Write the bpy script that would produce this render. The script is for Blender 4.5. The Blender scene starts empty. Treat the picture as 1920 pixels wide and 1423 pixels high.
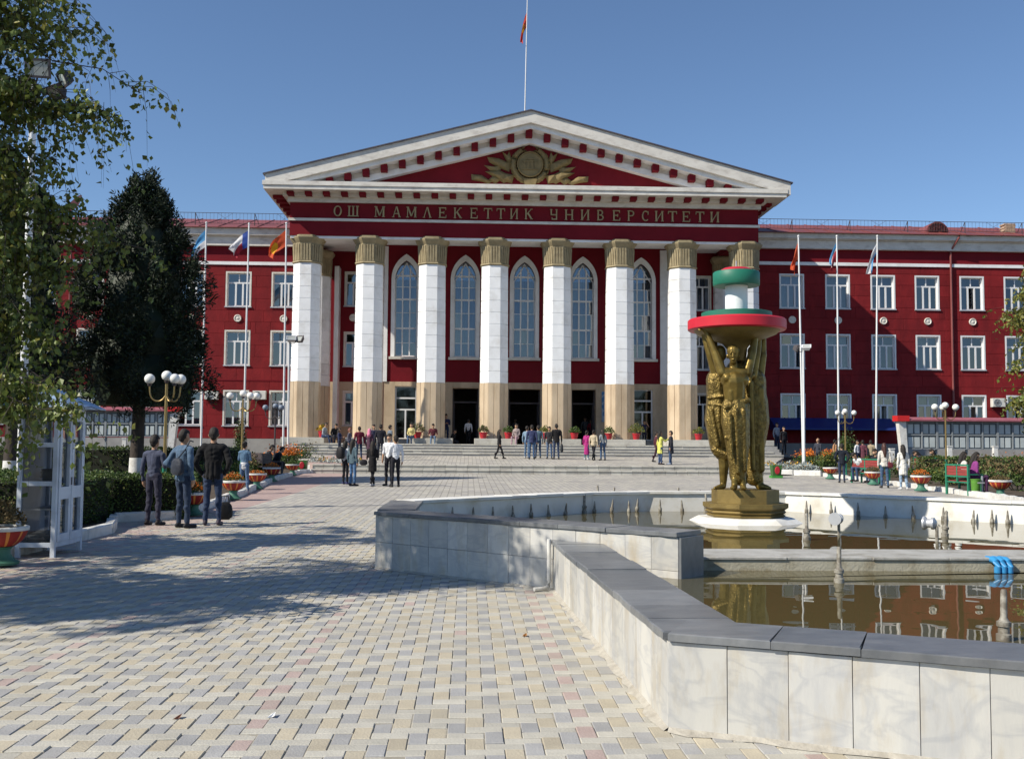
import bpy, bmesh, math, random
import numpy as np
from mathutils import Vector, Matrix

random.seed(7)
RNG = np.random.default_rng(7)
SC = bpy.context.scene
COL = SC.collection
R = math.radians

# ------------------------------------------------------------------ camera
CAM_H = 1.52
F = 1920.0                       # focal length in photo pixels (photo is 1920 wide)
PITCH = math.atan((830 - 711.5) / F)
YAW = R(2.4)
ROLL = 0.007
_f = Vector((math.sin(YAW) * math.cos(PITCH), math.cos(YAW) * math.cos(PITCH), math.sin(PITCH)))
_r0 = Vector((math.cos(YAW), -math.sin(YAW), 0))
_u0 = _r0.cross(_f)
_r = (_r0 * math.cos(ROLL) + _u0 * math.sin(ROLL)).normalized()
_u = (_u0 * math.cos(ROLL) - _r0 * math.sin(ROLL)).normalized()
CAMP = Vector((0, 0, CAM_H))
cam = bpy.data.cameras.new('camera')
cam.sensor_width = 36.0
cam.lens = 36.0 * F / 1920
cam.clip_start = 0.05
cam.clip_end = 6000
camo = bpy.data.objects.new('camera', cam)
camo.matrix_world = Matrix(((_r.x, _u.x, -_f.x, 0), (_r.y, _u.y, -_f.y, 0), (_r.z, _u.z, -_f.z, CAM_H), (0, 0, 0, 1)))
COL.objects.link(camo)
SC.camera = camo

# ------------------------------------------------------------------ sky, sun, exposure
SUN_AZ = R(66)     # to the left of the facade's normal
SUN_EL = R(40)
world = bpy.data.worlds.new('World')
SC.world = world
world.use_nodes = True
wn = world.node_tree
sky = wn.nodes.new('ShaderNodeTexSky')
sky.sky_type = 'NISHITA'
sky.sun_disc = False
sky.sun_elevation = SUN_EL
sky.sun_rotation = math.pi + SUN_AZ
sky.altitude = 1000
sky.air_density = 1.0
sky.dust_density = 0.0
sky.ozone_density = 4.5
wn.links.new(sky.outputs[0], wn.nodes['Background'].inputs[0])
wn.nodes['Background'].inputs[1].default_value = 0.112
sun = bpy.data.lights.new('sun', 'SUN')
sun.energy = 5.0
sun.angle = R(0.53)
sun.color = (1.0, 0.93, 0.80)
suno = bpy.data.objects.new('sun', sun)
COL.objects.link(suno)
SUNV = Vector((-math.sin(SUN_AZ) * math.cos(SUN_EL), -math.cos(SUN_AZ) * math.cos(SUN_EL), math.sin(SUN_EL)))
suno.rotation_euler = SUNV.to_track_quat('Z', 'Y').to_euler()
suno.location = (-30, -10, 40)
vs = SC.view_settings
vs.view_transform = 'Standard'
vs.look = 'None'
vs.exposure = 0.22
vs.gamma = 1.0
vs.use_curve_mapping = False
SC.cycles.max_bounces = 8
SC.cycles.transparent_max_bounces = 12
SC.cycles.caustics_reflective = False
SC.cycles.caustics_refractive = False

# ------------------------------------------------------------------ from a photo pixel to a place
def ray(px, py):
    return (_f + _r * ((px - 960) / F) - _u * ((py - 711.5) / F))
def at(px, py, Y):
    d = ray(px, py)
    return CAMP + d * (Y / d.y)
def atz(px, py, z):
    d = ray(px, py)
    return CAMP + d * ((z - CAM_H) / d.z)
def gz(Y):                        # the plaza rises gently towards the steps
    if Y < 30: return 0.0
    if Y < 46.5: return 0.11 * (Y - 30) / 16.5
    return min(0.11 + 0.6 * (Y - 46.5) / 19.5, 0.75)
LY0, LY1, LZ0, LZ1 = 46.95, 56.2, 0.50, 0.78
def lz(Y):                        # the landing between the two flights
    return LZ0 + (LZ1 - LZ0) * (Y - LY0) / (LY1 - LY0)
def hit(px, py, fz=gz):
    d = ray(px, py)
    t = 20.0
    best = None
    for i in range(1, 1400):
        t = 0.05 * i + 3
        p = CAMP + d * t
        if p.z <= fz(p.y):
            return p
    return CAMP + d * 60

# ------------------------------------------------------------------ materials
def mat(name, col, col2=None, rough=0.65, nscale=3.0, bump=0.0, bscale=40.0, var=0.0, metal=0.0, spec=0.4,
        stretch=(1, 1, 1), detail=5.0, contrast=(0.35, 0.7), dirt=None, dirt_scale=1.2, dirt_amt=0.0, sheen=0.0, trans=0.0, vein=None, vein_scale=1.5):
    m = bpy.data.materials.new(name)
    m.use_nodes = True
    nt = m.node_tree
    N, L = nt.nodes, nt.links
    b = N['Principled BSDF']
    b.inputs['Roughness'].default_value = rough
    b.inputs['Metallic'].default_value = metal
    b.inputs['Specular IOR Level'].default_value = spec
    if sheen: b.inputs['Sheen Weight'].default_value = sheen
    geo = N.new('ShaderNodeNewGeometry')
    mp = N.new('ShaderNodeMapping')
    mp.inputs['Scale'].default_value = stretch
    L.new(geo.outputs['Position'], mp.inputs['Vector'])
    nz = N.new('ShaderNodeTexNoise')
    nz.inputs['Scale'].default_value = nscale
    nz.inputs['Detail'].default_value = detail
    nz.inputs['Roughness'].default_value = 0.6
    L.new(mp.outputs[0], nz.inputs['Vector'])
    mr = N.new('ShaderNodeMapRange')
    mr.inputs['From Min'].default_value = contrast[0]
    mr.inputs['From Max'].default_value = contrast[1]
    L.new(nz.outputs['Fac'], mr.inputs['Value'])
    mx = N.new('ShaderNodeMix')
    mx.data_type = 'RGBA'
    c2 = col2 if col2 else tuple(c * 0.82 for c in col)
    mx.inputs['A'].default_value = (*col, 1)
    mx.inputs['B'].default_value = (*c2, 1)
    L.new(mr.outputs[0], mx.inputs['Factor'])
    out = mx.outputs['Result']
    if vein:
        n3 = N.new('ShaderNodeTexNoise')
        n3.inputs['Scale'].default_value = vein_scale
        n3.inputs['Detail'].default_value = 6
        n3.inputs['Distortion'].default_value = 1.4
        vm = N.new('ShaderNodeMapping')
        vm.inputs['Rotation'].default_value = (0.5, 0.6, 0.3)
        vm.inputs['Scale'].default_value = (1, 1, 2.2)
        oi3 = N.new('ShaderNodeObjectInfo')
        cb3 = N.new('ShaderNodeCombineXYZ')
        for q in range(3): L.new(oi3.outputs['Random'], cb3.inputs[q])
        sc3 = N.new('ShaderNodeVectorMath'); sc3.operation = 'SCALE'; sc3.inputs['Scale'].default_value = 23.0
        L.new(cb3.outputs[0], sc3.inputs[0])
        ad3 = N.new('ShaderNodeVectorMath'); ad3.operation = 'ADD'
        L.new(geo.outputs['Position'], ad3.inputs[0]); L.new(sc3.outputs[0], ad3.inputs[1])
        L.new(ad3.outputs[0], vm.inputs[0])
        L.new(vm.outputs[0], n3.inputs['Vector'])
        sb3 = N.new('ShaderNodeMath'); sb3.operation = 'SUBTRACT'; sb3.inputs[1].default_value = 0.5
        L.new(n3.outputs['Fac'], sb3.inputs[0])
        ab3 = N.new('ShaderNodeMath'); ab3.operation = 'ABSOLUTE'
        L.new(sb3.outputs[0], ab3.inputs[0])
        mr3 = N.new('ShaderNodeMapRange')
        mr3.inputs['From Min'].default_value = 0.0; mr3.inputs['From Max'].default_value = 0.07
        mr3.inputs['To Min'].default_value = 0.32; mr3.inputs['To Max'].default_value = 0.0
        L.new(ab3.outputs[0], mr3.inputs['Value'])
        x3 = N.new('ShaderNodeMix'); x3.data_type = 'RGBA'
        L.new(out, x3.inputs['A']); x3.inputs['B'].default_value = (*vein, 1)
        L.new(mr3.outputs[0], x3.inputs['Factor'])
        out = x3.outputs['Result']
    if dirt:
        n2 = N.new('ShaderNodeTexNoise')
        n2.inputs['Scale'].default_value = dirt_scale
        n2.inputs['Detail'].default_value = 8
        n2.inputs['Roughness'].default_value = 0.65
        L.new(mp.outputs[0], n2.inputs['Vector'])
        m2 = N.new('ShaderNodeMapRange')
        m2.inputs['From Min'].default_value = 0.5
        m2.inputs['From Max'].default_value = 0.72
        m2.inputs['To Max'].default_value = dirt_amt
        L.new(n2.outputs['Fac'], m2.inputs['Value'])
        x2 = N.new('ShaderNodeMix')
        x2.data_type = 'RGBA'
        L.new(out, x2.inputs['A'])
        x2.inputs['B'].default_value = (*dirt, 1)
        L.new(m2.outputs[0], x2.inputs['Factor'])
        out = x2.outputs['Result']
    if var:
        oi = N.new('ShaderNodeObjectInfo')
        ad = N.new('ShaderNodeMath')
        ad.operation = 'ADD'
        L.new(oi.outputs['Random'], ad.inputs[0])
        L.new(geo.outputs['Random Per Island'], ad.inputs[1])
        fr = N.new('ShaderNodeMath')
        fr.operation = 'FRACT'
        L.new(ad.outputs[0], fr.inputs[0])
        vr = N.new('ShaderNodeMapRange')
        vr.inputs['To Min'].default_value = 1 - var
        vr.inputs['To Max'].default_value = 1 + var
        L.new(fr.outputs[0], vr.inputs['Value'])
        hs = N.new('ShaderNodeHueSaturation')
        L.new(vr.outputs[0], hs.inputs['Value'])
        L.new(out, hs.inputs['Color'])
        out = hs.outputs[0]
    L.new(out, b.inputs['Base Color'])
    if bump:
        bn = N.new('ShaderNodeTexNoise')
        bn.inputs['Scale'].default_value = bscale
        bn.inputs['Detail'].default_value = 4
        L.new(mp.outputs[0], bn.inputs['Vector'])
        bp = N.new('ShaderNodeBump')
        bp.inputs['Strength'].default_value = bump
        bp.inputs['Distance'].default_value = 0.02
        L.new(bn.outputs['Fac'], bp.inputs['Height'])
        L.new(bp.outputs[0], b.inputs['Normal'])
    if trans:
        tr = N.new('ShaderNodeBsdfTranslucent')
        L.new(out, tr.inputs['Color'])
        ms = N.new('ShaderNodeMixShader')
        ms.inputs[0].default_value = trans
        L.new(b.outputs[0], ms.inputs[1])
        L.new(tr.outputs[0], ms.inputs[2])
        L.new(ms.outputs[0], N['Material Output'].inputs['Surface'])
    return m

def glass_mat(name, tint, minrefl, ior=1.7):
    m = bpy.data.materials.new(name)
    m.use_nodes = True
    nt = m.node_tree
    N, L = nt.nodes, nt.links
    N.remove(N['Principled BSDF'])
    gl = N.new('ShaderNodeBsdfGlossy')
    gl.inputs['Roughness'].default_value = 0.03
    gl.inputs['Color'].default_value = (0.85, 0.9, 0.95, 1)
    tr = N.new('ShaderNodeBsdfTransparent')
    tr.inputs['Color'].default_value = (*tint, 1)
    fr = N.new('ShaderNodeFresnel')
    fr.inputs['IOR'].default_value = ior
    mxx = N.new('ShaderNodeMath')
    mxx.operation = 'MAXIMUM'
    mxx.inputs[1].default_value = minrefl
    L.new(fr.outputs[0], mxx.inputs[0])
    ms = N.new('ShaderNodeMixShader')
    L.new(mxx.outputs[0], ms.inputs[0])
    L.new(tr.outputs[0], ms.inputs[1])
    L.new(gl.outputs[0], ms.inputs[2])
    L.new(ms.outputs[0], N['Material Output'].inputs['Surface'])
    return m

M = {}
M['red'] = mat('red plaster paint', (0.24, 0.019, 0.022), (0.155, 0.013, 0.016), rough=0.75, spec=0.15, nscale=1.7, contrast=(0.3, 0.72), bump=0.5, bscale=14, var=0.10,
               dirt=(0.10, 0.012, 0.016), dirt_scale=0.6, dirt_amt=0.6, stretch=(1, 1, 0.45))
M['redflat'] = mat('red smooth plaster', (0.19, 0.012, 0.020), (0.145, 0.010, 0.016), rough=0.75, spec=0.12, nscale=0.7, bump=0.1, bscale=20)
M['white'] = mat('white limewash', (0.86, 0.865, 0.87), (0.78, 0.785, 0.79), rough=0.75, nscale=1.5, bump=0.15, bscale=25, var=0.03,
                 dirt=(0.50, 0.47, 0.42), dirt_scale=0.9, dirt_amt=0.5)
M['cornice'] = mat('weathered cream plaster', (0.74, 0.71, 0.65), (0.62, 0.585, 0.53), rough=0.8, nscale=1.2, bump=0.2, bscale=18,
                   dirt=(0.36, 0.32, 0.28), dirt_scale=1.4, dirt_amt=0.6, stretch=(1, 1, 2.2))
M['trim'] = mat('window paint', (0.74, 0.71, 0.64), (0.62, 0.58, 0.50), rough=0.55, nscale=2.5)
M['pvc'] = mat('white window frame', (0.80, 0.80, 0.80), (0.74, 0.74, 0.74), rough=0.35, nscale=2.5)
M['stone'] = mat('beige limestone slab', (0.58, 0.46, 0.32), (0.47, 0.36, 0.24), rough=0.6, nscale=1.6, bump=0.1, var=0.10,
                 dirt=(0.36, 0.26, 0.17), dirt_scale=0.8, dirt_amt=0.5, stretch=(1, 1, 0.35))
M['capital'] = mat('ochre capital', (0.36, 0.295, 0.175), (0.25, 0.20, 0.115), rough=0.7, nscale=2.5, bump=0.5, bscale=12)
M['emblem'] = mat('dull bronze paint', (0.26, 0.19, 0.08), (0.16, 0.12, 0.05), rough=0.6, nscale=3, bump=0.4, bscale=14)
M['letter'] = mat('letter bronze', (0.42, 0.33, 0.17), (0.30, 0.23, 0.12), rough=0.5, nscale=4)
M['roofred'] = mat('painted roof sheet', (0.25, 0.075, 0.068), (0.19, 0.055, 0.052), rough=0.5, nscale=1.0, var=0.06)
M['roofdark'] = mat('dark roof sheet', (0.06, 0.06, 0.09), (0.12, 0.10, 0.10), rough=0.5, nscale=2)
M['dark'] = mat('dark interior', (0.025, 0.022, 0.022), (0.015, 0.013, 0.013), rough=0.9)  # near-black colour carries the shade of the unlit rooms
M['hall'] = mat('hall wall', (0.10, 0.08, 0.07), (0.06, 0.05, 0.045), rough=0.8)
M['step'] = mat('grey step stone', (0.52, 0.50, 0.44), (0.42, 0.40, 0.36), rough=0.7, nscale=2.5, bump=0.15, var=0.14,
                dirt=(0.25, 0.22, 0.18), dirt_scale=1.5, dirt_amt=0.6)
M['plinth'] = mat('grey render', (0.36, 0.35, 0.33), (0.28, 0.27, 0.26), rough=0.85, nscale=2, bump=0.3)
M['pglass'] = glass_mat('window glass', (0.55, 0.62, 0.68), 0.16)
M['dglass'] = glass_mat('door glass', (0.5, 0.5, 0.5), 0.06, 1.45)
M['curtain'] = mat('grey blue curtain', (0.36, 0.40, 0.48), (0.28, 0.32, 0.40), rough=0.9, nscale=4)
M['curtain2'] = mat('purple curtain', (0.20, 0.17, 0.26), (0.15, 0.12, 0.2), rough=0.9, nscale=4)
M['curtain4'] = mat('cream curtain', (0.55, 0.52, 0.46), (0.45, 0.42, 0.37), rough=0.9, nscale=4)
M['curtain3'] = mat('blue blind', (0.05, 0.12, 0.26), (0.04, 0.09, 0.2), rough=0.9, nscale=4)
M['metal'] = mat('galvanised metal', (0.55, 0.56, 0.58), (0.45, 0.46, 0.48), rough=0.4, metal=0.3, nscale=3)
M['wpole'] = mat('white painted pole', (0.78, 0.78, 0.78), (0.68, 0.68, 0.67), rough=0.4, nscale=1.5)
M['iron'] = mat('dark iron', (0.05, 0.045, 0.05), (0.08, 0.06, 0.06), rough=0.55, nscale=3)
M['brass'] = mat('brassy lamp paint', (0.36, 0.25, 0.10), (0.28, 0.19, 0.07), rough=0.32, metal=0.6, nscale=3)
M['globe'] = mat('opal globe', (0.86, 0.85, 0.80), (0.80, 0.79, 0.74), rough=0.25, nscale=3)
M['globedull'] = mat('plain grey globe', (0.22, 0.26, 0.32), (0.17, 0.20, 0.26), rough=0.4, nscale=3)  # even grey, darker than the opal globes
M['green'] = mat('green enamel', (0.02, 0.17, 0.10), (0.03, 0.22, 0.13), rough=0.45, nscale=4)
M['greenlight'] = mat('pale green pedestal', (0.07, 0.20, 0.14), (0.05, 0.15, 0.10), rough=0.55, nscale=5, bump=0.2)
M['bowlred'] = mat('red bowl paint', (0.36, 0.03, 0.022), (0.28, 0.025, 0.018), rough=0.55, nscale=4)
M['bowlyel'] = mat('orange bowl paint', (0.75, 0.28, 0.06), (0.65, 0.24, 0.05), rough=0.55, nscale=4)
M['kerb'] = mat('whitewashed kerb', (0.74, 0.73, 0.70), (0.58, 0.57, 0.53), rough=0.8, nscale=4, bump=0.3, bscale=20, dirt=(0.3, 0.27, 0.22), dirt_scale=3, dirt_amt=0.6)
M['soil'] = mat('soil', (0.09, 0.065, 0.045), (0.06, 0.045, 0.03), rough=0.95, nscale=6, bump=0.6, bscale=12)
M['bark'] = mat('brown bark', (0.07, 0.055, 0.045), (0.04, 0.032, 0.026), rough=0.9, nscale=8, bump=0.8, bscale=18, stretch=(1, 1, 0.3))
M['birchbark'] = mat('birch bark', (0.62, 0.60, 0.56), (0.10, 0.09, 0.08), rough=0.8, nscale=5, contrast=(0.55, 0.7), stretch=(1, 1, 2.5))
M['leaf'] = mat('birch leaf', (0.14, 0.175, 0.03), (0.075, 0.11, 0.022), rough=0.45, nscale=3, var=0.45, trans=0.25, spec=0.5)
M['leafy'] = mat('yellowing leaf', (0.24, 0.22, 0.045), (0.17, 0.17, 0.035), rough=0.5, nscale=3, var=0.4, trans=0.3)
M['thuja'] = mat('dark conifer spray', (0.016, 0.028, 0.012), (0.010, 0.018, 0.008), rough=0.6, nscale=2, var=0.4, trans=0.08)
M['hedge'] = mat('hedge leaf', (0.085, 0.135, 0.028), (0.055, 0.092, 0.02), rough=0.5, nscale=3, var=0.5, trans=0.15)
M['hedgecore'] = mat('dark hedge core', (0.02, 0.022, 0.012), (0.012, 0.014, 0.008), rough=0.95, nscale=8)  # near-black colour of the light-blocking core inside the hedges
M['silverleaf'] = mat('silver leaf', (0.40, 0.44, 0.42), (0.30, 0.34, 0.32), rough=0.8, nscale=4, var=0.25)
M['fyellow'] = mat('yellow petals', (0.72, 0.42, 0.02), (0.62, 0.34, 0.02), rough=0.6, var=0.2)
M['forange'] = mat('orange petals', (0.66, 0.18, 0.01), (0.50, 0.12, 0.01), rough=0.6, var=0.3)
M['fdry'] = mat('dry flower leaf', (0.16, 0.11, 0.05), (0.10, 0.08, 0.03), rough=0.8, var=0.4)
M['marble'] = mat('white veined marble', vein=(0.27, 0.285, 0.32), vein_scale=2.0, col=(0.54, 0.525, 0.485), col2=(0.41, 0.41, 0.41), rough=0.45, nscale=2.6, detail=11, contrast=(0.44, 0.70), var=0.13, bump=0.06,
                  dirt=(0.40, 0.33, 0.22), dirt_scale=2.8, dirt_amt=0.75, stretch=(1.6, 1.6, 0.45))
M['coping'] = mat('dark grey granite', (0.18, 0.187, 0.195), (0.115, 0.122, 0.13), rough=0.30, nscale=4, detail=11, var=0.22, dirt=(0.30, 0.29, 0.27), dirt_scale=3.0, dirt_amt=0.3, stretch=(1, 2.4, 1), bump=0.1)
M['pool'] = mat('white painted pool wall', (0.82, 0.81, 0.77), (0.74, 0.72, 0.66), rough=0.6, nscale=2, dirt=(0.48, 0.42, 0.30), dirt_scale=2.0, dirt_amt=0.5)
M['conc'] = mat('grey concrete', (0.44, 0.43, 0.40), (0.34, 0.33, 0.30), rough=0.85, nscale=4, bump=0.35, bscale=25, dirt=(0.16, 0.14, 0.10), dirt_scale=3, dirt_amt=0.7)
M['slime'] = mat('stained concrete', (0.46, 0.43, 0.34), (0.34, 0.31, 0.22), rough=0.8, nscale=3, bump=0.3, dirt=(0.20, 0.14, 0.08), dirt_scale=3, dirt_amt=0.7)
M['gold'] = mat('gold bronze paint', (0.28, 0.195, 0.05), (0.12, 0.082, 0.022), rough=0.38, metal=0.6, nscale=5, bump=0.25, bscale=28)
M['goldcloth'] = mat('hammered gold cloth', (0.30, 0.21, 0.06), (0.10, 0.068, 0.02), rough=0.36, metal=0.6, nscale=14, bump=1.0, bscale=34)
M['golddull'] = mat('dull gold plinth', (0.26, 0.185, 0.06), (0.17, 0.12, 0.04), rough=0.5, metal=0.3, nscale=5, bump=0.2)
M['discred'] = mat('red disc paint', (0.62, 0.02, 0.04), (0.52, 0.02, 0.035), rough=0.45, nscale=3)
M['discgreen'] = mat('green disc paint', (0.02, 0.18, 0.115), (0.015, 0.14, 0.09), rough=0.5, nscale=3)
M['bluepipe'] = mat('blue plastic pipe', (0.05, 0.30, 0.60), (0.04, 0.24, 0.5), rough=0.35)
M['nozzle'] = mat('corroded nozzle', (0.17, 0.15, 0.12), (0.34, 0.32, 0.27), rough=0.6, nscale=14, contrast=(0.45, 0.6))
M['rust'] = mat('rusty pipe', (0.10, 0.045, 0.03), (0.07, 0.05, 0.045), rough=0.7, nscale=12)
M['awning'] = mat('blue awning', (0.012, 0.03, 0.16), (0.010, 0.024, 0.13), rough=0.5)
M['board'] = mat('notice panel', (0.52, 0.56, 0.55), (0.42, 0.46, 0.46), rough=0.3, nscale=1.5, var=0.12)
M['boardframe'] = mat('grey board frame', (0.28, 0.30, 0.31), (0.22, 0.24, 0.25), rough=0.5)
M['boardback'] = mat('board back', (0.12, 0.14, 0.16), (0.09, 0.11, 0.12), rough=0.5)
M['pinkroof'] = mat('faded red tin', (0.36, 0.12, 0.15), (0.28, 0.09, 0.11), rough=0.5, nscale=3)
M['redbox'] = mat('bright red paint', (0.6, 0.02, 0.02), (0.5, 0.02, 0.02), rough=0.5)
M['kiosk'] = mat('pale blue white paint', (0.66, 0.71, 0.78), (0.55, 0.60, 0.68), rough=0.5, nscale=3, dirt=(0.35, 0.36, 0.38), dirt_scale=3, dirt_amt=0.4)
M['kroof'] = mat('blue grey tin roof', (0.34, 0.46, 0.62), (0.28, 0.38, 0.52), rough=0.4, metal=0.2, nscale=2)
M['ac'] = mat('ac casing', (0.70, 0.69, 0.64), (0.60, 0.59, 0.54), rough=0.5)
M['brickch'] = mat('chimney brick', (0.46, 0.34, 0.24), (0.34, 0.24, 0.17), rough=0.9, nscale=8, var=0.2)
M['dish'] = mat('faded pink dish', (0.50, 0.32, 0.30), (0.42, 0.26, 0.25), rough=0.6)
M['potred'] = mat('red pot', (0.45, 0.02, 0.03), (0.36, 0.02, 0.03), rough=0.4)
M['benchred'] = mat('red bench slat', (0.30, 0.05, 0.045), (0.22, 0.04, 0.035), rough=0.55)
M['paper'] = mat('papers and books', (0.45, 0.42, 0.36), (0.25, 0.24, 0.25), rough=0.8, nscale=9)
M['poster'] = mat('blue poster', (0.06, 0.20, 0.42), (0.30, 0.42, 0.55), rough=0.5, nscale=2.5, contrast=(0.5, 0.55))
M['lens'] = mat('lamp lens', (0.42, 0.44, 0.40), (0.3, 0.31, 0.3), rough=0.15)
# paving
for k, c, c2 in (('pgrey', (0.375, 0.37, 0.362), (0.31, 0.306, 0.304)), ('pyel', (0.485, 0.43, 0.325), (0.41, 0.36, 0.272)),
                 ('pcream', (0.50, 0.475, 0.41), (0.42, 0.40, 0.345)), ('ppink', (0.45, 0.355, 0.32), (0.38, 0.29, 0.26))):
    M[k] = mat('paver ' + k, c, c2, rough=0.8, nscale=5, bump=0.25, bscale=70, var=0.10, dirt=(0.40, 0.37, 0.31), dirt_scale=0.8, dirt_amt=0.6)
M['sand'] = mat('joint sand', (0.36, 0.33, 0.27), (0.26, 0.235, 0.19), rough=0.95, nscale=30)

# ------------------------------------------------------------------ mesh helpers
class MB:
    def __init__(s):
        s.v, s.f, s.m = [], [], []
    def add(s, vs_, fs, mi=0):
        o = len(s.v)
        s.v += [tuple(p) for p in vs_]
        s.f += [tuple(i + o for i in f) for f in fs]
        s.m += [mi] * len(fs)
        return s
    def box(s, x0, x1, y0, y1, z0, z1, mi=0):
        return s.add([(x0, y0, z0), (x1, y0, z0), (x1, y1, z0), (x0, y1, z0), (x0, y0, z1), (x1, y0, z1), (x1, y1, z1), (x0, y1, z1)],
                     [(0, 3, 2, 1), (4, 5, 6, 7), (0, 1, 5, 4), (1, 2, 6, 5), (2, 3, 7, 6), (3, 0, 4, 7)], mi)
    def hexa(s, b, t, mi=0):       # four bottom and four top points
        return s.add(list(b) + list(t), [(0, 3, 2, 1), (4, 5, 6, 7), (0, 1, 5, 4), (1, 2, 6, 5), (2, 3, 7, 6), (3, 0, 4, 7)], mi)
    def cbox(s, x0, x1, y0, y1, z0, z1, c=0.006, mi=0):   # box with its -y face chamfered
        s.add([(x0, y1, z0), (x1, y1, z0), (x1, y1, z1), (x0, y1, z1),
               (x0, y0 + c, z0), (x1, y0 + c, z0), (x1, y0 + c, z1), (x0, y0 + c, z1),
               (x0 + c, y0, z0 + c), (x1 - c, y0, z0 + c), (x1 - c, y0, z1 - c), (x0 + c, y0, z1 - c)],
              [(0, 3, 2, 1), (0, 1, 5, 4), (1, 2, 6, 5), (2, 3, 7, 6), (3, 0, 4, 7),
               (4, 5, 9, 8), (5, 6, 10, 9), (6, 7, 11, 10), (7, 4, 8, 11), (8, 9, 10, 11)], mi)
        return s
    def prism(s, poly, y0, y1, mi=0):    # polygon in x,z, extruded along y
        n = len(poly)
        vs_ = [(x, y0, z) for x, z in poly] + [(x, y1, z) for x, z in poly]
        fs = [tuple(range(n)), tuple(range(2 * n - 1, n - 1, -1))]
        fs += [(i, i + n, (i + 1) % n + n, (i + 1) % n) for i in range(n)]
        return s.add(vs_, fs, mi)
    def prismz(s, poly, z0, z1, mi=0):   # polygon in x,y, extruded along z
        n = len(poly)
        vs_ = [(x, y, z0) for x, y in poly] + [(x, y, z1) for x, y in poly]
        fs = [tuple(range(n - 1, -1, -1)), tuple(range(n, 2 * n))]
        fs += [(i, (i + 1) % n, (i + 1) % n + n, i + n) for i in range(n)]
        return s.add(vs_, fs, mi)
    def rings(s, rr, mi=0, caps=True):
        n = len(rr[0])
        vs_ = [p for r_ in rr for p in r_]
        fs = []
        for k in range(len(rr) - 1):
            for i in range(n):
                fs.append((k * n + i, k * n + (i + 1) % n, (k + 1) * n + (i + 1) % n, (k + 1) * n + i))
        if caps:
            fs.append(tuple(range(n - 1, -1, -1)))
            fs.append(tuple((len(rr) - 1) * n + i for i in range(n)))
        return s.add(vs_, fs, mi)
    def lathe(s, prof, cx=0, cy=0, n=20, mi=0, a0=0.0, caps=True):
        return s.rings([[(cx + r_ * math.cos(a0 + 2 * math.pi * i / n), cy + r_ * math.sin(a0 + 2 * math.pi * i / n), z) for i in range(n)] for r_, z in prof], mi, caps)
    def tube(s, path, rad, n=8, mi=0, caps=True):
        P = [Vector(p) for p in path]
        if not isinstance(rad, (list, tuple)): rad = [rad] * len(P)
        rr = []
        for i, p in enumerate(P):
            t = (P[min(i + 1, len(P) - 1)] - P[max(i - 1, 0)]).normalized()
            a = Vector((0, 0, 1)) if abs(t.z) < 0.9 else Vector((1, 0, 0))
            u_ = t.cross(a).normalized()
            w_ = t.cross(u_).normalized()
            rr.append([tuple(p + (u_ * math.cos(2 * math.pi * k / n) + w_ * math.sin(2 * math.pi * k / n)) * rad[i]) for k in range(n)])
        return s.rings(rr, mi, caps)
    def sphere(s, c, r_, n=16, mi=0, sz=1.0, sy=1.0):
        h = n // 2
        return s.rings([[(c[0] + r_ * math.sin(math.pi * (k + .02) / (h + .04)) * math.cos(2 * math.pi * i / n),
                          c[1] + sy * r_ * math.sin(math.pi * (k + .02) / (h + .04)) * math.sin(2 * math.pi * i / n),
                          c[2] - sz * r_ * math.cos(math.pi * (k + .02) / (h + .04))) for i in range(n)] for k in range(h + 1)], mi)
    def mesh(s, name, mats, smooth=False):
        me = bpy.data.meshes.new(name)
        me.from_pydata(s.v, [], s.f)
        for m_ in (mats if isinstance(mats, (list, tuple)) else [mats]):
            me.materials.append(M[m_] if isinstance(m_, str) else m_)
        me.polygons.foreach_set('material_index', s.m)
        if smooth: me.polygons.foreach_set('use_smooth', [True] * len(s.f))
        me.update()
        bm = bmesh.new()
        bm.from_mesh(me)
        bmesh.ops.recalc_face_normals(bm, faces=bm.faces)
        bm.to_mesh(me)
        bm.free()
        if smooth: me.set_sharp_from_angle(angle=R(40))
        return me

WM = {}
def put(name, mesh, parent=None, loc=(0, 0, 0), rot=(0, 0, 0), scale=(1, 1, 1), label=None, cat=None, group=None, kind=None):
    o = bpy.data.objects.new(name, mesh)
    COL.objects.link(o)
    if isinstance(rot, Matrix):
        w = Matrix.Translation(loc) @ rot.to_4x4()
    else:
        from mathutils import Euler
        w = Matrix.LocRotScale(Vector(loc), Euler(rot), Vector(scale))
    o.matrix_basis = w
    WM[o.name] = w
    if parent is not None:
        o.parent = parent
        o.matrix_parent_inverse = WM[parent.name].inverted()
    if label: o['label'] = label
    if cat: o['category'] = cat
    if group: o['group'] = group
    if kind: o['kind'] = kind
    return o
def thing(name, loc, label, cat, group=None, rotz=0):
    return put(name, None, None, loc, (0, 0, rotz), label=label, cat=cat, group=group)

def quick(verts, faces, name, mats, midx=None):
    me = bpy.data.meshes.new(name)
    nv, nf, k = len(verts), len(faces), faces.shape[1]
    me.vertices.add(nv)
    me.vertices.foreach_set('co', np.asarray(verts, dtype=np.float32).ravel())
    me.loops.add(nf * k)
    me.loops.foreach_set('vertex_index', faces.astype(np.int32).ravel())
    me.polygons.add(nf)
    me.polygons.foreach_set('loop_start', np.arange(0, nf * k, k, dtype=np.int32))
    for m_ in (mats if isinstance(mats, (list, tuple)) else [mats]):
        me.materials.append(M[m_] if isinstance(m_, str) else m_)
    if midx is not None:
        me.polygons.foreach_set('material_index', np.asarray(midx, dtype=np.int32))
    me.update(calc_edges=True)
    me.shade_flat()
    return me

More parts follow.
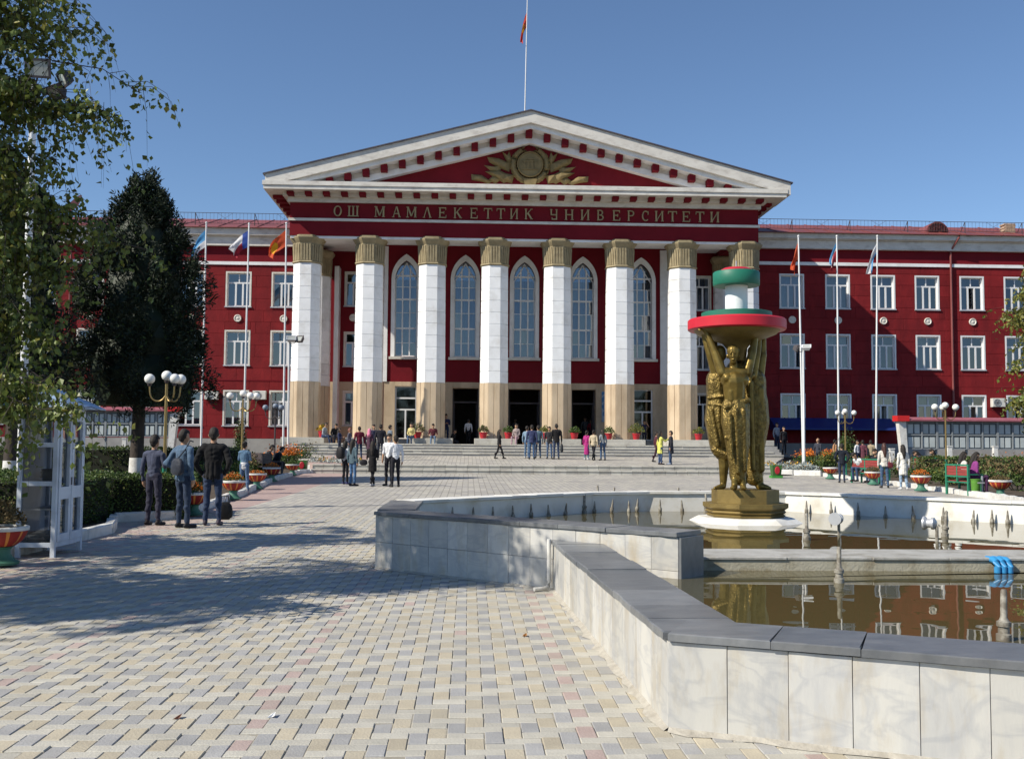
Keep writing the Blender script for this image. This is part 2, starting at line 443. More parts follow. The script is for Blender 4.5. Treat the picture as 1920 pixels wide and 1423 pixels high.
def leaves(name, P, size, mats, midx=None, nrm=None, droop=0.0, aspect=0.62, spread=1.0):
    """leaf mesh: each leaf is two triangles folded along its midrib"""
    P = np.asarray(P, dtype=np.float64)
    n = len(P)
    size = np.broadcast_to(np.asarray(size, dtype=np.float64), (n,))
    a = RNG.normal(size=(n, 3)) * spread
    if nrm is not None: a += nrm
    a[:, 2] -= droop
    a /= np.linalg.norm(a, axis=1)[:, None] + 1e-9
    b = np.cross(a, RNG.normal(size=(n, 3)))
    b /= np.linalg.norm(b, axis=1)[:, None] + 1e-9
    c = np.cross(a, b)
    L_ = size[:, None]
    v0 = P
    v1 = P + a * L_ * 0.45 + b * L_ * aspect * 0.5 + c * L_ * 0.10
    v2 = P + a * L_
    v3 = P + a * L_ * 0.45 - b * L_ * aspect * 0.5 + c * L_ * 0.10
    V = np.stack([v0, v1, v2, v3], axis=1).reshape(-1, 3)
    i = np.arange(n) * 4
    Fc = np.concatenate([np.stack([i, i + 1, i + 2], 1), np.stack([i, i + 2, i + 3], 1)])
    mi = None if midx is None else np.concatenate([midx, midx])
    return quick(V, Fc, name, mats, mi)

# ================================================================== SETTING
# far ground
g = MB()
g.add([(-2500, -600, -0.09), (2500, -600, -0.09), (2500, 3500, -0.09), (-2500, 3500, -0.09)], [(0, 1, 2, 3)])
put('ground', g.mesh('ground', 'soil'), kind='structure')

# plaza sheet with a far paving material
def paving_material():
    m = bpy.data.materials.new('far paving')
    m.use_nodes = True
    N, L = m.node_tree.nodes, m.node_tree.links
    b = N['Principled BSDF']
    b.inputs['Roughness'].default_value = 0.8
    geo = N.new('ShaderNodeNewGeometry')
    mp = N.new('ShaderNodeMapping')
    mp.inputs['Rotation'].default_value = (0, 0, R(90))
    L.new(geo.outputs['Position'], mp.inputs[0])
    br = N.new('ShaderNodeTexBrick')
    br.inputs['Scale'].default_value = 1.0
    br.inputs['Brick Width'].default_value = 0.39
    br.inputs['Row Height'].default_value = 0.196
    br.inputs['Mortar Size'].default_value = 0.012
    br.inputs['Color1'].default_value = (0.50, 0.47, 0.40, 1)
    br.inputs['Color2'].default_value = (0.36, 0.34, 0.32, 1)
    br.inputs['Mortar'].default_value = (0.24, 0.22, 0.19, 1)
    L.new(mp.outputs[0], br.inputs['Vector'])
    nz = N.new('ShaderNodeTexNoise')
    nz.inputs['Scale'].default_value = 0.5
    nz.inputs['Detail'].default_value = 7
    L.new(geo.outputs['Position'], nz.inputs['Vector'])
    mr = N.new('ShaderNodeMapRange')
    mr.inputs['From Min'].default_value = 0.3
    mr.inputs['From Max'].default_value = 0.75
    mr.inputs['To Min'].default_value = 1.08
    mr.inputs['To Max'].default_value = 0.82
    L.new(nz.outputs['Fac'], mr.inputs['Value'])
    hs = N.new('ShaderNodeHueSaturation')
    L.new(br.outputs['Color'], hs.inputs['Color'])
    L.new(mr.outputs[0], hs.inputs['Value'])
    # reddish strip of pavers along the left border
    sx = N.new('ShaderNodeSeparateXYZ')
    L.new(geo.outputs['Position'], sx.inputs[0])
    ab = N.new('ShaderNodeMath'); ab.operation = 'ADD'; ab.inputs[1].default_value = 6.3
    L.new(sx.outputs['X'], ab.inputs[0])
    a2 = N.new('ShaderNodeMath'); a2.operation = 'ABSOLUTE'
    L.new(ab.outputs[0], a2.inputs[0])
    lt = N.new('ShaderNodeMath'); lt.operation = 'LESS_THAN'; lt.inputs[1].default_value = 1.25
    L.new(a2.outputs[0], lt.inputs[0])
    ml = N.new('ShaderNodeMath'); ml.operation = 'MULTIPLY'; ml.inputs[1].default_value = 0.65
    L.new(lt.outputs[0], ml.inputs[0])
    mx = N.new('ShaderNodeMix'); mx.data_type = 'RGBA'
    L.new(ml.outputs[0], mx.inputs['Factor'])
    L.new(hs.outputs[0], mx.inputs['A'])
    mx.inputs['B'].default_value = (0.40, 0.25, 0.23, 1)
    L.new(mx.outputs['Result'], b.inputs['Base Color'])
    return m
M['farpave'] = paving_material()
PAVE_Y = 22.0
g = MB()
prof = [(-30, -0.0055), (PAVE_Y, -0.0055), (PAVE_Y, 0.0), (30, 0.0), (46.7, gz(46.5))]
for (ya, za), (yb, zb) in zip(prof[:-1], prof[1:]):
    g.add([(-60, ya, za), (60, ya, za), (60, yb, zb), (-60, yb, zb)], [(0, 1, 2, 3)], 0 if yb > PAVE_Y else 1)
plaza = put('plaza', g.mesh('plaza', ['farpave', 'sand']), kind='structure')

# pavers: herringbone, 2:1 stones, laid square to the building
C_ = 0.098
PM = ['pgrey', 'pyel', 'pcream', 'ppink']
i0, i1, j0, j1 = int(-13 / C_), int(9 / C_), int(2.6 / C_), int(PAVE_Y / C_)
cells = []
for j in range(j0, j1):
    for i in range(i0, i1):
        k = (i - j) % 4
        if k == 0: cells.append((i, j, 2, 1))
        elif k == 3 and j < j1 - 1: cells.append((i, j, 1, 2))
cells = np.array(cells)
X0 = cells[:, 0] * C_; Y0 = cells[:, 1] * C_
W = cells[:, 2] * C_; D = cells[:, 3] * C_
isV = cells[:, 2] == 1
mi = np.full(len(cells), 2)
mi[isV & (cells[:, 0] % 2 == 0)] = 1
mi[isV & (cells[:, 0] % 2 == 1)] = 0
mi[isV & (cells[:, 0] % 18 == 6)] = 3
band = (X0 < -5.05) & (X0 > -7.55) & (RNG.random(len(cells)) < 0.6)
mi[band] = 3
odd = RNG.random(len(cells))
mi[isV & (odd < 0.012)] = 3
# which stones show largest in the photo
cx, cy = X0 + W / 2, Y0 + D / 2
fwd = np.array(_f); rgt = np.array(_r); upv = np.array(_u)
rel = np.stack([cx, cy, np.full(len(cx), -CAM_H)], 1)
dep = rel @ fwd
pxx = 960 + F * (rel @ rgt) / dep
pyy = 711.5 - F * (rel @ upv) / dep
def under_fountain(x, y):
    return (x > 0.9) & (y > 4.2 - 0.25 * (x - 0.8))
seen = (dep > 1) & (pxx > 5) & (pxx < 1915) & (pyy < 1420) & ~under_fountain(cx, cy)
order = np.argsort(np.where(seen, dep, 1e9))[:300]
single = np.zeros(len(cells), bool); single[order] = True
def paver_geo(w, d, h=0.03, c=0.0035, gap=0.0022):
    x0, x1, y0, y1 = gap, w - gap, gap, d - gap
    v = [(x0, y0, -h), (x1, y0, -h), (x1, y1, -h), (x0, y1, -h),
         (x0, y0, -c), (x1, y0, -c), (x1, y1, -c), (x0, y1, -c),
         (x0 + c, y0 + c, 0), (x1 - c, y0 + c, 0), (x1 - c, y1 - c, 0), (x0 + c, y1 - c, 0)]
    f = [(0, 1, 5, 4), (1, 2, 6, 5), (2, 3, 7, 6), (3, 0, 4, 7), (4, 5, 9, 8), (5, 6, 10, 9), (6, 7, 11, 10), (7, 4, 8, 11), (8, 9, 10, 11)]
    return np.array(v), np.array(f)
ZJ = RNG.normal(0, 0.0016, len(cells)).clip(-0.004, 0.003)
ms_ = {}
for vflag in (True, False):
    v, f = paver_geo(*((C_, 2 * C_) if vflag else (2 * C_, C_)))
    for m_ in range(4):
        ms_[(vflag, m_)] = quick(v, f, 'paver', PM[m_])
for q in order:
    put('paver', ms_[(bool(isV[q]), int(mi[q]))], plaza, (X0[q], Y0[q], ZJ[q]), (random.gauss(0, .011), random.gauss(0, .011), random.gauss(0, .006)))
VV, FF, MI = [], [], []
off = 0
for vflag in (True, False):
    sel = (isV == vflag) & ~single
    v, f = paver_geo(*((C_, 2 * C_) if vflag else (2 * C_, C_)))
    n = sel.sum()
    base = np.stack([X0[sel], Y0[sel], ZJ[sel]], 1)
    vv = v[None] + base[:, None]
    tl = RNG.normal(0, 0.011, (n, 2))
    vv[:, :, 2] += (v[None, :, 0] - 0.05) * tl[:, :1] + (v[None, :, 1] - 0.05) * tl[:, 1:]
    VV.append(vv.reshape(-1, 3))
    FF.append((f[None] + (np.arange(n) * 12)[:, None, None] + off).reshape(-1, 4))
    MI.append(np.repeat(mi[sel], 9))
    off += n * 12
put('paver_field', quick(np.concatenate(VV), np.concatenate(FF), 'paver_field', PM, np.concatenate(MI)), plaza, kind='stuff')

# landing between the two flights of steps
lx0, lx1 = at(588, 872, LY0).x, at(1442, 880, LY0).x
ux0, ux1 = at(540, 850, LY1).x, at(1470, 850, LY1).x
g = MB()
g.add([(lx0, LY0 - .002, LZ0 - .004), (lx1, LY0 - .002, LZ0 - .004), (ux1, LY1 + .2, LZ1 - .004), (ux0, LY1 + .2, LZ1 - .004),
       (lx0, LY0 - .002, 0), (lx1, LY0 - .002, 0), (ux1, LY1 + .2, 0), (ux0, LY1 + .2, 0)],
      [(0, 1, 2, 3), (0, 4, 5, 1), (1, 5, 6, 2), (3, 7, 4, 0)])
put('landing', g.mesh('landing', 'farpave'), kind='structure')

def step_row(parent, xa, xb, y0, y1, z0, z1, sl, jit=0.006):
    n = max(1, round((xb - xa) / sl))
    w = (xb - xa) / n
    b = MB()
    hh = z1 - z0
    # slab with a projecting nose
    g_ = .008; d_ = y1 - y0; n_ = .035
    pr_ = [(n_, 0), (n_, hh - .055), (0, hh - .055), (0, hh - .012), (.012, hh), (d_, hh), (d_, 0)]
    b.add([(g_, y, z) for y, z in pr_] + [(w - g_, y, z) for y, z in pr_], [(0, 1, 2, 3, 4, 5, 6), (13, 12, 11, 10, 9, 8, 7)] + [(k, k + 7, (k + 1) % 7 + 7, (k + 1) % 7) for k in range(7)])
    me = b.mesh('step_slab', 'step')
    for k in range(n):
        put('step_slab', me, parent, (xa + k * w, y0 + random.uniform(-jit, jit), z0 + random.uniform(-jit, jit) * .6), (0, 0, random.gauss(0, .002)))
g = MB()
g.box(lx0 + .02, lx1 - .02, 46.16, LY0 + .1, 0, 0.29)
g.box(lx0 + .02, lx1 - .02, 46.62, LY0 + .1, 0.29, 0.485)
ls = put('lower_steps', g.mesh('lower_steps', 'plinth'), kind='structure')
step_row(ls, lx0, lx1, 46.1, 46.58, 0.10, 0.30, 0.5)
step_row(ls, lx0, lx1, 46.56, 47.04, 0.302, 0.50, 0.5)
FLOOR = 1.42
g = MB()
for k in range(4):
    g.box(ux0 + .03, ux1 - .03, LY1 + .03 + .36 * k, 58.6, LZ1 - .3 + .16 * k, LZ1 + .16 * (k + 1) - .012)
us = put('upper_steps', g.mesh('upper_steps', 'plinth'), kind='structure')
for k in range(4):
    step_row(us, ux0 + .36 * k * 0, ux1 - 0.45 * k, LY1 + .36 * k, LY1 + .36 * k + .37, LZ1 + .16 * k + .002, LZ1 + .16 * (k + 1), 1.05)

# garden ground left and right of the landing, with the raised soil of the beds
def garden(name, pts, z_up=0.05, ymax=66):
    b = MB()
    n = 12
    # pts: list of (x, y) border on the plaza side ordered away from the camera; outer side runs to x_out
    out = pts['out']
    P = pts['edge']
    vs_, fs = [], []
    for x, y in P:
        vs_ += [(x, y, gz(y) + z_up), (out, y, gz(y) + z_up)]
    for k in range(len(P) - 1):
        fs.append((2 * k, 2 * k + 1, 2 * k + 3, 2 * k + 2))
    b.add(vs_, fs)
    return put(name, b.mesh(name, 'soil'), kind='structure')
def H(px, py): 
    p = hit(px, py); return (p.x, p.y)
left_edge = [(-7.0, 8.0), H(40, 1040), H(205, 1000), H(215, 978), H(330, 974), H(395, 950), H(450, 930), H(505, 905), H(560, 888), H(640, 882)]
right_edge = [(H(1990, 965)), H(1880, 938), H(1760, 921), H(1640, 905), H(1545, 893), H(1440, 884)]
left_edge.sort(key=lambda p: p[1]); right_edge.sort(key=lambda p: p[1])
le2 = left_edge + [(lx0 - .05, 46.2), (ux0 - .05, 56.2), (ux0 - .05, 66.0)]
re2 = right_edge + [(lx1 + .05, 46.3), (ux1 + .05, 56.2), (ux1 + .05, 66.0)]
gl = garden('garden_bed_left', {'edge': le2, 'out': -70})
gr = garden('garden_bed_right', {'edge': re2, 'out': 70})
kb = MB(); kb.cbox(0, 0.96, -0.07, 0.07, -0.03, 0.16, 0.02)
kbm = kb.mesh('kerb_stone', 'kerb')
def kerbs(parent, line):
    for (xa, ya), (xb, yb) in zip(line[:-1], line[1:]):
        d = math.hypot(xb - xa, yb - ya)
        n = max(1, round(d / 0.98))
        for k in range(n):
            t = k / n
            x, y = xa + (xb - xa) * t, ya + (yb - ya) * t
            put('kerb_stone', kbm, parent, (x, y, gz(y) + random.uniform(-.02, .02)), (random.gauss(0, .03), random.gauss(0, .02), math.atan2(yb - ya, xb - xa) + random.gauss(0, .02)), (d / n / 0.985, 1, 1))
kerbs(gl, left_edge + [(lx0 - .05, 46.0)])
kerbs(gr, right_edge + [(lx1 + .05, 46.2)])

# ================================================================== THE UNIVERSITY BUILDING
YC, YE, YK, YW = 60.0, 59.25, 57.95, 63.6
YL, YR = 66.5, 65.0           # facades of the left and right wing
bld = thing('university_building', (1.5, 60, 0), 'long dark red building with a white columned portico, pediment and two three-storey wings', 'building')
def zz(py, Y, px=990): return at(px, py, Y).z
def xx(px, Y, py=600): return at(px, py, Y).x

# ---- columns
colx = [xx(575 + 117.3 * k, YC) for k in range(8)]
SH0, SH1 = zz(719, YC - .8), zz(498, YC - .8)     # white shaft
BASE = FLOOR + 0.33
CAPTOP = zz(447, YE)
NB = 10
def octo(a, s=1.0):  # octagon with apothem a
    r_ = a / math.cos(math.pi / 8)
    return [(r_ * math.cos(math.pi / 8 + k * math.pi / 4), r_ * math.sin(math.pi / 8 + k * math.pi / 4)) for k in range(8)]
def oring(a, z): return [(x, y, z) for x, y in octo(a)]
bh = (SH1 - SH0) / NB
b = MB(); b.rings([oring(.775, 0), oring(.775, .006), oring(.81, .022), oring(.81, bh - .022), oring(.775, bh - .006), oring(.775, bh)])
blk = b.mesh('shaft_block', 'white')
# taper: the shaft narrows a little towards the top by scaling each block
b = MB()
b.rings([oring(.78, BASE), oring(.78, SH0)])
corem = b.mesh('column', 'stone')
b = MB()
# cladding slab for half a facet: facet width 2*a*tan(22.5)
fw = 2 * .83 * math.tan(math.pi / 8)
b.cbox(-fw / 4 + .010, fw / 4 - .010, -.03, .03, 0, SH0 - BASE, .012)
clad = b.mesh('cladding_slab', 'stone')
ch = CAPTOP - SH1
b = MB()
b.rings([oring(.84, 0), oring(.88, .05), oring(.84, .12)])
pr = [(.80, .12), (.80, .30), (.81, ch * .55), (.85, ch * .72), (.98, ch * .84), (1.03, ch * .9), (1.03, ch - .1), (.94, ch - .098), (.94, ch)]
b.rings([oring(a, z) for a, z in pr])
capm = b.mesh('capital', 'capital')
b = MB()      # upright leaves round the bell of the capital
for k in range(8):
    ang = k * math.pi / 4
    u_ = Vector((-math.sin(ang), math.cos(ang), 0)); n_ = Vector((math.cos(ang), math.sin(ang), 0))
    for q in range(4):
        t = (q - 1.5) * fw / 4.2
        for (zs, ze, w_, o_) in ((.14, ch * .66, .062, .05),):
            c0 = n_ * .80 + u_ * t
            b.hexa([c0 - u_ * w_ + Vector((0, 0, zs)), c0 + u_ * w_ + Vector((0, 0, zs)), c0 + u_ * w_ + n_ * .035 + Vector((0, 0, zs)), c0 - u_ * w_ + n_ * .035 + Vector((0, 0, zs))],
                   [c0 - u_ * w_ * 1.0 + Vector((0, 0, ze)), c0 + u_ * w_ * 1.0 + Vector((0, 0, ze)), c0 + u_ * w_ * .7 + n_ * (.035 + o_) + Vector((0, 0, ze + .05)), c0 - u_ * w_ * .7 + n_ * (.035 + o_) + Vector((0, 0, ze + .05))])
    for q in range(7):      # small points under the abacus
        t = (q - 3) * fw / 6.2
        c0 = n_ * .955 + u_ * t
        z_ = ch * .84
        b.add([c0 - u_ * .06 + Vector((0, 0, z_)), c0 + u_ * .06 + Vector((0, 0, z_)), c0 - n_ * .09 + Vector((0, 0, z_ - .16)), c0 - n_ * .06 + Vector((0, 0, z_))], [(0, 1, 2), (0, 2, 3), (1, 3, 2)])
leafm = b.mesh('capital_leaves', 'capital')
def column(x, y, sc=1.0):
    c = put('column', corem, bld, (x, y, 0), (0, 0, 0), (sc, sc, 1))
    for k in range(NB):
        s_ = (1.0 - .05 * k / NB) * sc
        put('shaft_block', blk, c, (x, y, SH0 + k * bh), (0, 0, random.gauss(0, .0015)), (s_, s_, 1))
    for k in range(8):
        ang = k * math.pi / 4
        for q in (-1, 1):
            tx, ty = -math.sin(ang), math.cos(ang)
            px_, py_ = x + sc * (.80 * math.cos(ang) + q * fw / 4 * tx), y + sc * (.80 * math.sin(ang) + q * fw / 4 * ty)
            put('cladding_slab', clad, c, (px_, py_, BASE + random.uniform(0, .003)), (0, 0, ang + math.pi / 2), (sc, sc, 1))
    put('capital', capm, c, (x, y, SH1), (0, 0, 0), (sc * .97, sc * .97, 1))
    put('capital_leaves', leafm, c, (x, y, SH1), (0, 0, 0), (sc * .97, sc * .97, 1))
for x in colx:
    column(x, YC)
for x in (colx[0], colx[7]):
    column(x, 64.6, .93)
b = MB(); b.cbox(-1.12, 1.32, 58.65 - YC, 61.0 - YC, FLOOR + .002, BASE, .015)
pb = b.mesh('pedestal_block', 'step')
for x in colx:
    put('pedestal_block', pb, bld, (x, YC, 0))
b = MB(); b.cbox(-1.0, 1.0, -1.0, 1.0, FLOOR + .002, BASE, .015)
pb2 = b.mesh('pedestal_block', 'step')
for x in (colx[0], colx[7]):
    put('pedestal_block', pb2, bld, (x, 64.6, 0))
# portico floor
b = MB(); b.box(ux0 + .5, ux1 - 1.9, 57.6, 70, 0.5, FLOOR)
put('portico_floor', b.mesh('portico_floor', 'step'), bld)

# ---- entablature
ex0, ex1 = xx(543, YE, 430), xx(1422, YE, 430)
za, zb, zc, zd = zz(448, YE), zz(421, YE), zz(416, YE), zz(387, YE)
b = MB()
b.box(ex0, ex1, YE, 61.0, za, zb)
b.box(ex0, ex1, YE, 61.0, zc, zd)
b.box(ex0, ex0 + 1.2, 61.0, 66.4, za, zd)
b.box(ex1 - 1.2, ex1, 61.0, 65.5, za, zd)
put('entablature', b.mesh('entablature', 'redflat'), bld)
b = MB(); b.box(ex0 - .07, ex1 + .07, YE - .09, 61.02, zb + .003, zc - .003)
b.box(ex0 - .07, ex0 + .5, 61.02, 66.4, zb + .003, zc - .003); b.box(ex1 - .5, ex1 + .07, 61.02, 65.4, zb + .003, zc - .003)
put('moulding', b.mesh('moulding', 'cornice'), bld)
b = MB(); b.box(ex0 + .1, ex1 - .1, YE + .12, 66.2, za + .35, za + .5)
b.box(ex0 + .05, ex1 - .05, YE + .05, YE + 1.7, za - .14, za - .004)
put('porch_ceiling', b.mesh('porch_ceiling', 'white'), bld)
# horizontal cornice
zE = zz(376, YE - .3)                      # top of the white band, bottom of dentils
zf_ = zz(362, YK); zg = zz(347, YK)
b = MB()
OV = YE - YK
b.box(ex0 - .12, ex1 + .12, YE - .16, 66.2, zd + .003, zE)
put('cornice_band', b.mesh('cornice_band', 'cornice'), bld)
b = MB()
b.box(ex0 - OV, ex1 + OV, YK, 66.0, zf_, zf_ + .22)
b.box(ex0 - OV - .06, ex1 + OV + .06, YK - .06, 66.0, zf_ + .223, zg)
put('cornice', b.mesh('cornice', 'cornice'), bld)
b = MB(); b.box(ex0 - .35, ex1 + .35, YE - .5, 66.0, zE + .004, zf_ - .004)
put('cornice_bed', b.mesh('cornice_bed', 'cornice'), bld)
b = MB(); b.cbox(-.19, .19, -.26, .42, 0, zf_ - zE - .006, .03)
den = b.mesh('dentil_block', 'redflat')
nd = 27
for k in range(nd):
    x = xx(543.6 + (1426 - 543.6) * k / (nd - 1), 58.4, 370)
    put('dentil_block', den, bld, (x, YK + .62, zE + .003))
for sx in (ex0 - .62, ex1 + .62):
    for k in range(5):
        put('dentil_block', den, bld, (sx, 59.6 + k * 1.1, zE + .003), (0, 0, R(90)))
# ---- pediment
A = at(993, 207, YK); Lp = at(494, 323, YK); Rp = at(1479, 345, YK)
ax, az = A.x, A.z
hz = (Lp.z + Rp.z) / 2
half = (Rp.x - Lp.x) / 2
ax = (Lp.x + Rp.x) / 2 + .1
sl = (az - hz) / half
def rk(o1, o2, zclip=None):
    out = []
    for s_ in (-1, 1):
        if zclip is None:
            P = [(ax, az - o1), (ax, az - o2), (ax + s_ * half, hz - o2), (ax + s_ * half, hz - o1)]
        else:
            d1 = min((az - o1 - zclip) / sl, half); d2 = (az - o2 - zclip) / sl
            P = [(ax, az - o1), (ax, az - o2), (ax + s_ * d2, zclip), (ax + s_ * d1, max(zclip, az - o1 - sl * d1))]
        out.append(P)
    return out
names = [('raking_sima', 0.04, .72, YK - .02, 61, None, 'cornice'), ('raking_corona', .722, .98, YK + .22, 61, zg + .002, 'white'),
         ('raking_bed', .982, 1.29, YK + .95, 61, zg + .003, 'cornice'), ('raking_band', 1.292, 1.64, YK + .9, 61, zg + .004, 'white')]
for nm, o1, o2, y0, y1, zc_, mt in names:
    b = MB()
    for P in rk(o1, o2, zc_): b.prism(P, y0, y1)
    put(nm, b.mesh(nm, mt), bld)
b = MB()
for P in rk(-.03, .037):
    b.prism([P[0], P[1], (P[2][0] + (.12 if P[2][0] > ax else -.12), P[2][1] - .03), (P[3][0] + (.12 if P[3][0] > ax else -.12), P[3][1] - .03)], YK - .12, 76)
put('roof', b.mesh('roof', 'roofdark'), bld)
dr = MB(); dr.hexa([(-.19, -.18, -.37), (.19, -.18, -.37), (.19, .40, -.37), (-.19, .40, -.37)],
                   [(-.19, -.18, .03), (.19, -.18, .03), (.19, .40, .03), (-.19, .40, .03)])
drm = dr.mesh('dentil_block', 'redflat')
for k in range(-11, 12):
    x = xx(992 + 34.0 * k, 58.4, 300)
    ztop = az - 1.0 - sl * abs(x - ax)
    if ztop - .37 > zg - .2:
        put('dentil_block', drm, bld, (x, YK + .60, ztop))
b = MB()
th = (az - 1.60 - zg) / sl
b.prism([(ax - th, zg - .05), (ax + th, zg - .05), (ax, az - 1.60)], 59.35, 59.9)
put('tympanum', b.mesh('tympanum', 'redflat'), bld)

# ---- emblem in the tympanum
emc = at(994, 309, 59.2)
em = put('emblem', None, bld, (emc.x, 59.3, emc.z))
def E3(x, z, y=0.0): return (emc.x + x, 59.3 + y, emc.z + z)
kq = 59.2 / F
b = MB()
rd = 25 * kq
b.rings([[E3(rd * r_ * math.cos(t), rd * r_ * math.sin(t), y_) for t in np.linspace(0, 2 * math.pi, 40, endpoint=False)] for r_, y_ in ((1.0, .0), (1.0, -.20), (.93, -.24), (.90, -.20), (.90, -.17))])
for (u0, u1, v0, v1) in ((-.62, .62, -.42, -.34), (-.5, -.38, -.34, .2), (-.22, -.1, -.34, .2), (.08, .2, -.34, .2), (.36, .48, -.34, .2), (-.6, .58, .2, .3), (-.3, .3, .36, .44)):
    b.box(emc.x + rd * u0, emc.x + rd * u1, 59.3 - .22, 59.3 - .165, emc.z + rd * v0, emc.z + rd * v1)
put('medallion', b.mesh('medallion', 'emblem'), em)
for s_ in (-1, 1):
    b = MB()       # ear of the wreath
    for k in range(15):
        t = R(-118 + 13.2 * k)
        r_ = rd * 1.28
        cx_, cz_ = s_ * r_ * math.cos(t), r_ * math.sin(t)
        w_ = rd * (.29 if k < 12 else .22)
        tx, tz = -s_ * math.sin(t), math.cos(t)
        nx_, nz_ = s_ * math.cos(t), math.sin(t)
        for q in (-1, 1):
            base_ = (cx_ + q * nx_ * w_ * .4, cz_ + q * nz_ * w_ * .4)
            pts = [(base_[0] - tx * w_ * .9, base_[1] - tz * w_ * .9), (base_[0] + q * nx_ * w_ * .55, base_[1] + q * nz_ * w_ * .55), (base_[0] + tx * w_ * 1.1 + q * nx_ * w_ * .3, base_[1] + tz * w_ * 1.1 + q * nz_ * w_ * .3), (base_[0] - q * nx_ * w_ * .3, base_[1] - q * nz_ * w_ * .3)]
            b.add([E3(*p, -.02) for p in pts] + [E3(sum(p[0] for p in pts) / 4, sum(p[1] for p in pts) / 4, -.2)], [(0, 1, 4), (1, 2, 4), (2, 3, 4), (3, 0, 4), (3, 2, 1, 0)])
    b.tube([E3(s_ * rd * 1.28 * math.cos(R(t)), rd * 1.28 * math.sin(R(t)), -.05) for t in range(-120, 75, 15)], rd * .19, 6)
    put('wreath', b.mesh('wreath', 'emblem'), em)
    # leaves and ribbons, from the photo's outline (px offsets from the disc's centre)
    for nm, pts, curl in (('laurel_leaf', [(-36, -2), (-60, -12), (-82, -14), (-78, -4), (-62, 6), (-40, 14)], .25),
                          ('laurel_leaf', [(-40, 2), (-48, -12), (-54, -26), (-44, -18), (-40, -26), (-34, -8)], .2),
                          ('laurel_leaf', [(-40, 20), (-60, 10), (-86, 14), (-70, 24), (-50, 36), (-44, 34)], .28),
                          ('ribbon', [(-30, 20), (-50, 16), (-56, 32), (-34, 36)], .3), ('laurel_leaf', [(-52, 2), (-70, 4), (-88, 2), (-76, 12), (-60, 18)], .16), ('ribbon', [(-54, 28), (-70, 22), (-80, 30), (-66, 38)], .18),
                          ('ribbon', [(-72, 34), (-92, 21), (-112, 20), (-111, 31), (-92, 34), (-80, 38)], .22)):
        b = MB()
        P = [E3(x * kq if s_ < 0 else -x * kq, -z * kq, 0.0) for x, z in pts]
        c_ = (sum(p[0] for p in P) / len(P), 59.3 - curl, sum(p[2] for p in P) / len(P))
        n = len(P)
        Q = [(p[0] * .55 + c_[0] * .45, 59.3 - curl * .75, p[2] * .55 + c_[2] * .45) for p in P]
        b.add(P + Q + [c_], [(i, (i + 1) % n, (i + 1) % n + n, i + n) for i in range(n)] + [(i + n, (i + 1) % n + n, 2 * n) for i in range(n)])
        put(nm, b.mesh(nm, 'emblem'), em)
b = MB()
b.prism([(emc.x + x * kq, emc.z - z * kq) for x, z in ((-13, 28), (13, 28), (10, 40), (4, 43), (-4, 43), (-10, 40))], 59.08, 59.3)
put('ribbon_knot', b.mesh('ribbon_knot', 'emblem'), em)

# ---- letters of the frieze: thick and thin strokes with serifs (unit box 0..1 wide and high)
TH, TN, SF = .17, .085, .055
def bar(b, x0, z0, x1, z1, w):
    d = math.hypot(x1 - x0, z1 - z0)
    nx_, nz_ = -(z1 - z0) / d * w / 2, (x1 - x0) / d * w / 2
    if abs(x1 - x0) > abs(z1 - z0) * .2 and abs(z1 - z0) > abs(x1 - x0) * .2:   # slanted: cut ends level
        h_ = w / 2 * d / abs(z1 - z0)
        return [(x0 - h_, z0), (x0 + h_, z0), (x1 + h_, z1), (x1 - h_, z1)]
    return [(x0 - nx_, z0 - nz_), (x0 + nx_, z0 + nz_), (x1 + nx_, z1 + nz_), (x1 - nx_, z1 - nz_)]
def serif(x, z): return [(x - .15, z), (x + .15, z), (x + .15, z + SF), (x - .15, z + SF)]
def arc(cx_, cz_, rx, rz, a0, a1, w0=TN, w1=TH, n=14):
    out = []
    for k in range(n):
        ta, tb = R(a0 + (a1 - a0) * k / n), R(a0 + (a1 - a0) * (k + 1) / n)
        def pt(t, o): 
            w = w0 + (w1 - w0) * abs(math.cos(t))
            return (cx_ + (rx - w / 2 + o * w) * math.cos(t), cz_ + (rz - w0 / 2 + o * w0) * math.sin(t))
        out.append([pt(ta, -.5), pt(ta, .5), pt(tb, .5), pt(tb, -.5)])
    return out
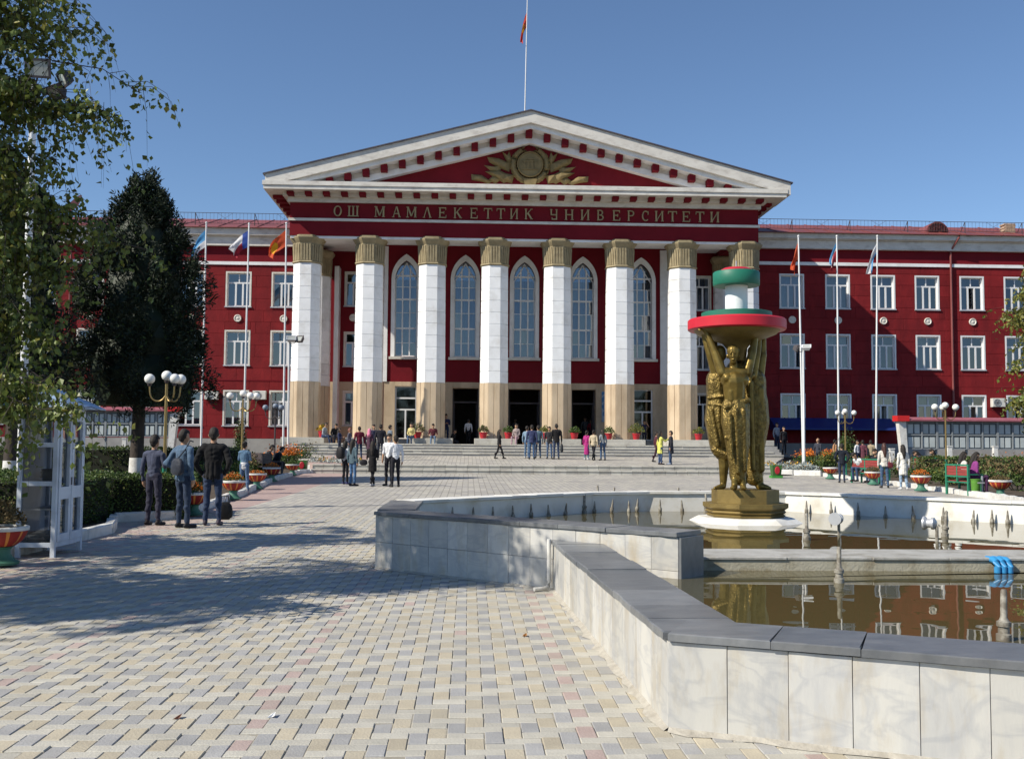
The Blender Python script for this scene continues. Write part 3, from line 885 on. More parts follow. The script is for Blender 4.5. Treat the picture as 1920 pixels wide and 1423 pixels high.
def glyph(c):
    S = []
    V = lambda x, w=TH: [bar(None, x, 0, x, 1, w), serif(x, 0), serif(x, 1 - SF)]
    if c == 'O': S += arc(.5, .5, .5, .5, 0, 360, n=28)
    elif c == 'C': S += arc(.55, .5, .52, .5, 48, 312, n=22) + [[(.86, .62), (.94, .62), (.94, .98), (.86, .86)]]
    elif c == 'SH':
        for x in (.1, .5, .9): S += V(x, .14)
        S += [[(.1, 0), (.9, 0), (.9, .08), (.1, .08)]]
    elif c == 'M': S += V(.1, TN) + V(.9, TH) + [bar(None, .12, 1, .5, .12, TH), bar(None, .5, .12, .88, 1, TN)]
    elif c == 'A': S += [bar(None, .1, 0, .47, 1, TN), bar(None, .9, 0, .53, 1, TH), serif(.1, 0), serif(.9, 0), [(.25, .3), (.75, .3), (.75, .38), (.25, .38)]]
    elif c == 'L': S += [bar(None, .1, 0, .47, 1, TN), bar(None, .9, 0, .53, 1, TH), serif(.1, 0), serif(.9, 0)]
    elif c == 'E': S += V(.16) + [[(.2, 0), (.92, 0), (.92, .08), (.2, .08)], [(.2, .92), (.88, .92), (.88, 1), (.2, 1)], [(.2, .47), (.68, .47), (.68, .55), (.2, .55)], [(.84, 0), (.95, 0), (.98, .27), (.9, .27)], [(.82, 1), (.92, 1), (.92, .76), (.86, .76)], [(.62, .38), (.69, .38), (.69, .64), (.62, .64)]]
    elif c == 'K': S += V(.14) + [bar(None, .22, .45, .82, 1, TN), bar(None, .88, 0, .38, .6, TH), serif(.84, 1 - SF), serif(.88, 0)]
    elif c == 'T': S += V(.5) + [[(.02, .92), (.98, .92), (.98, 1), (.02, 1)], [(.02, 1), (.1, 1), (.07, .74), (.0, .74)], [(.9, 1), (.98, 1), (1.0, .74), (.93, .74)]]
    elif c == 'I': S += V(.13) + V(.87) + [bar(None, .18, .08, .82, .92, TN)]
    elif c == 'U': S += [bar(None, .88, .08, .88, 1, TH), serif(.86, 1 - SF), serif(.14, 1 - SF), bar(None, .14, .62, .14, 1, TH), [(.1, .42), (.85, .42), (.85, .52), (.1, .52)], [(.06, .42), (.22, .42), (.22, .66), (.06, .66)], [(.2, 0), (.94, 0), (.94, .09), (.2, .09)], [(.2, 0), (.3, 0), (.3, .2), (.2, .2)]]
    elif c == 'H': S += V(.14) + V(.86) + [[(.2, .46), (.8, .46), (.8, .54), (.2, .54)]]
    elif c == 'B': S += V(.17) + arc(.42, .74, .42, .26, -90, 90) + arc(.42, .27, .5, .27, -90, 90) + [[(.2, .92), (.42, .92), (.42, 1), (.2, 1)], [(.2, 0), (.42, 0), (.42, .08), (.2, .08)], [(.2, .48), (.42, .48), (.42, .55), (.2, .55)]]
    elif c == 'P': S += V(.17) + arc(.42, .72, .5, .28, -90, 90) + [[(.2, .92), (.42, .92), (.42, 1), (.2, 1)], [(.2, .44), (.42, .44), (.42, .52), (.2, .52)]]
    return S
text = [('O', 626, 641), ('SH', 653, 672), ('M', 703, 721), ('A', 736, 751), ('M', 762.5, 780.6), ('L', 793.6, 808.5), ('E', 822.6, 837.5), ('K', 851, 866), ('E', 881.6, 896), ('T', 907, 923), ('T', 931, 947), ('I', 956.7, 971), ('K', 984, 998.7),
        ('U', 1031.5, 1045), ('H', 1059, 1075), ('I', 1089, 1104.6), ('B', 1119, 1132.5), ('E', 1148.5, 1163), ('P', 1176, 1190), ('C', 1203, 1216), ('I', 1228, 1243.5), ('T', 1252, 1269), ('E', 1279, 1294), ('T', 1304, 1320), ('I', 1331.5, 1347.5)]
lz0 = zz(412, YE); lz1 = zz(392.5, YE)
for c, p0, p1 in text:
    x0, x1 = xx(p0, YE, 402), xx(p1, YE, 402)
    b = MB()
    for q, P in enumerate(glyph(c)):
        b.prism([(x0 + x * (x1 - x0), lz0 + z * (lz1 - lz0)) for x, z in P], YE - .10 - .0015 * q, YE - .002)
    put('letter', b.mesh('letter', 'letter'), bld)

# ---- windows of the wings
def window_meshes(w, h, trimmat='pvc'):
    b = MB()
    t = .10
    # reveal and trim
    b.box(-w / 2 - t, -w / 2, -.035, .26, -.02, h + t); b.box(w / 2, w / 2 + t, -.035, .26, -.02, h + t)
    b.box(-w / 2, w / 2, -.035, .26, h, h + t)
    f = .06
    y0, y1 = .15, .21
    tz = h * .71
    b.box(-w / 2, -w / 2 + f, y0, y1, 0, h, 1); b.box(w / 2 - f, w / 2, y0, y1, 0, h, 1)
    b.box(-w / 2 + f, w / 2 - f, y0, y1, 0, f, 1); b.box(-w / 2 + f, w / 2 - f, y0, y1, h - f, h, 1)
    b.box(-w / 2 + f, w / 2 - f, y0 - .01, y1 + .01, tz - .05, tz + .05, 1)
    b.box(-.035, .035, y0, y1, tz + .05, h - f, 1)
    for x in (-w * .14, w * .17):
        b.box(x - .055, x + .055, y0 - .008, y1, f, tz - .05, 1)
    fr = b.mesh('window', [trimmat, 'pvc'])
    b = MB(); b.box(-w / 2 - .14, w / 2 + .14, -.10, .25, -.09, -.022)
    sill = b.mesh('sill', 'metal')
    panes = []
    for (a0, a1, c0, c1) in ((-w / 2 + f, -.035, tz + .05, h - f), (.035, w / 2 - f, tz + .05, h - f), (-w / 2 + f, -w * .14 - .055, f, tz - .05), (-w * .14 + .055, w * .17 - .055, f, tz - .05), (w * .17 + .055, w / 2 - f, f, tz - .05)):
        b = MB(); b.add([(a0 - (a0 + a1) / 2, 0, c0 - (c0 + c1) / 2), (a1 - (a0 + a1) / 2, 0, c0 - (c0 + c1) / 2), (a1 - (a0 + a1) / 2, 0, c1 - (c0 + c1) / 2), (a0 - (a0 + a1) / 2, 0, c1 - (c0 + c1) / 2)], [(0, 1, 2, 3)])
        panes.append((b.mesh('pane', 'pglass'), (a0 + a1) / 2, (c0 + c1) / 2))
    cur = {}
    for mk_ in ('curtain', 'curtain2', 'curtain3', 'curtain4'):
        for frac in (.36, .62, 1.0):
            n = 36
            vs_, fs = [], []
            for i in range(n + 1):
                x = -w / 2 - .05 + (w + .1) * frac * i / n
                y = .03 * math.sin(i * 1.9) + .015 * math.sin(i * .7)
                vs_ += [(x, y, -.05), (x, y, h + .05)]
            fs = [(2 * i, 2 * i + 2, 2 * i + 3, 2 * i + 1) for i in range(n)]
            b = MB(); b.add(vs_, fs); cur[(mk_, frac)] = b.mesh('curtain', mk_, True)
    return fr, sill, panes, cur
WSETS = {}
def window(parent, x, Y, z, w, h, trim='pvc', kinds=('curtain',), sill=True):
    key = (round(w, 2), round(h, 2), trim)
    if key not in WSETS: WSETS[key] = window_meshes(*key)
    fr, sl_, panes, cur = WSETS[key]
    o = put('window', fr, parent, (x, Y, z))
    if sill: put('sill', sl_, o, (x, Y, z))
    ajar = random.choice((2, 3, 4)) if random.random() < .3 else -1
    for k, (me, dx, dz) in enumerate(panes):
        put('pane', me, o, (x + dx, Y + (.30 if k == ajar else .18), z + dz), (random.gauss(0, .010), 0, random.choice((-1, 1)) * .9 if k == ajar else random.gauss(0, .022)))
    r_ = random.random()
    if r_ < .85:
        fr_ = random.choice((.36, .62, 1.0))
        mk_ = random.choice(kinds)
        flip = random.random() < .5
        put('curtain', cur[(mk_, fr_)], o, (x, Y + .42, z), (0, 0, math.pi if flip else 0))
    return o

def wall_holes(b, x0, x1, z0, z1, Y, th_, holes, mi=0, mr=1):
    xs = sorted({x0, x1, *[h[0] for h in holes], *[h[1] for h in holes]})
    zs = sorted({z0, z1, *[h[2] for h in holes], *[h[3] for h in holes]})
    xs = [x for x in xs if x0 <= x <= x1]; zs = [z for z in zs if z0 <= z <= z1]
    for xa, xb in zip(xs[:-1], xs[1:]):
        for z_a, z_b in zip(zs[:-1], zs[1:]):
            mx_, mz_ = (xa + xb) / 2, (z_a + z_b) / 2
            if any(h[0] < mx_ < h[1] and h[2] < mz_ < h[3] for h in holes): continue
            b.add([(xa, Y, z_a), (xb, Y, z_a), (xb, Y, z_b), (xa, Y, z_b)], [(0, 1, 2, 3)], mi)
    for h in holes:
        b.add([(h[0], Y, h[2]), (h[1], Y, h[2]), (h[1], Y, h[3]), (h[0], Y, h[3]), (h[0], Y + th_, h[2]), (h[1], Y + th_, h[2]), (h[1], Y + th_, h[3]), (h[0], Y + th_, h[3])],
              [(0, 1, 5, 4), (1, 2, 6, 5), (2, 3, 7, 6), (3, 0, 4, 7)], mr)

block_meshes = {}
def block(parent, xa, xb, z_a, z_b, Y, mt='red'):
    w, h = round(xb - xa, 2), round(z_b - z_a, 2)
    if w < .06 or h < .06: return
    if (w, h) not in block_meshes:
        b = MB(); b.cbox(.006, w - .006, -.022, .01, .006, h - .006, .012)
        block_meshes[(w, h)] = b.mesh('wall_block', mt)
    put('wall_block', block_meshes[(w, h)], parent, (xa, Y - random.uniform(0, .002), z_a))

def wing(nm, px_wins, yrows, Y, xa, xb, ze, blockw, parent, kinds, wmore, y_plinth, pxref, block_span):
    o = put(nm, None, parent, ((xa + xb) / 2, Y, 0))
    w, h = 42 / (F / Y), 62 / (F / Y)
    wx = [xx(p, Y) for p in px_wins] + wmore
    wz = [zz(y, Y, pxref) for y in yrows]
    holes = []
    for x in wx:
        for z in wz: holes.append((x - w / 2 - .1, x + w / 2 + .1, z - .02, z + h + .1))
    zp = zz(y_plinth, Y, pxref)
    b = MB()
    wall_holes(b, xa, xb, zp, ze, Y, .28, holes, 0, 0)
    b.box(xa, xb, Y - .12, Y + .3, 0.2, zp - .003, 1)
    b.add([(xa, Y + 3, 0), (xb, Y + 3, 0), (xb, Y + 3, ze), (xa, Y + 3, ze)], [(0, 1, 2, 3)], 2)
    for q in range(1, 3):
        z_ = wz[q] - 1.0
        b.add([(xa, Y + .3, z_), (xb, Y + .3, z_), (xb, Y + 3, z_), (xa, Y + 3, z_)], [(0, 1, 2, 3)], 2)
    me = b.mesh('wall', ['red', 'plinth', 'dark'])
    put('wall', me, o)
    for k, x in enumerate(wx):
        for z in wz:
            window(o, x, Y, z, w, h, 'trim' if nm == 'left_wing' else 'pvc', kinds)
    # plaster blocks of the facade
    cz = zp + .004
    hh = 21.6 / (F / Y)
    row = 0
    bx0, bx1 = block_span
    while cz < ze - .2:
        c1 = min(cz + hh, ze - .004)
        ov = [h_ for h_ in holes if h_[2] < c1 - .02 and h_[3] > cz + .02 and h_[0] < bx1 and h_[1] > bx0]
        ov.sort()
        segs = []; cur_ = bx0
        for h_ in ov:
            if h_[0] > cur_: segs.append((cur_, h_[0]))
            if h_[2] > cz + .05: block(o, h_[0], h_[1], cz, h_[2], Y)
            if h_[3] < c1 - .05: block(o, h_[0], h_[1], h_[3], c1, Y)
            cur_ = h_[1]
        if cur_ < bx1: segs.append((cur_, bx1))
        for s0, s1 in segs:
            n = max(1, round((s1 - s0) / blockw))
            sh_ = (row % 2) * .25
            cuts = [s0] + [s0 + (s1 - s0) * (k + sh_) / n for k in range(0 if sh_ else 1, n)] + [s1]
            for c0_, c1_ in zip(cuts[:-1], cuts[1:]): block(o, c0_, c1_, cz, c1, Y)
        cz = c1 + .003
        row += 1
    # band line and main cornice
    return o, w, h, wx, wz
# left wing
xl0, xl1 = xx(-330, YL), xx(640, YL)
zeL = zz(497, YL, 440)
lw, lww, lwh, lwx, lwz = wing('left_wing', [169, 262, 358, 446, 532], [797, 684, 574], YL, xl0, xl1, zeL, 2.3, bld, ('curtain', 'curtain4', 'curtain2'), [xx(79, YL), xx(-11, YL)], 822, 440, (xx(100, YL), xx(560, YL)))
xr0, xr1 = xx(1380, YR), xx(2300, YR)
zeR = zz(500, YR, 1650)
rw, rww, rwh, rwx, rwz = wing('right_wing', [1485, 1571, 1656, 1739, 1823, 1906], [803, 691, 579], YR, xr0, xr1, zeR, 4.4, bld, ('curtain', 'curtain4', 'curtain3'), [xx(1990, YR), xx(2075, YR)], 832, 1650, (xx(1425, YR), xx(1960, YR)))
for o, Y, xa, xb, ze, pxr, ys in ((lw, YL, xl0, xl1, zeL, 440, (497, 491, 462, 445, 431, 414)), (rw, YR, xr0, xr1, zeR, 1650, (500, 494, 470, 454, 443, 428))):
    z_ = [zz(y, Y, pxr) for y in ys]
    b = MB(); b.box(xa, xb, Y - .10, Y + .3, z_[0] + .002, z_[1]); put('band_moulding', b.mesh('band_moulding', 'white'), o)
    b = MB(); b.box(xa, xb, Y - .005, Y + .3, z_[1] + .002, z_[2] + .3); put('frieze', b.mesh('frieze', 'redflat'), o)
    b = MB(); b.box(xa, xb, Y - .28, Y + .4, z_[2], z_[3] - .003); b.prism([(0, 0)] * 0 or [(xa, z_[3]), (xb, z_[3]), (xb, z_[3] + .06), (xa, z_[3] + .06)], Y - .42, Y + .4)
    b.box(xa, xb, Y - .55, Y + .4, z_[3] + .062, z_[4]); put('cornice', b.mesh('cornice', 'cornice'), o)
    b = MB()
    ze_ = z_[4]
    b.add([(xa, Y - .75, ze_ + .03), (xb, Y - .75, ze_ + .03), (xb, Y + 5, ze_ + 1.75), (xa, Y + 5, ze_ + 1.75), (xa, Y + 12, ze_ + .03), (xb, Y + 12, ze_ + .03),
           (xa, Y - .75, ze_ + .002), (xb, Y - .75, ze_ + .002), (xa, Y + 12, ze_ - .1), (xb, Y + 12, ze_ - .1)], [(0, 1, 2, 3), (3, 2, 5, 4), (6, 7, 1, 0), (8, 9, 7, 6), (0, 3, 4, 8, 6), (1, 7, 9, 5, 2)])
    rf = put('roof', b.mesh('roof', 'roofred'), o)
    n = int((xb - xa) / .62)
    b = MB(); b.hexa([(-.02, -.75, .03), (.02, -.75, .03), (.02, 5, 1.75), (-.02, 5, 1.75)], [(-.02, -.75, .075), (.02, -.75, .075), (.02, 5, 1.795), (-.02, 5, 1.795)])
    sm = b.mesh('roof_seam', 'roofred')
    for k in range(0, n, 2):
        put('roof_seam', sm, rf, (xa + k * .62, Y, ze_ + .002))
    # roof railing
    b = MB()
    yr_, zb_ = Y + .35, ze_ + .36
    zt_ = zz(ys[5] - 14, yr_, pxr)
    for zq in (zt_, zb_ + .12): b.tube([(xa, yr_, zq), (xb, yr_, zq)], .018, 4)
    x = xa; q = 0
    while x < xb:
        if q % 16 == 0:
            b.tube([(x, yr_, zb_ - .1), (x, yr_, zt_)], .03, 5); b.tube([(x + .12, yr_ + .9, zb_ + .2), (x, yr_, zt_)], .02, 4)
        else:
            b.tube([(x, yr_, zb_ + .12), (x, yr_, zt_)], .009, 3)
        if q % 16 == 8:
            for t0 in (-1, 1): b.tube([(x - .5 * t0, yr_, zb_ + .12), (x + .5 * t0, yr_, zt_)], .009, 3)
        x += .24; q += 1
    put('roof_railing', b.mesh('roof_railing', 'iron'), o)
# round medallions between the storeys
b = MB()
b.rings([[(r_ * math.cos(t), y_, r_ * math.sin(t)) for t in np.linspace(0, 2 * math.pi, 24, endpoint=False)] for r_, y_ in ((.24, .0), (.24, -.07), (.20, -.09), (.17, -.05), (.12, -.05), (.06, -.09))])
mdm = b.mesh('medallion', 'trim', True)
for x in lwx: put('medallion', mdm, lw, (x, YL - .022, zz(597, YL, 446)))
for x in rwx: put('medallion', mdm, rw, (x + .0, YR - .022, zz(602, YR, 1656)))
# string cable/ledge on the left wing
b = MB(); b.box(xl0, xl1, YL - .05, YL + .01, zz(714, YL, 440), zz(712, YL, 440)); put('ledge', b.mesh('ledge', 'redflat'), lw)
# downpipes
for o, px, Y, y0, y1 in ((rw, 1783, YR, 443, 830), (lw, 131, YL, 440, 822)):
    b = MB()
    xt = xx(px, Y, 600)
    zt_, zb_ = zz(y0, Y, px), zz(y1, Y, px)
    b.tube([(xt + .35, Y - .7, zt_), (xt + .3, Y - .68, zt_ - .25), (xt, Y - .16, zt_ - 1.0), (xt, Y - .14, zt_ - 1.4), (xt, Y - .14, zb_)], .07, 8)
    put('downpipe', b.mesh('downpipe', 'roofred', True), o)
# half-round roof vent and chimney of the right wing
vc = at(1757, 437, YR + .6)
b = MB()
b.prism([(vc.x + .74 * math.cos(t), vc.z + .74 * math.sin(t)) for t in np.linspace(0, math.pi, 15)], YR + .5, YR + 2.6)
v_ = put('roof_vent', b.mesh('roof_vent', 'roofred'), rw)
b = MB(); b.prism([(vc.x + .62 * math.cos(t), vc.z + .05 + .62 * math.sin(t)) for t in np.linspace(0, math.pi, 15)], YR + .47, YR + .495)
put('vent_shade_plate', b.mesh('vent_shade_plate', 'dark'), v_)  # flat dark plate on the closed vent, the hole's shade as colour
b = MB()
for k in range(-5, 6): b.box(vc.x + k * .11 - .012, vc.x + k * .11 + .012, YR + .44, YR + .465, vc.z + .05, vc.z + .05 + math.sqrt(max(.01, .38 - (k * .11) ** 2)))
put('vent_bar', b.mesh('vent_bar', 'roofred'), v_)
cc = at(1889, 432, YR + 1.6)
chn = put('chimney', None, rw, (cc.x, YR + 1.6, cc.z))
b = MB(); b.cbox(-.085, .085, -.32, .32, 0, .095, .01); brm = b.mesh('brick', 'brickch')
for r_ in range(9):
    for k in range(4):
        put('brick', brm, chn, (cc.x + (k - 1.5) * .18 + (.04 if r_ % 2 else 0) + random.gauss(0, .012), YR + 1.6, cc.z - .5 + r_ * .1), (0, 0, random.gauss(0, .02)), (1.0 if r_ < 6 else 1.12 - .0, 1, 1))
# awning on the right wing's ground floor
b = MB()
x0, x1 = xx(1442, YR, 790), xx(1668, YR, 790)
z0, z1 = zz(806, YR - 1.4, 1550), zz(784, YR, 1550)
b.hexa([(x0, YR - 1.5, z0), (x1, YR - 1.5, z0), (x1, YR - .14, z0), (x0, YR - .14, z0)], [(x0, YR - 1.48, z0 + .1), (x1, YR - 1.48, z0 + .1), (x1, YR - .14, z1), (x0, YR - .14, z1)])
put('awning', b.mesh('awning', 'awning'), rw)

# ---- central block behind the columns
cx0, cx1 = xx(722, YW, 600), xx(1250, YW, 600)
STZ = zz(718, YW)
TOPZ = za + .45
arch_c = [xx(p, YW) for p in (761, 872, 983, 1092.5, 1202)]
AW, AH0, AZ0, AZS, AZ1 = 20.5 / (F / YW), 0, zz(671, YW), zz(527, YW), zz(492, YW)
def arch_pts(cx_, hw, z0, zs, z1, n=10):
    # pointed arch outline: left foot up and over
    P = [(cx_ - hw, z0), (cx_ - hw, zs)]
    for k in range(1, n + 1):
        th_ = R(60) * k / n
        P.append((cx_ - hw + 2 * hw * (1 - math.cos(th_)), zs + (z1 - zs) * math.sin(th_) / math.sin(R(60))))
    Q = [(2 * cx_ - x, z) for x, z in reversed(P[:-1])]
    return P + Q
from mathutils.geometry import tessellate_polygon
def poly_with_holes(b, outer, holes, Y, depth, mi=0, mr=0):
    loops = [[Vector((x, 0, z)) for x, z in outer]] + [[Vector((x, 0, z)) for x, z in h] for h in holes]
    flat = [p for l_ in loops for p in l_]
    tr = tessellate_polygon([[Vector((p.x, p.z, 0)) for p in l_] for l_ in loops])
    b.add([(p.x, Y, p.z) for p in flat], [tuple(t) for t in tr], mi)
    for h in holes:
        n = len(h)
        b.add([(x, Y, z) for x, z in h] + [(x, Y + depth, z) for x, z in h], [(i, (i + 1) % n, (i + 1) % n + n, i + n) for i in range(n)], mr)
cb = put('central_block', None, bld, ((cx0 + cx1) / 2, YW, FLOOR))
b = MB()
poly_with_holes(b, [(cx0, STZ), (cx1, STZ), (cx1, TOPZ), (cx0, TOPZ)], [arch_pts(c, AW, AZ0, AZS, AZ1) for c in arch_c], YW, .3)
for xq in (cx0, cx1):
    b.add([(xq, YW, FLOOR), (xq, 67, FLOOR), (xq, 67, TOPZ), (xq, YW, TOPZ)], [(0, 1, 2, 3)])
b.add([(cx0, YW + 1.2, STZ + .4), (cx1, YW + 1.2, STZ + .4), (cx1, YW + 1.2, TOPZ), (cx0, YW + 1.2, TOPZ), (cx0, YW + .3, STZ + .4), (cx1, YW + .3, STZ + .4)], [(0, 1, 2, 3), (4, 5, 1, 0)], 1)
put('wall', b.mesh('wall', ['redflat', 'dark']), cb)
# pilaster strips at both ends
for xq0, xq1 in ((cx0 - .08, cx0 + .16), (cx1 - .42, cx1 + .10)):
    b = MB(); b.box(xq0, xq1, YW - .10, YW + .5, STZ, TOPZ - .2)
    put('pilaster', b.mesh('pilaster', 'white'), cb)
dz_ = [AZ0] + [zz(y, YW) for y in (645, 618, 589, 564, 541, 520)]
panew = (2 * AW - .08) / 3
aframes = None
for c in arch_c:
    b = MB()
    o_ = arch_pts(c, AW + .24, AZ0 - .02, AZS + .02, AZ1 + .40); i_ = arch_pts(c, AW, AZ0, AZS, AZ1)
    n = len(o_)
    yf = YW - .09
    b.add([(x, yf, z) for x, z in o_] + [(x, yf, z) for x, z in i_] + [(x, YW + .0, z) for x, z in o_] + [(x, YW + .25, z) for x, z in i_],
          [(k, k + 1, k + 1 + n, k + n) for k in range(n - 1)] + [(k, k + 2 * n, k + 1 + 2 * n, k + 1) for k in range(n - 1)] + [(k + n, k + 1 + n, k + 1 + 3 * n, k + 3 * n) for k in range(n - 1)])
    # glazing bars
    y0, y1 = YW + .12, YW + .18
    for x in (-AW + .02, AW - .02): b.box(c + x - .035, c + x + .035, y0, y1, AZ0, AZS)
    for x in (-AW / 3, AW / 3): b.box(c + x - .04, c + x + .04, y0, y1, AZ0, AZ1 - .45)
    for k, z in enumerate(dz_):
        t = .055 if k in (2, 4, 6) else .018
        if k: b.box(c - AW + .055, c + AW - .055, y0 - .006, y1 + .004, z - t, z + t)
    b.box(c - AW + .055, c + AW - .055, y0 - .006, y1, AZ0, AZ0 + .08)
    for sgn in (-1, 1):
        b.tube([(c + sgn * (AW / 3), YW + .15, AZ1 - .55), (c, YW + .15, AZ1 - .12)], .04, 4)
        b.tube([(c + sgn * (AW - .05), YW + .15, AZS), (c + sgn * AW / 3, YW + .15, AZS + .62)], .04, 4)
    wo = put('arched_window', b.mesh('arched_window', 'white'), cb)
    b = MB(); b.box(c - AW - .34, c + AW + .34, YW - .24, YW - .002, AZ0 - .18, AZ0 - .02)
    put('sill', b.mesh('sill', 'cornice'), wo)
    zl = dz_
    for k in range(len(zl) - 1):
        for q in range(3):
            x0, x1 = c - AW + .055 + q * (2 * AW - .11) / 3, c - AW + .055 + (q + 1) * (2 * AW - .11) / 3
            key = ('ap', k)
            if key not in block_meshes:
                bb = MB(); hw_, hh_ = (x1 - x0) / 2, (zl[k + 1] - zl[k]) / 2
                bb.add([(-hw_, 0, -hh_), (hw_, 0, -hh_), (hw_, 0, hh_), (-hw_, 0, hh_)], [(0, 1, 2, 3)])
                block_meshes[key] = bb.mesh('pane', 'pglass')
            put('pane', block_meshes[key], wo, ((x0 + x1) / 2, YW + .15, (zl[k] + zl[k + 1]) / 2), (random.gauss(0, .012), 0, random.gauss(0, .02)))
    bb = MB(); bb.prism([p for p in arch_pts(c, AW - .03, AZS - .02, AZS, AZ1 - .03)], YW + .147, YW + .152)
    put('pane', bb.mesh('pane', 'pglass'), wo)
    bb = MB()
    nn = 30
    vs_ = []
    for i in range(nn + 1):
        x = c - AW + 2 * AW * i / nn; y = YW + .55 + .04 * math.sin(i * 1.8)
        vs_ += [(x, y, AZ0), (x, y, AZ1)]
    bb.add(vs_, [(2 * i, 2 * i + 2, 2 * i + 3, 2 * i + 1) for i in range(nn)])
    put('curtain', bb.mesh('curtain', 'curtain', True), wo)
# ground floor of the central block: stone slabs round five openings
doors = [(740, 781, 727, True), (848, 897, 729, False), (953, 1013, 730, False), (1072, 1117, 730, False), (1187, 1224, 729, True)]
holes = [(xx(p0, YW, 780), xx(p1, YW, 780), FLOOR + (.30 if g_ else 0.0), zz(y, YW)) for p0, p1, y, g_ in doors]
b = MB(); wall_holes(b, cx0, cx1, FLOOR, STZ, YW, .8, holes, 0, 0)
put('ground_floor_wall', b.mesh('ground_floor_wall', 'stone'), cb)
edges = sorted([cx0, cx1] + [h[0] for h in holes] + [h[1] for h in holes])
for k in range(0, len(edges) - 1):
    a_, b_ = edges[k], edges[k + 1]
    hole = next((h for h in holes if abs(h[0] - a_) < .01), None)
    zlo = hole[3] + .02 if hole else FLOOR
    n = max(1, round((b_ - a_) / .55))
    w_ = (b_ - a_) / n
    for q in range(n):
        for (s0, s1) in ([(zlo, STZ)] if hole else [(FLOOR, FLOOR + 1.7), (FLOOR + 1.7, STZ)]):
            bb = MB(); bb.cbox(.003, w_ - .003, -.03, -.001, .003, s1 - s0 - .003, .004)
            put('wall_slab', bb.mesh('wall_slab', 'stone'), cb, (a_ + q * w_, YW, s0))
b = MB()
h0, h1 = FLOOR - .01, STZ + .35
b.add([(cx0 + .3, 63.9, h0 + .012), (cx1 - .3, 63.9, h0 + .012), (cx1 - .3, 71, h0 + .012), (cx0 + .3, 71, h0 + .012), (cx0 + .3, 63.9, h1), (cx1 - .3, 63.9, h1), (cx1 - .3, 71, h1), (cx0 + .3, 71, h1)],
      [(0, 1, 2, 3), (4, 7, 6, 5), (2, 6, 7, 3), (0, 3, 7, 4), (1, 5, 6, 2)])
put('hall', b.mesh('hall', 'hall'), cb)
for (p0, p1, y, g_), h in zip(doors, holes):
    x0, x1, z0, z1 = h
    b = MB(); f = .09
    if g_:
        b.box(x0, x0 + f, YW + .1, YW + .2, z0, z1); b.box(x1 - f, x1, YW + .1, YW + .2, z0, z1)
        zm = [z0 + (z1 - z0) * t for t in (.0, .56, .78, 1.0)]
        for z in zm: b.box(x0 + f, x1 - f, YW + .1, YW + .2, max(z0, z - .05), min(z1, z + .05))
        b.box((x0 + x1) / 2 - .07, (x0 + x1) / 2 + .03, YW + .1, YW + .2, zm[0] + .05, zm[1] - .05)
        o = put('glazed_door', b.mesh('glazed_door', 'pvc'), cb)
        for z_a, z_b in zip(zm[:-1], zm[1:]):
            for xa, xb in (((x0 + f, (x0 + x1) / 2 - .07), ((x0 + x1) / 2 + .03, x1 - f)) if z_a == zm[0] else ((x0 + f, x1 - f),)):
                bb = MB(); bb.add([(xa, YW + .15, z_a + .05), (xb, YW + .15, z_a + .05), (xb, YW + .15, z_b - .05), (xa, YW + .15, z_b - .05)], [(0, 1, 2, 3)])
                put('pane', bb.mesh('pane', 'dglass'), o)
        bb = MB(); bb.box(x0, x1, YW - .35, YW + .1, FLOOR + .002, z0 - .002); put('threshold', bb.mesh('threshold', 'step'), o)
    else:
        b.box(x0, x0 + f, YW + .5, YW + .62, z0, z1); b.box(x1 - f, x1, YW + .5, YW + .62, z0, z1); b.box(x0 + f, x1 - f, YW + .5, YW + .62, z1 - .9, z1 - .8)
        o = put('doorway', b.mesh('doorway', 'iron'), cb)
        bb = MB(); bb.box(0, .05, 0, (x1 - x0) * .42, 0, z1 - z0 - .95)
        put('door_leaf', bb.mesh('door_leaf', 'iron'), o, (x1 - f - .06, YW + .64, z0 + .02))
        put('door_leaf', bb.mesh('door_leaf', 'iron'), o, (x0 + f, YW + .64, z0 + .02))
# side bays next to the central block (part of the wing wall plane)
sb = put('side_bay', None, bld, (cx0 - 2, 66, FLOOR))
for sgn, xa, xb, pwin in ((-1, xx(600, 66), cx0, 667), (1, cx1, xx(1370, 65), 1312)):
    b = MB()
    Ys = 66.0 if sgn < 0 else 64.8
    ws = [(xx(pwin, Ys) - .75, xx(pwin, Ys) + .75, zz(y, Ys, 660) - .02, zz(y, Ys, 660) + 2.2) for y in (797, 686, 573)]
    wall_holes(b, xa, xb, zz(719, Ys), TOPZ, Ys, .28, ws[1:], 0, 0)
    wall_holes(b, xa, xb, FLOOR, zz(719, Ys) - .002, Ys, .28, ws[:1], 1, 1)
    b.add([(xa, Ys + 1.6, FLOOR), (xb, Ys + 1.6, FLOOR), (xb, Ys + 1.6, TOPZ), (xa, Ys + 1.6, TOPZ)], [(0, 1, 2, 3)], 2)
    put('wall', b.mesh('wall', ['redflat', 'stone', 'dark']), sb)
    for (w0, w1, z0, z1) in ws:
        window(sb, (w0 + w1) / 2, Ys, z0 + .02, w1 - w0 - .2, z1 - z0 - .12, 'trim', ('curtain', 'curtain2'))
    put('medallion', mdm, sb, (xx(pwin - 5, Ys), Ys - .002, zz(596, Ys, 660)))
# white engaged strip beside the rear pier
for xq0, xq1 in ((colx[0] + .92, colx[0] + 1.2), (colx[7] - 1.2, colx[7] - .92)):
    b = MB(); b.box(xq0, xq1, 65.0, 66.2, BASE, SH1 + .8)
    put('pilaster', b.mesh('pilaster', 'white'), sb)
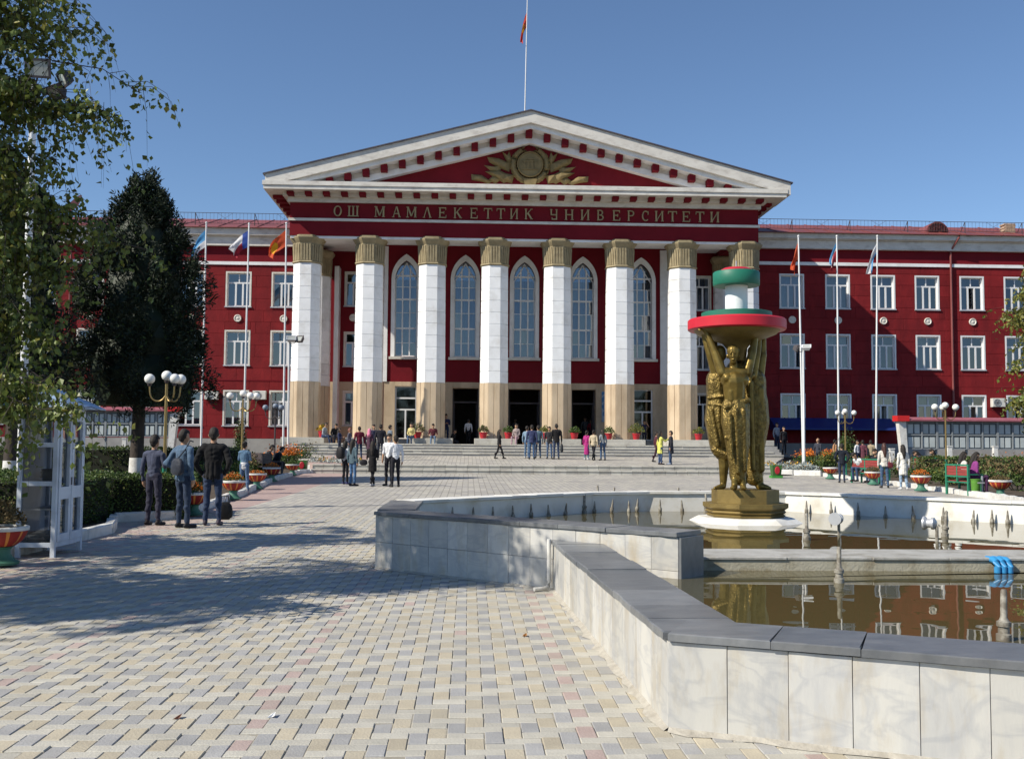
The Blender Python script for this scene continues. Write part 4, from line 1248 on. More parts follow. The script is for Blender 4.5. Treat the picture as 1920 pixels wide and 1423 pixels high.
# blue poster beside the right-hand doorway
pc = (xx(1128, YW, 760), xx(1138, YW, 760), zz(790, YW), zz(733, YW))
b = MB(); b.box(pc[0], pc[1], YW - .075, YW - .04, pc[2], pc[3])
put('poster', b.mesh('poster', 'poster'), label='tall blue poster on the stone wall beside the right open doorway', cat='poster')

# ================================================================== FOUNTAIN
RIM, RIM2, DIV, WAT1, WAT2 = .68, .515, .385, .25, .335
def P2(px, py, z):
    p = atz(px, py, z); return Vector((p.x, p.y))
f1 = P2(703, 1065, 0); fE = P2(1272, 999, RIM)
f3 = P2(1254, 1370, 0)
f4 = P2(1571, 1407, 0)
f4 = f3 + (f4 - f3).normalized() * 5.6
fQ = P2(735, 937, RIM); fR = P2(1080, 921.5, RIM); fS = P2(1174, 916.5, RIM + .0); fT = P2(1462, 919, RIM); fU = P2(1520, 922.5, RIM); fV = P2(1925, 938.5, RIM)
fV2 = fU + (fV - fU) * 1.35
fR = fQ + (fR - fQ) * 1.0
fS = fR + Vector((1.25, .45)); fT.y = fS.y + .1
# where the front ray's side meets the main wall
d1 = (fE - f1).normalized()
p2p = P2(1068, 1100, 0)
f2 = f1 + d1 * ((p2p - f1).dot(d1))
M['cement'] = mat('spilled cement', (0.46, 0.43, 0.37), (0.34, 0.31, 0.26), rough=0.9, nscale=14, bump=0.4)
fountain = thing('fountain', (3.3, 14.6, 0), 'wide star-shaped fountain basin with marble-clad walls and dark granite coping, right foreground', 'fountain')
def seg(A, B, inward, zt, th_, rows, sw, core='pool', ext=(0, 0), cop=True, slabs=True, z0=0.0, cmat='coping'):
    """a basin wall from A to B: core, outer marble slabs, coping slabs"""
    A, B = Vector(A), Vector(B)
    d = (B - A).normalized(); n = Vector((-d.y, d.x)) * inward
    Ln = (B - A).length
    b = MB()
    a3, b3 = A + n * .025, B + n * .025
    q = [a3, b3, b3 + n * (th_ - .03), a3 + n * (th_ - .03)]
    b.hexa([(p.x, p.y, z0 - .05) for p in q], [(p.x, p.y, zt - .045) for p in q])
    w = put('basin_wall', b.mesh('basin_wall', core), fountain)
    ang = math.atan2(d.y, d.x)
    if slabs:
        ns = max(1, round(Ln / sw)); w_ = Ln / ns
        hz_ = (zt - .045) / rows
        b = MB()
        b.cbox(.0015, w_ - .0015, 0, .024, .0015, hz_ - .002, .0018)
        me = b.mesh('marble_slab', 'marble')
        for k in range(ns):
            for r_ in range(rows):
                p = A + d * (k * w_)
                of = random.uniform(0, .004)
                put('marble_slab', me, w, (p.x - n.x * of, p.y - n.y * of, r_ * hz_), (random.gauss(0, .002), 0, ang + random.gauss(0, .002)))
        # cement smeared along the foot of the wall
        b = MB(); m_ = int(Ln / .12)
        V = []
        for k in range(m_ + 1):
            p = A + d * (Ln * k / m_)
            q = p - n * (.015 + .05 * abs(math.sin(k * 1.7) * math.sin(k * .63 + 1)) + random.uniform(0, .02))
            V += [(p.x, p.y, .022), (q.x, q.y, .002)]
        b.add(V, [(2 * k, 2 * k + 2, 2 * k + 3, 2 * k + 1) for k in range(m_)])
        put('cement_fillet', b.mesh('cement_fillet', 'cement'), w)
    if cop:
        A2, L2 = A - d * ext[0], Ln + ext[0] + ext[1]
        wd = th_ + .05
        x = 0.0
        while x < L2 - .01:
            w_ = random.uniform(.42, .78)
            if x + w_ > L2 - .3: w_ = L2 - x
            b = MB(); c = .005
            e0, e1 = random.uniform(-.006, .006), random.uniform(-.006, .006)
            m1, m2 = random.uniform(.3, .45) * w_, random.uniform(.55, .7) * w_
            ch_ = [random.choice((0, 0, 0, .008)) for _ in range(2)]
            fx_ = [.0018, m1, m2, w_ - .0018]; fy_ = [e0, e0 + ch_[0], e1 + ch_[1], e1]
            lo = [(a_, y_, 0) for a_, y_ in zip(fx_, fy_)]; hi = [(a_, y_, .036) for a_, y_ in zip(fx_, fy_)]; tp = [(min(max(a_, .0018 + c), w_ - .0018 - c), y_ + c + .004 * random.random(), .042) for a_, y_ in zip(fx_, fy_)]
            bk = [(w_ - .0018, wd, 0), (.0018, wd, 0), (w_ - .0018, wd, .042), (.0018, wd, .042)]
            V = lo + hi + tp + bk
            b.add(V, [(0, 1, 5, 4), (1, 2, 6, 5), (2, 3, 7, 6), (4, 5, 9, 8), (5, 6, 10, 9), (6, 7, 11, 10), (8, 9, 10, 11, 14, 15), (3, 12, 14, 11, 7), (13, 0, 4, 8, 15), (12, 13, 15, 14), (13, 12, 3, 2, 1, 0)])
            p = A2 + d * x - n * .025
            put('coping_slab', b.mesh('coping_slab', cmat), w, (p.x, p.y, zt - .043 + random.uniform(0, .005)), (random.gauss(0, .004), random.gauss(0, .003), ang))
            x += w_
    return w
CW = .43
seg(f1, fE, 1, RIM, .40, 2, .31, ext=(0, 0))
seg(f2 + Vector((.02, -.02)), f3, 1, RIM2, CW, 1, .42, ext=(0, -.03))
seg(f3, f4, 1, RIM2, CW, 1, .305, ext=(0, 0))
seg(fQ, f1, 1, RIM - .002, CW, 2, .31, ext=(0, -.42))
seg(fR, fQ, 1, RIM, .36, 2, .5, ext=(0, -.1), cmat='pool')
seg(fS, fR, 1, RIM - .003, .3, 2, .6, ext=(0, 0), cmat='pool')
seg(fT, fS, 1, RIM, .3, 2, .6, ext=(0, 0), cmat='pool')
seg(fU, fT, 1, RIM - .004, .3, 2, .6, cmat='pool')
seg(fV2, fU, 1, RIM, .34, 2, .6, cmat='pool')
fW = Vector((fV2.x + 1.2, fV2.y - 3.2)); 
seg(fW, fV2, 1, RIM - .003, .4, 2, .6)
fX = Vector((f4.x + .9, 10.5))
seg(fX, fW, 1, RIM, .4, 2, .6)
seg(f4, Vector((f4.x + .9, 10.5)), 1, RIM2, CW, 1, .42)
# low dividing walls
dA, dB = P2(1262, 1043.5, DIV), P2(1925, 1046, DIV)
dB = dA + (dB - dA) * 1.6
b = MB()
dd = (dB - dA).normalized(); nn_ = Vector((-dd.y, dd.x))
q = [dA, dB, dB + nn_ * .8, dA + nn_ * .8]
b.hexa([(p.x, p.y, -.05) for p in q], [(p.x, p.y, DIV - .03) for p in q])
dv = put('dividing_wall', b.mesh('dividing_wall', 'slime'), fountain)
k = 0; x = -.02
while x < (dB - dA).length:
    w_ = random.uniform(.7, 1.25)
    b = MB(); b.cbox(.002, w_ - .002, -.012 + random.uniform(-.01, .004), .80, 0, .03, .006)
    p = dA + dd * x
    put('ledge_slab', b.mesh('ledge_slab', 'conc'), dv, (p.x, p.y, DIV - .03 + random.uniform(0, .003)), (0, 0, math.atan2(dd.y, dd.x)))
    x += w_
# pier that closes the end of the main wall
b = MB()
n1 = Vector((-d1.y, d1.x))
q = [fE + d1 * .001, fE + d1 * .03, fE + d1 * .03 + n1 * .42, fE + d1 * .001 + n1 * .42]
b.hexa([(p.x, p.y, 0) for p in q], [(p.x, p.y, RIM - .047) for p in q])
put('wall_end_slab', b.mesh('wall_end_slab', 'coping'), fountain)
eA, eB = P2(1080, 946, .43), P2(1335, 947, .43)
b = MB(); b.box(eA.x, eB.x, eA.y, eA.y + .4, -.05, .43); put('dividing_wall', b.mesh('dividing_wall', 'slime'), fountain)
# pool floor
b = MB(); b.prismz([(p.x, p.y) for p in (f1, f2, f3, f4, fX, fW, fV2, fU, fT, fS, fR, fQ)], -.03, .012)
put('pool_floor', b.mesh('pool_floor', 'slime'), fountain)
# plastic drain pipe in the corner
b = MB(); c0 = f2 + Vector((-.03, -.06))
b.tube([(c0.x, c0.y, RIM - .15), (c0.x, c0.y, .1), (c0.x - .01, c0.y - .01, .045), (c0.x - .05, c0.y - .05, .03), (c0.x - .16, c0.y - .10, .028)], .022, 10)
put('drain_pipe', b.mesh('drain_pipe', 'kerb', True), fountain)

# water
def water_material():
    m = bpy.data.materials.new('murky water')
    m.use_nodes = True
    N, L = m.node_tree.nodes, m.node_tree.links
    b = N['Principled BSDF']
    b.inputs['Base Color'].default_value = (0.092, 0.076, 0.030, 1)
    b.inputs['Roughness'].default_value = 0.0
    b.inputs['IOR'].default_value = 1.33
    b.inputs['Specular IOR Level'].default_value = 0.42
    geo = N.new('ShaderNodeNewGeometry')
    nz = N.new('ShaderNodeTexNoise'); nz.inputs['Scale'].default_value = 1.6; nz.inputs['Detail'].default_value = 1.5
    L.new(geo.outputs['Position'], nz.inputs['Vector'])
    bp = N.new('ShaderNodeBump'); bp.inputs['Strength'].default_value = 0.045; bp.inputs['Distance'].default_value = 0.05
    L.new(nz.outputs['Fac'], bp.inputs['Height'])
    L.new(bp.outputs[0], b.inputs['Normal'])
    return m
M['water'] = water_material()
b = MB()
wf = [f2 + Vector((.1, 0)), f3 + Vector((.2, .2)), f4 + Vector((-.1, .2)), Vector((f4.x + .8, 10.4)), dB + nn_ * .1, dA + nn_ * .1, fE]
b.add([(p.x, p.y, WAT1) for p in wf], [tuple(range(len(wf)))])
put('water', b.mesh('water', 'water'), kind='structure')
b = MB()
wm = [f1 + Vector((.2, .1)), fE + n1 * .2, dA + nn_ * .4, dB + nn_ * .4, fW + Vector((-.2, .1)), fV2 + Vector((-.1, -.1)), fU + Vector((0, -.1)), fT + Vector((0, -.1)), fS + Vector((0, -.1)), fR + Vector((.05, -.1)), fQ + Vector((.15, -.1))]
b.add([(p.x, p.y, WAT2) for p in wm], [tuple(range(len(wm)))])
put('water', b.mesh('water', 'water'), kind='structure')

# nozzles along the walls
b = MB()
b.lathe([(.022, -.35), (.022, -.02), (.034, 0), (.034, .05), (.022, .07), (.018, .12), (.010, .19), (.006, .205)], n=10)
nzm = b.mesh('nozzle', 'nozzle', True)
def along(A, B, pxs, off):
    A, B = Vector(A), Vector(B)
    d = (B - A).normalized(); n = Vector((-d.y, d.x))
    if n.y > 0: n = -n
    for px in pxs:
        # intersect the pixel's vertical plane with the wall line
        r_ = ray(px, 940); rv = Vector((r_.x, r_.y))
        den_ = rv.x * d.y - rv.y * d.x
        t = (A.x * d.y - A.y * d.x) / den_
        p = rv * t + n * off
        put('nozzle', nzm, fountain, (p.x, p.y, WAT2 + random.uniform(-.02, .03)), (random.gauss(0, .05), random.gauss(0, .05), 0))
along(fQ, fR, [812, 851, 888, 926, 960, 993, 1024], .43)
along(fS, fT, [1186, 1228, 1269, 1312], .4)
along(fR, fS, [1096, 1128, 1160], .38)
along(fU, fV, [1532, 1578, 1628, 1678, 1730, 1785, 1840, 1875, 1904], .42)
b = MB()
b.lathe([(.03, -.4), (.03, .02), (.048, .02), (.048, .08), (.036, .085), (.036, .13), (.046, .13), (.046, .16), (.03, .17), (.022, .19), (.02, .36), (.014, .37)], n=12)
bn = b.mesh('jet_nozzle', ['nozzle'], True)
for px, py, w_ in ((1573, 1092, WAT1), (1882, 1200, WAT1), (1513, 1012, WAT2), (1122, 940, WAT2), (1272, 945, WAT2), (1313, 952, WAT2), (1150, 945, WAT2), (1771, 1005, WAT2), (1095, 962, WAT2), (1325, 962, WAT2)):
    p = atz(px, py, w_)
    put('jet_nozzle', bn, fountain, (p.x, p.y, w_ - .04), (random.gauss(0, .03), random.gauss(0, .04), 0))
# underwater lamps on pipes
for px, py, ry in ((1573, 978, .9), (1757, 990, -.7)):
    p = atz(px, py + 25, WAT2)
    b = MB(); b.tube([(0, 0, -.3), (0, 0, .18), (.03, 0, .2)], .02, 8, 1)
    b.rings([[(-.16 + y_, r_ * math.cos(t), .22 + r_ * math.sin(t)) for t in np.linspace(0, 2 * math.pi, 16, endpoint=False)] for r_, y_ in ((.085, 0), (.085, .02), (.055, .05), (.055, .09), (.075, .10), (.075, .13), (.03, .16))])
    put('pool_lamp', b.mesh('pool_lamp', ['metal', 'nozzle'], True), fountain, (p.x, p.y, WAT2), (0, 0, ry))
# blue elbows on the dividing wall
for k, px in enumerate((1838, 1849, 1860)):
    p = atz(px, 1062, WAT1 + .02)
    b = MB(); b.tube([(0, .12, .055), (0, -.02, .06), (0, -.07, .045), (0, -.09, 0), (0, -.09, -.15)], .034, 10)
    t_ = (p.x - dA.x) / dd.x            # on the front face of the dividing wall
    put('pipe_elbow', b.mesh('pipe_elbow', 'bluepipe', True), fountain, (p.x, dA.y + dd.y * t_ - .03, WAT1 + .06))
p = atz(1187, 957, WAT2)
b = MB(); b.tube([(-.08, 0, .03), (.08, 0, .03)], .04, 10); b.tube([(0, 0, .03), (0, -.08, .03)], .045, 10)
put('pipe_elbow', b.mesh('pipe_elbow', 'bluepipe', True), fountain, (p.x, p.y, WAT2 + .03))

# ================================================================== BODIES: closed capsules melted into one continuous surface
QUEUE = []
def capsule_geo(a, b_, ra, rb, flat=1.0, n=10):
    a, b_ = np.array(a, float), np.array(b_, float)
    ax_ = b_ - a
    L_ = np.linalg.norm(ax_)
    t = ax_ / L_ if L_ > 1e-6 else np.array([0, 0, 1.0])
    h_ = np.array([0, 0, 1.0]) if abs(t[2]) < .9 else np.array([1.0, 0, 0])
    u_ = np.cross(t, h_); u_ /= np.linalg.norm(u_); w_ = np.cross(t, u_)
    rr = []
    for k in range(1, 5):
        th_ = math.pi / 2 * k / 4
        rr.append((a - t * ra * math.cos(th_), ra * math.sin(th_)))
    for k in range(0, 4):
        th_ = math.pi / 2 * k / 4
        rr.append((b_ + t * rb * math.sin(th_), rb * math.cos(th_)))
    V = [a - t * ra]
    for c, r_ in rr:
        for i in range(n):
            an = 2 * math.pi * i / n
            V.append(c + (u_ * math.cos(an) + w_ * math.sin(an)) * r_)
    V.append(b_ + t * rb)
    V = np.array(V)
    if flat != 1.0:
        cy_ = (a[1] + b_[1]) / 2
        V[:, 1] = cy_ + (V[:, 1] - cy_) * flat
    Fq = []
    for i in range(n): Fq.append((0, 1 + (i + 1) % n, 1 + i))
    for k in range(len(rr) - 1):
        for i in range(n):
            o = 1 + k * n
            Fq.append((o + i, o + (i + 1) % n, o + n + (i + 1) % n, o + n + i))
    o = 1 + (len(rr) - 1) * n
    e = len(V) - 1
    for i in range(n): Fq.append((o + i, o + (i + 1) % n, e))
    return V, Fq
def body(caps, voxel, mats, smooth=4):
    """caps: (a, b, ra, rb, label, flat). Returns a queue entry whose mesh is made in flush()."""
    vs_, fs = [], []
    for c in caps:
        V, Fq = capsule_geo(c[0], c[1], c[2], c[3], c[5] if len(c) > 5 else 1.0)
        o = len(vs_)
        vs_ += [tuple(p) for p in V]
        fs += [tuple(i + o for i in f) for f in Fq]
    me = bpy.data.meshes.new('tmp_body')
    me.from_pydata(vs_, [], fs)
    o = bpy.data.objects.new('tmp_body', me)
    COL.objects.link(o)
    r_ = o.modifiers.new('r', 'REMESH'); r_.mode = 'VOXEL'; r_.voxel_size = voxel
    s_ = o.modifiers.new('s', 'SMOOTH'); s_.iterations = smooth; s_.factor = .5
    e = {'o': o, 'caps': caps, 'mats': mats, 'mesh': None}
    QUEUE.append(e)
    return e
def flush():
    dg = bpy.context.evaluated_depsgraph_get()
    dg.update()
    for e in QUEUE:
        ev = e['o'].evaluated_get(dg)
        me = bpy.data.meshes.new_from_object(ev)
        me.name = 'body'
        n = len(me.polygons)
        C3 = np.zeros(n * 3, np.float32); me.polygons.foreach_get('center', C3)
        C3 = C3.reshape(-1, 3).astype(float)
        labels = sorted({c[4] for c in e['caps']})
        best = np.full(n, 1e9); lab = np.zeros(n, int)
        for c in e['caps']:
            a, b_ = np.array(c[0], float), np.array(c[1], float)
            fl = c[5] if len(c) > 5 else 1.0
            Pp = C3.copy()
            cy_ = (a[1] + b_[1]) / 2
            Pp[:, 1] = cy_ + (Pp[:, 1] - cy_) / fl
            ab = b_ - a
            L2 = ab @ ab
            t = np.clip(((Pp - a) @ ab) / L2, 0, 1) if L2 > 1e-9 else np.zeros(n)
            d = np.linalg.norm(Pp - a - t[:, None] * ab, axis=1) - (c[2] + (c[3] - c[2]) * t)
            up = d < best
            best[up] = d[up]; lab[up] = labels.index(c[4])
        if e.get('hem') is not None and 'top' in labels:
            low = (lab == labels.index('top')) & (C3[:, 2] < e['hem'])
            lab[low] = labels.index('pants')
        me.materials.clear()
        for l_ in labels: me.materials.append(e['mats'][l_])
        me.polygons.foreach_set('material_index', lab.astype(np.int32))
        me.polygons.foreach_set('use_smooth', [True] * n)
        me.update()
        # folds: push the cloth in and out along its normals
        amp = e.get('fold', 0)
        if amp:
            nv = len(me.vertices)
            co = np.zeros(nv * 3, np.float32); me.vertices.foreach_get('co', co); co = co.reshape(-1, 3).astype(float)
            nr = np.zeros(nv * 3, np.float32); me.vertices.foreach_get('normal', nr); nr = nr.reshape(-1, 3).astype(float)
            skin_ix = [labels.index(l_) for l_ in ('skin', 'hair', 'shoe') if l_ in labels]
            isc = np.ones(nv)
            for pl, lb_ in zip(me.polygons, lab):
                if lb_ in skin_ix:
                    for vi in pl.vertices: isc[vi] = 0
            x, y, z = co.T
            ph = e['seed']
            w = np.sin(26 * z + 15 * x + 2.2 * np.sin(9 * x + 11 * y + ph) + ph) * np.sin(7 * z + 13 * y + ph * 2) + .6 * np.sin(44 * z - 25 * x + 3 * np.sin(13 * z + ph)) * np.sin(11 * x + 9 * z + ph)
            co += nr * (w * amp * isc)[:, None]
            me.vertices.foreach_set('co', co.astype(np.float32).ravel())
            me.update()
        e['mesh'] = me
    for e in QUEUE:
        m0 = e['o'].data
        bpy.data.objects.remove(e['o'])
        bpy.data.meshes.remove(m0)

# ---- statue: three figures carrying a bowl
SC0 = atz(1397, 981, WAT2)                # rough centre on the water
SY = SC0.y + .35
SXc = at(1397, 950, SY).x
statue = thing('fountain_statue', (SXc, SY, WAT2), 'golden statue of three figures carrying a red and green bowl on their raised arms', 'statue')
def sz_(py): return at(1397, py, SY).z
BX = at(1381, 600, SY).x - SXc
def lev(prof, n=8, a0=math.pi / 8, **kw):
    b = MB(); b.lathe([(r_ / math.cos(math.pi / n) if n == 8 else r_, z) for r_, z in prof], SXc + (0 if n == 8 else BX), SY, n, 0, a0); return b
u1 = SY / F
z0 = WAT2
zt1, zt2, zt3 = sz_(968), sz_(942), sz_(917)
put('plinth_foot', lev([(.80, -.02), (.80, z0), (.70, zt1 - .02), (.66, zt1), (.5, zt1)]).mesh('plinth_foot', 'pool'), statue)
put('plinth_moulding', lev([(.535, zt1 + .002), (.56, zt1 + .03), (.53, zt1 + .05), (.57, zt1 + .08), (.545, zt1 + .11), (.60, zt1 + .15), (.60, zt2)]).mesh('plinth_moulding', 'golddull'), statue)
put('plinth', lev([(.475, zt2 + .002), (.475, zt3)]).mesh('plinth', 'golddull'), statue)
r1 = 92 * u1
zr0, zr1 = sz_(621), sz_(600)
put('bowl', lev([(.10, sz_(676)), (.14, sz_(656)), (.22, sz_(645)), (.42, sz_(636)), (.60, sz_(628)), (.66, zr0 + .001)], 32, 0).mesh('bowl', 'golddull', True), statue)
put('bowl_rim', lev([(r1 - .02, zr0 + .003), (r1, zr0 + .02), (r1, zr1 - .02), (r1 - .02, zr1)], 40, 0).mesh('bowl_rim', 'discred', True), statue)
put('bowl_tier', lev([(66 * u1, zr1 + .002), (66 * u1, zr1 + .105), (64 * u1, zr1 + .11)], 36, 0).mesh('bowl_tier', 'discgreen', True), statue)
zc0, zc1 = zr1 + .112, sz_(537)
put('bowl_column', lev([(21 * u1, zc0), (21 * u1, zc1 + .05)], 24, 0).mesh('bowl_column', 'white', True), statue)
put('upper_ring', lev([(43 * u1, zc1), (44 * u1, zc1 + .01), (44 * u1, sz_(513)), (42.5 * u1, sz_(513) + .015)], 36, 0).mesh('upper_ring', 'discgreen', True), statue)
put('upper_cap', lev([(31 * u1, sz_(513) + .016), (31 * u1, sz_(508)), (24 * u1, sz_(504)), (3 * u1, sz_(503))], 32, 0).mesh('upper_cap', 'discred', True), statue)
b = MB(); b.tube([(SXc + BX, SY, sz_(504)), (SXc + BX, SY, sz_(490))], .01, 6); put('spout', b.mesh('spout', 'metal'), statue)
def s3(px, py, dy=0.0):
    p = at(px, py, SY + dy); return (p.x, p.y, p.z)
def px_r(r_): return r_ * u1
GM = {'g': M['gold'], 'c': M['goldcloth']}
def cp(pa, pb, ra, rb, lab='g', flat=1.0):
    k = 1.07 if max(ra, rb) > 12.5 or lab == 'c' else (1.05 if max(ra, rb) > 6.9 and pa[1] > 690 or pb[1] < 665 and ra < 10 and ra > 4.9 else 1.0)
    return (s3(*pa), s3(*pb), px_r(ra) * k, px_r(rb) * k, lab, flat)
FD = -.34
fig1 = [cp((1375, 667, FD - .03), (1375, 658, FD - .02), 9.5, 11.5), cp((1375, 675, FD - .05), (1375, 678, FD - .05), 6.5, 5.5),   # head, jaw
        cp((1374.5, 664, FD - .12), (1374.5, 669, FD - .135), 1.5, 2.2), cp((1370, 661.5, FD - .105), (1379, 661.5, FD - .105), 2, 2), cp((1371.5, 674.5, FD - .115), (1377.5, 674.5, FD - .115), 1.3, 1.3),
        cp((1363.5, 667, FD - .01), (1363.5, 671, FD), 2.2, 1.8), cp((1386.5, 667, FD - .01), (1386.5, 671, FD), 2.2, 1.8),
        cp((1375, 679, FD), (1376, 692, FD + .02), 7, 8.5),
        cp((1360, 699, FD), (1395, 699, FD), 9.5, 10), cp((1366, 712, FD), (1389, 713, FD), 14, 14), cp((1364, 709, FD - .06), (1369, 712, FD - .07), 9, 8), cp((1385, 709, FD - .06), (1390, 712, FD - .06), 8, 9),
        cp((1376, 716, FD), (1377, 752, FD + .02), 20, 17), cp((1371, 733, FD - .09), (1371, 750, FD - .08), 6, 6), cp((1382, 733, FD - .09), (1382, 750, FD - .08), 6, 6), cp((1377, 752, FD + .02), (1378, 772, FD + .03), 17, 20),
        # arms
        cp((1354, 699, FD), (1341, 662, FD + .05), 9.5, 7.5), cp((1341, 662, FD + .05), (1324, 622, FD + .1), 7.2, 5), cp((1324, 622, FD + .1), (1313, 612, FD + .12), 5.5, 4.5),
        cp((1401, 699, FD), (1411, 660, FD + .05), 9.5, 7.5), cp((1411, 660, FD + .05), (1418, 622, FD + .1), 7.2, 5.2), cp((1418, 622, FD + .1), (1421, 611, FD + .1), 5.5, 5)]
for k, (hx, hy) in enumerate(((1307, 611), (1308, 614.5), (1310, 618), (1313, 620))):
    fig1.append(cp((1314, 613 + k, FD + .12 - .02 * k), (hx, hy, FD + .10 - .03 * k), 2.2, 1.7))
fig1.append(cp((1318, 614, FD + .06), (1311, 608, FD + .03), 2.2, 1.8))
# wrapped cloth
fig1 += [cp((1378, 765, FD + .02), (1379, 790, FD), 24, 25, 'c', .85), cp((1379, 790, FD), (1383, 840, FD + .02), 25, 20, 'c', .85), cp((1383, 840, FD + .02), (1384, 893, FD + .04), 20, 14, 'c', .85),
         cp((1360, 764, FD - .12), (1402, 750, FD - .08), 4, 5, 'c'), cp((1368, 780, FD - .16), (1372, 860, FD - .13), 5, 3, 'c'), cp((1380, 770, FD - .17), (1384, 885, FD - .08), 4, 4, 'c'), cp((1394, 770, FD - .14), (1396, 880, FD - .05), 5, 5, 'c'),
         cp((1362, 820, FD - .12), (1398, 838, FD - .1), 4, 3, 'c'), cp((1400, 760, FD), (1402, 835, FD), 6, 4, 'c'),
         cp((1377, 898, FD), (1377, 912, FD), 6, 6), cp((1377, 913, FD), (1374, 914.5, FD - .16), 6, 4.5), cp((1393, 898, FD), (1393, 912, FD), 6, 6), cp((1393, 913, FD), (1395, 914.5, FD - .16), 6, 4.5)]
for k in range(4):
    fig1.append(cp((1370 + 2.6 * k, 914.5, FD - .16), (1369.3 + 2.6 * k, 915, FD - .2), 1.5, 1.2)); fig1.append(cp((1391 + 2.6 * k, 914.5, FD - .16), (1391 + 2.8 * k, 915, FD - .2), 1.5, 1.2))
# second figure, at the left, seen from the side; third at the right behind
fig2 = [cp((1352, 668, .10), (1350, 658, .1), 10, 11), cp((1351, 680, .1), (1350, 700, .08), 7, 8), cp((1344, 706, .0), (1352, 706, .18), 10, 10),
        cp((1343, 704, -.04), (1331, 665, -.06), 9, 7), cp((1331, 665, -.06), (1319, 625, -.04), 7, 5), cp((1319, 625, -.04), (1312, 612, -.02), 5, 4.5),
        cp((1350, 704, .2), (1341, 660, .25), 8, 7), cp((1341, 660, .25), (1336, 618, .25), 7, 5),
        cp((1345, 712, .02), (1345, 748, .04), 20, 19, 'c'), cp((1337, 717, -.03), (1339, 726, -.04), 10, 10, 'c'), cp((1345, 748, .04), (1343, 786, .04), 19, 21, 'c'), cp((1343, 786, .04), (1349, 838, .05), 21, 17, 'c'), cp((1349, 838, .05), (1352, 850, .05), 17, 12, 'c'),
        cp((1329, 746, -.05), (1356, 742, -.16), 3.5, 3, 'c'), cp((1330, 757, -.05), (1356, 760, -.16), 3, 3, 'c'), cp((1338, 842, -.03), (1362, 852, -.1), 5, 4, 'c'), cp((1342, 850, -.02), (1362, 858, -.08), 5, 4, 'c'), cp((1334, 770, -.1), (1346, 835, -.1), 4, 4, 'c'),
        cp((1356, 848, .0), (1357, 876, .0), 10, 9), cp((1357, 876, .0), (1356, 908, .02), 9, 6), cp((1356, 911, .02), (1345, 914, -.08), 6, 4.5), cp((1345, 914, -.08), (1340, 915, -.12), 4, 3)]
fig3 = [cp((1412, 668, .18), (1412, 658, .18), 10, 11), cp((1412, 680, .16), (1413, 700, .15), 7, 8), cp((1408, 707, .05), (1424, 707, .25), 10, 10),
        cp((1424, 705, .1), (1430, 665, .12), 9, 7.5), cp((1430, 665, .12), (1431, 625, .12), 7, 5.5), cp((1431, 625, .12), (1436, 612, .1), 5.5, 5), cp((1436, 612, .1), (1446, 609, .04), 4, 3),
        cp((1412, 705, -.02), (1420, 660, .0), 8, 7), cp((1420, 660, 0), (1424, 618, 0), 7, 5),
        cp((1415, 714, .1), (1416, 750, .1), 20, 20, 'c'), cp((1416, 750, .1), (1418, 790, .1), 22, 23, 'c'), cp((1418, 790, .1), (1414, 850, .1), 23, 17, 'c'), cp((1414, 850, .1), (1413, 895, .1), 17, 15, 'c'),
        cp((1407, 718, -.1), (1412, 880, -.08), 6, 5, 'g'), cp((1426, 730, -.04), (1428, 880, 0), 7, 6, 'g'), cp((1410, 704, -.08), (1404, 712, -.1), 5, 4),
        cp((1420, 885, .08), (1424, 910, .08), 10, 8), cp((1424, 911, .06), (1438, 914, -.02), 7, 5), cp((1438, 914, -.02), (1444, 915, -.05), 4, 3)]
fig4 = [cp((1385, 700, .25), (1388, 890, .25), 26, 20, 'c'), cp((1385, 690, .25), (1385, 650, .2), 12, 16, 'g')]
st_entries = [body(fig1, .0085, GM, 3), body(fig2, .0105, GM, 4), body(fig3, .0105, GM, 4), body(fig4, .02, GM, 3)]

# ================================================================== OBJECTS ON THE PLAZA
def gpt(px, py, fz=gz):
    p = hit(px, py, fz); return Vector((p.x, p.y, fz(p.y)))

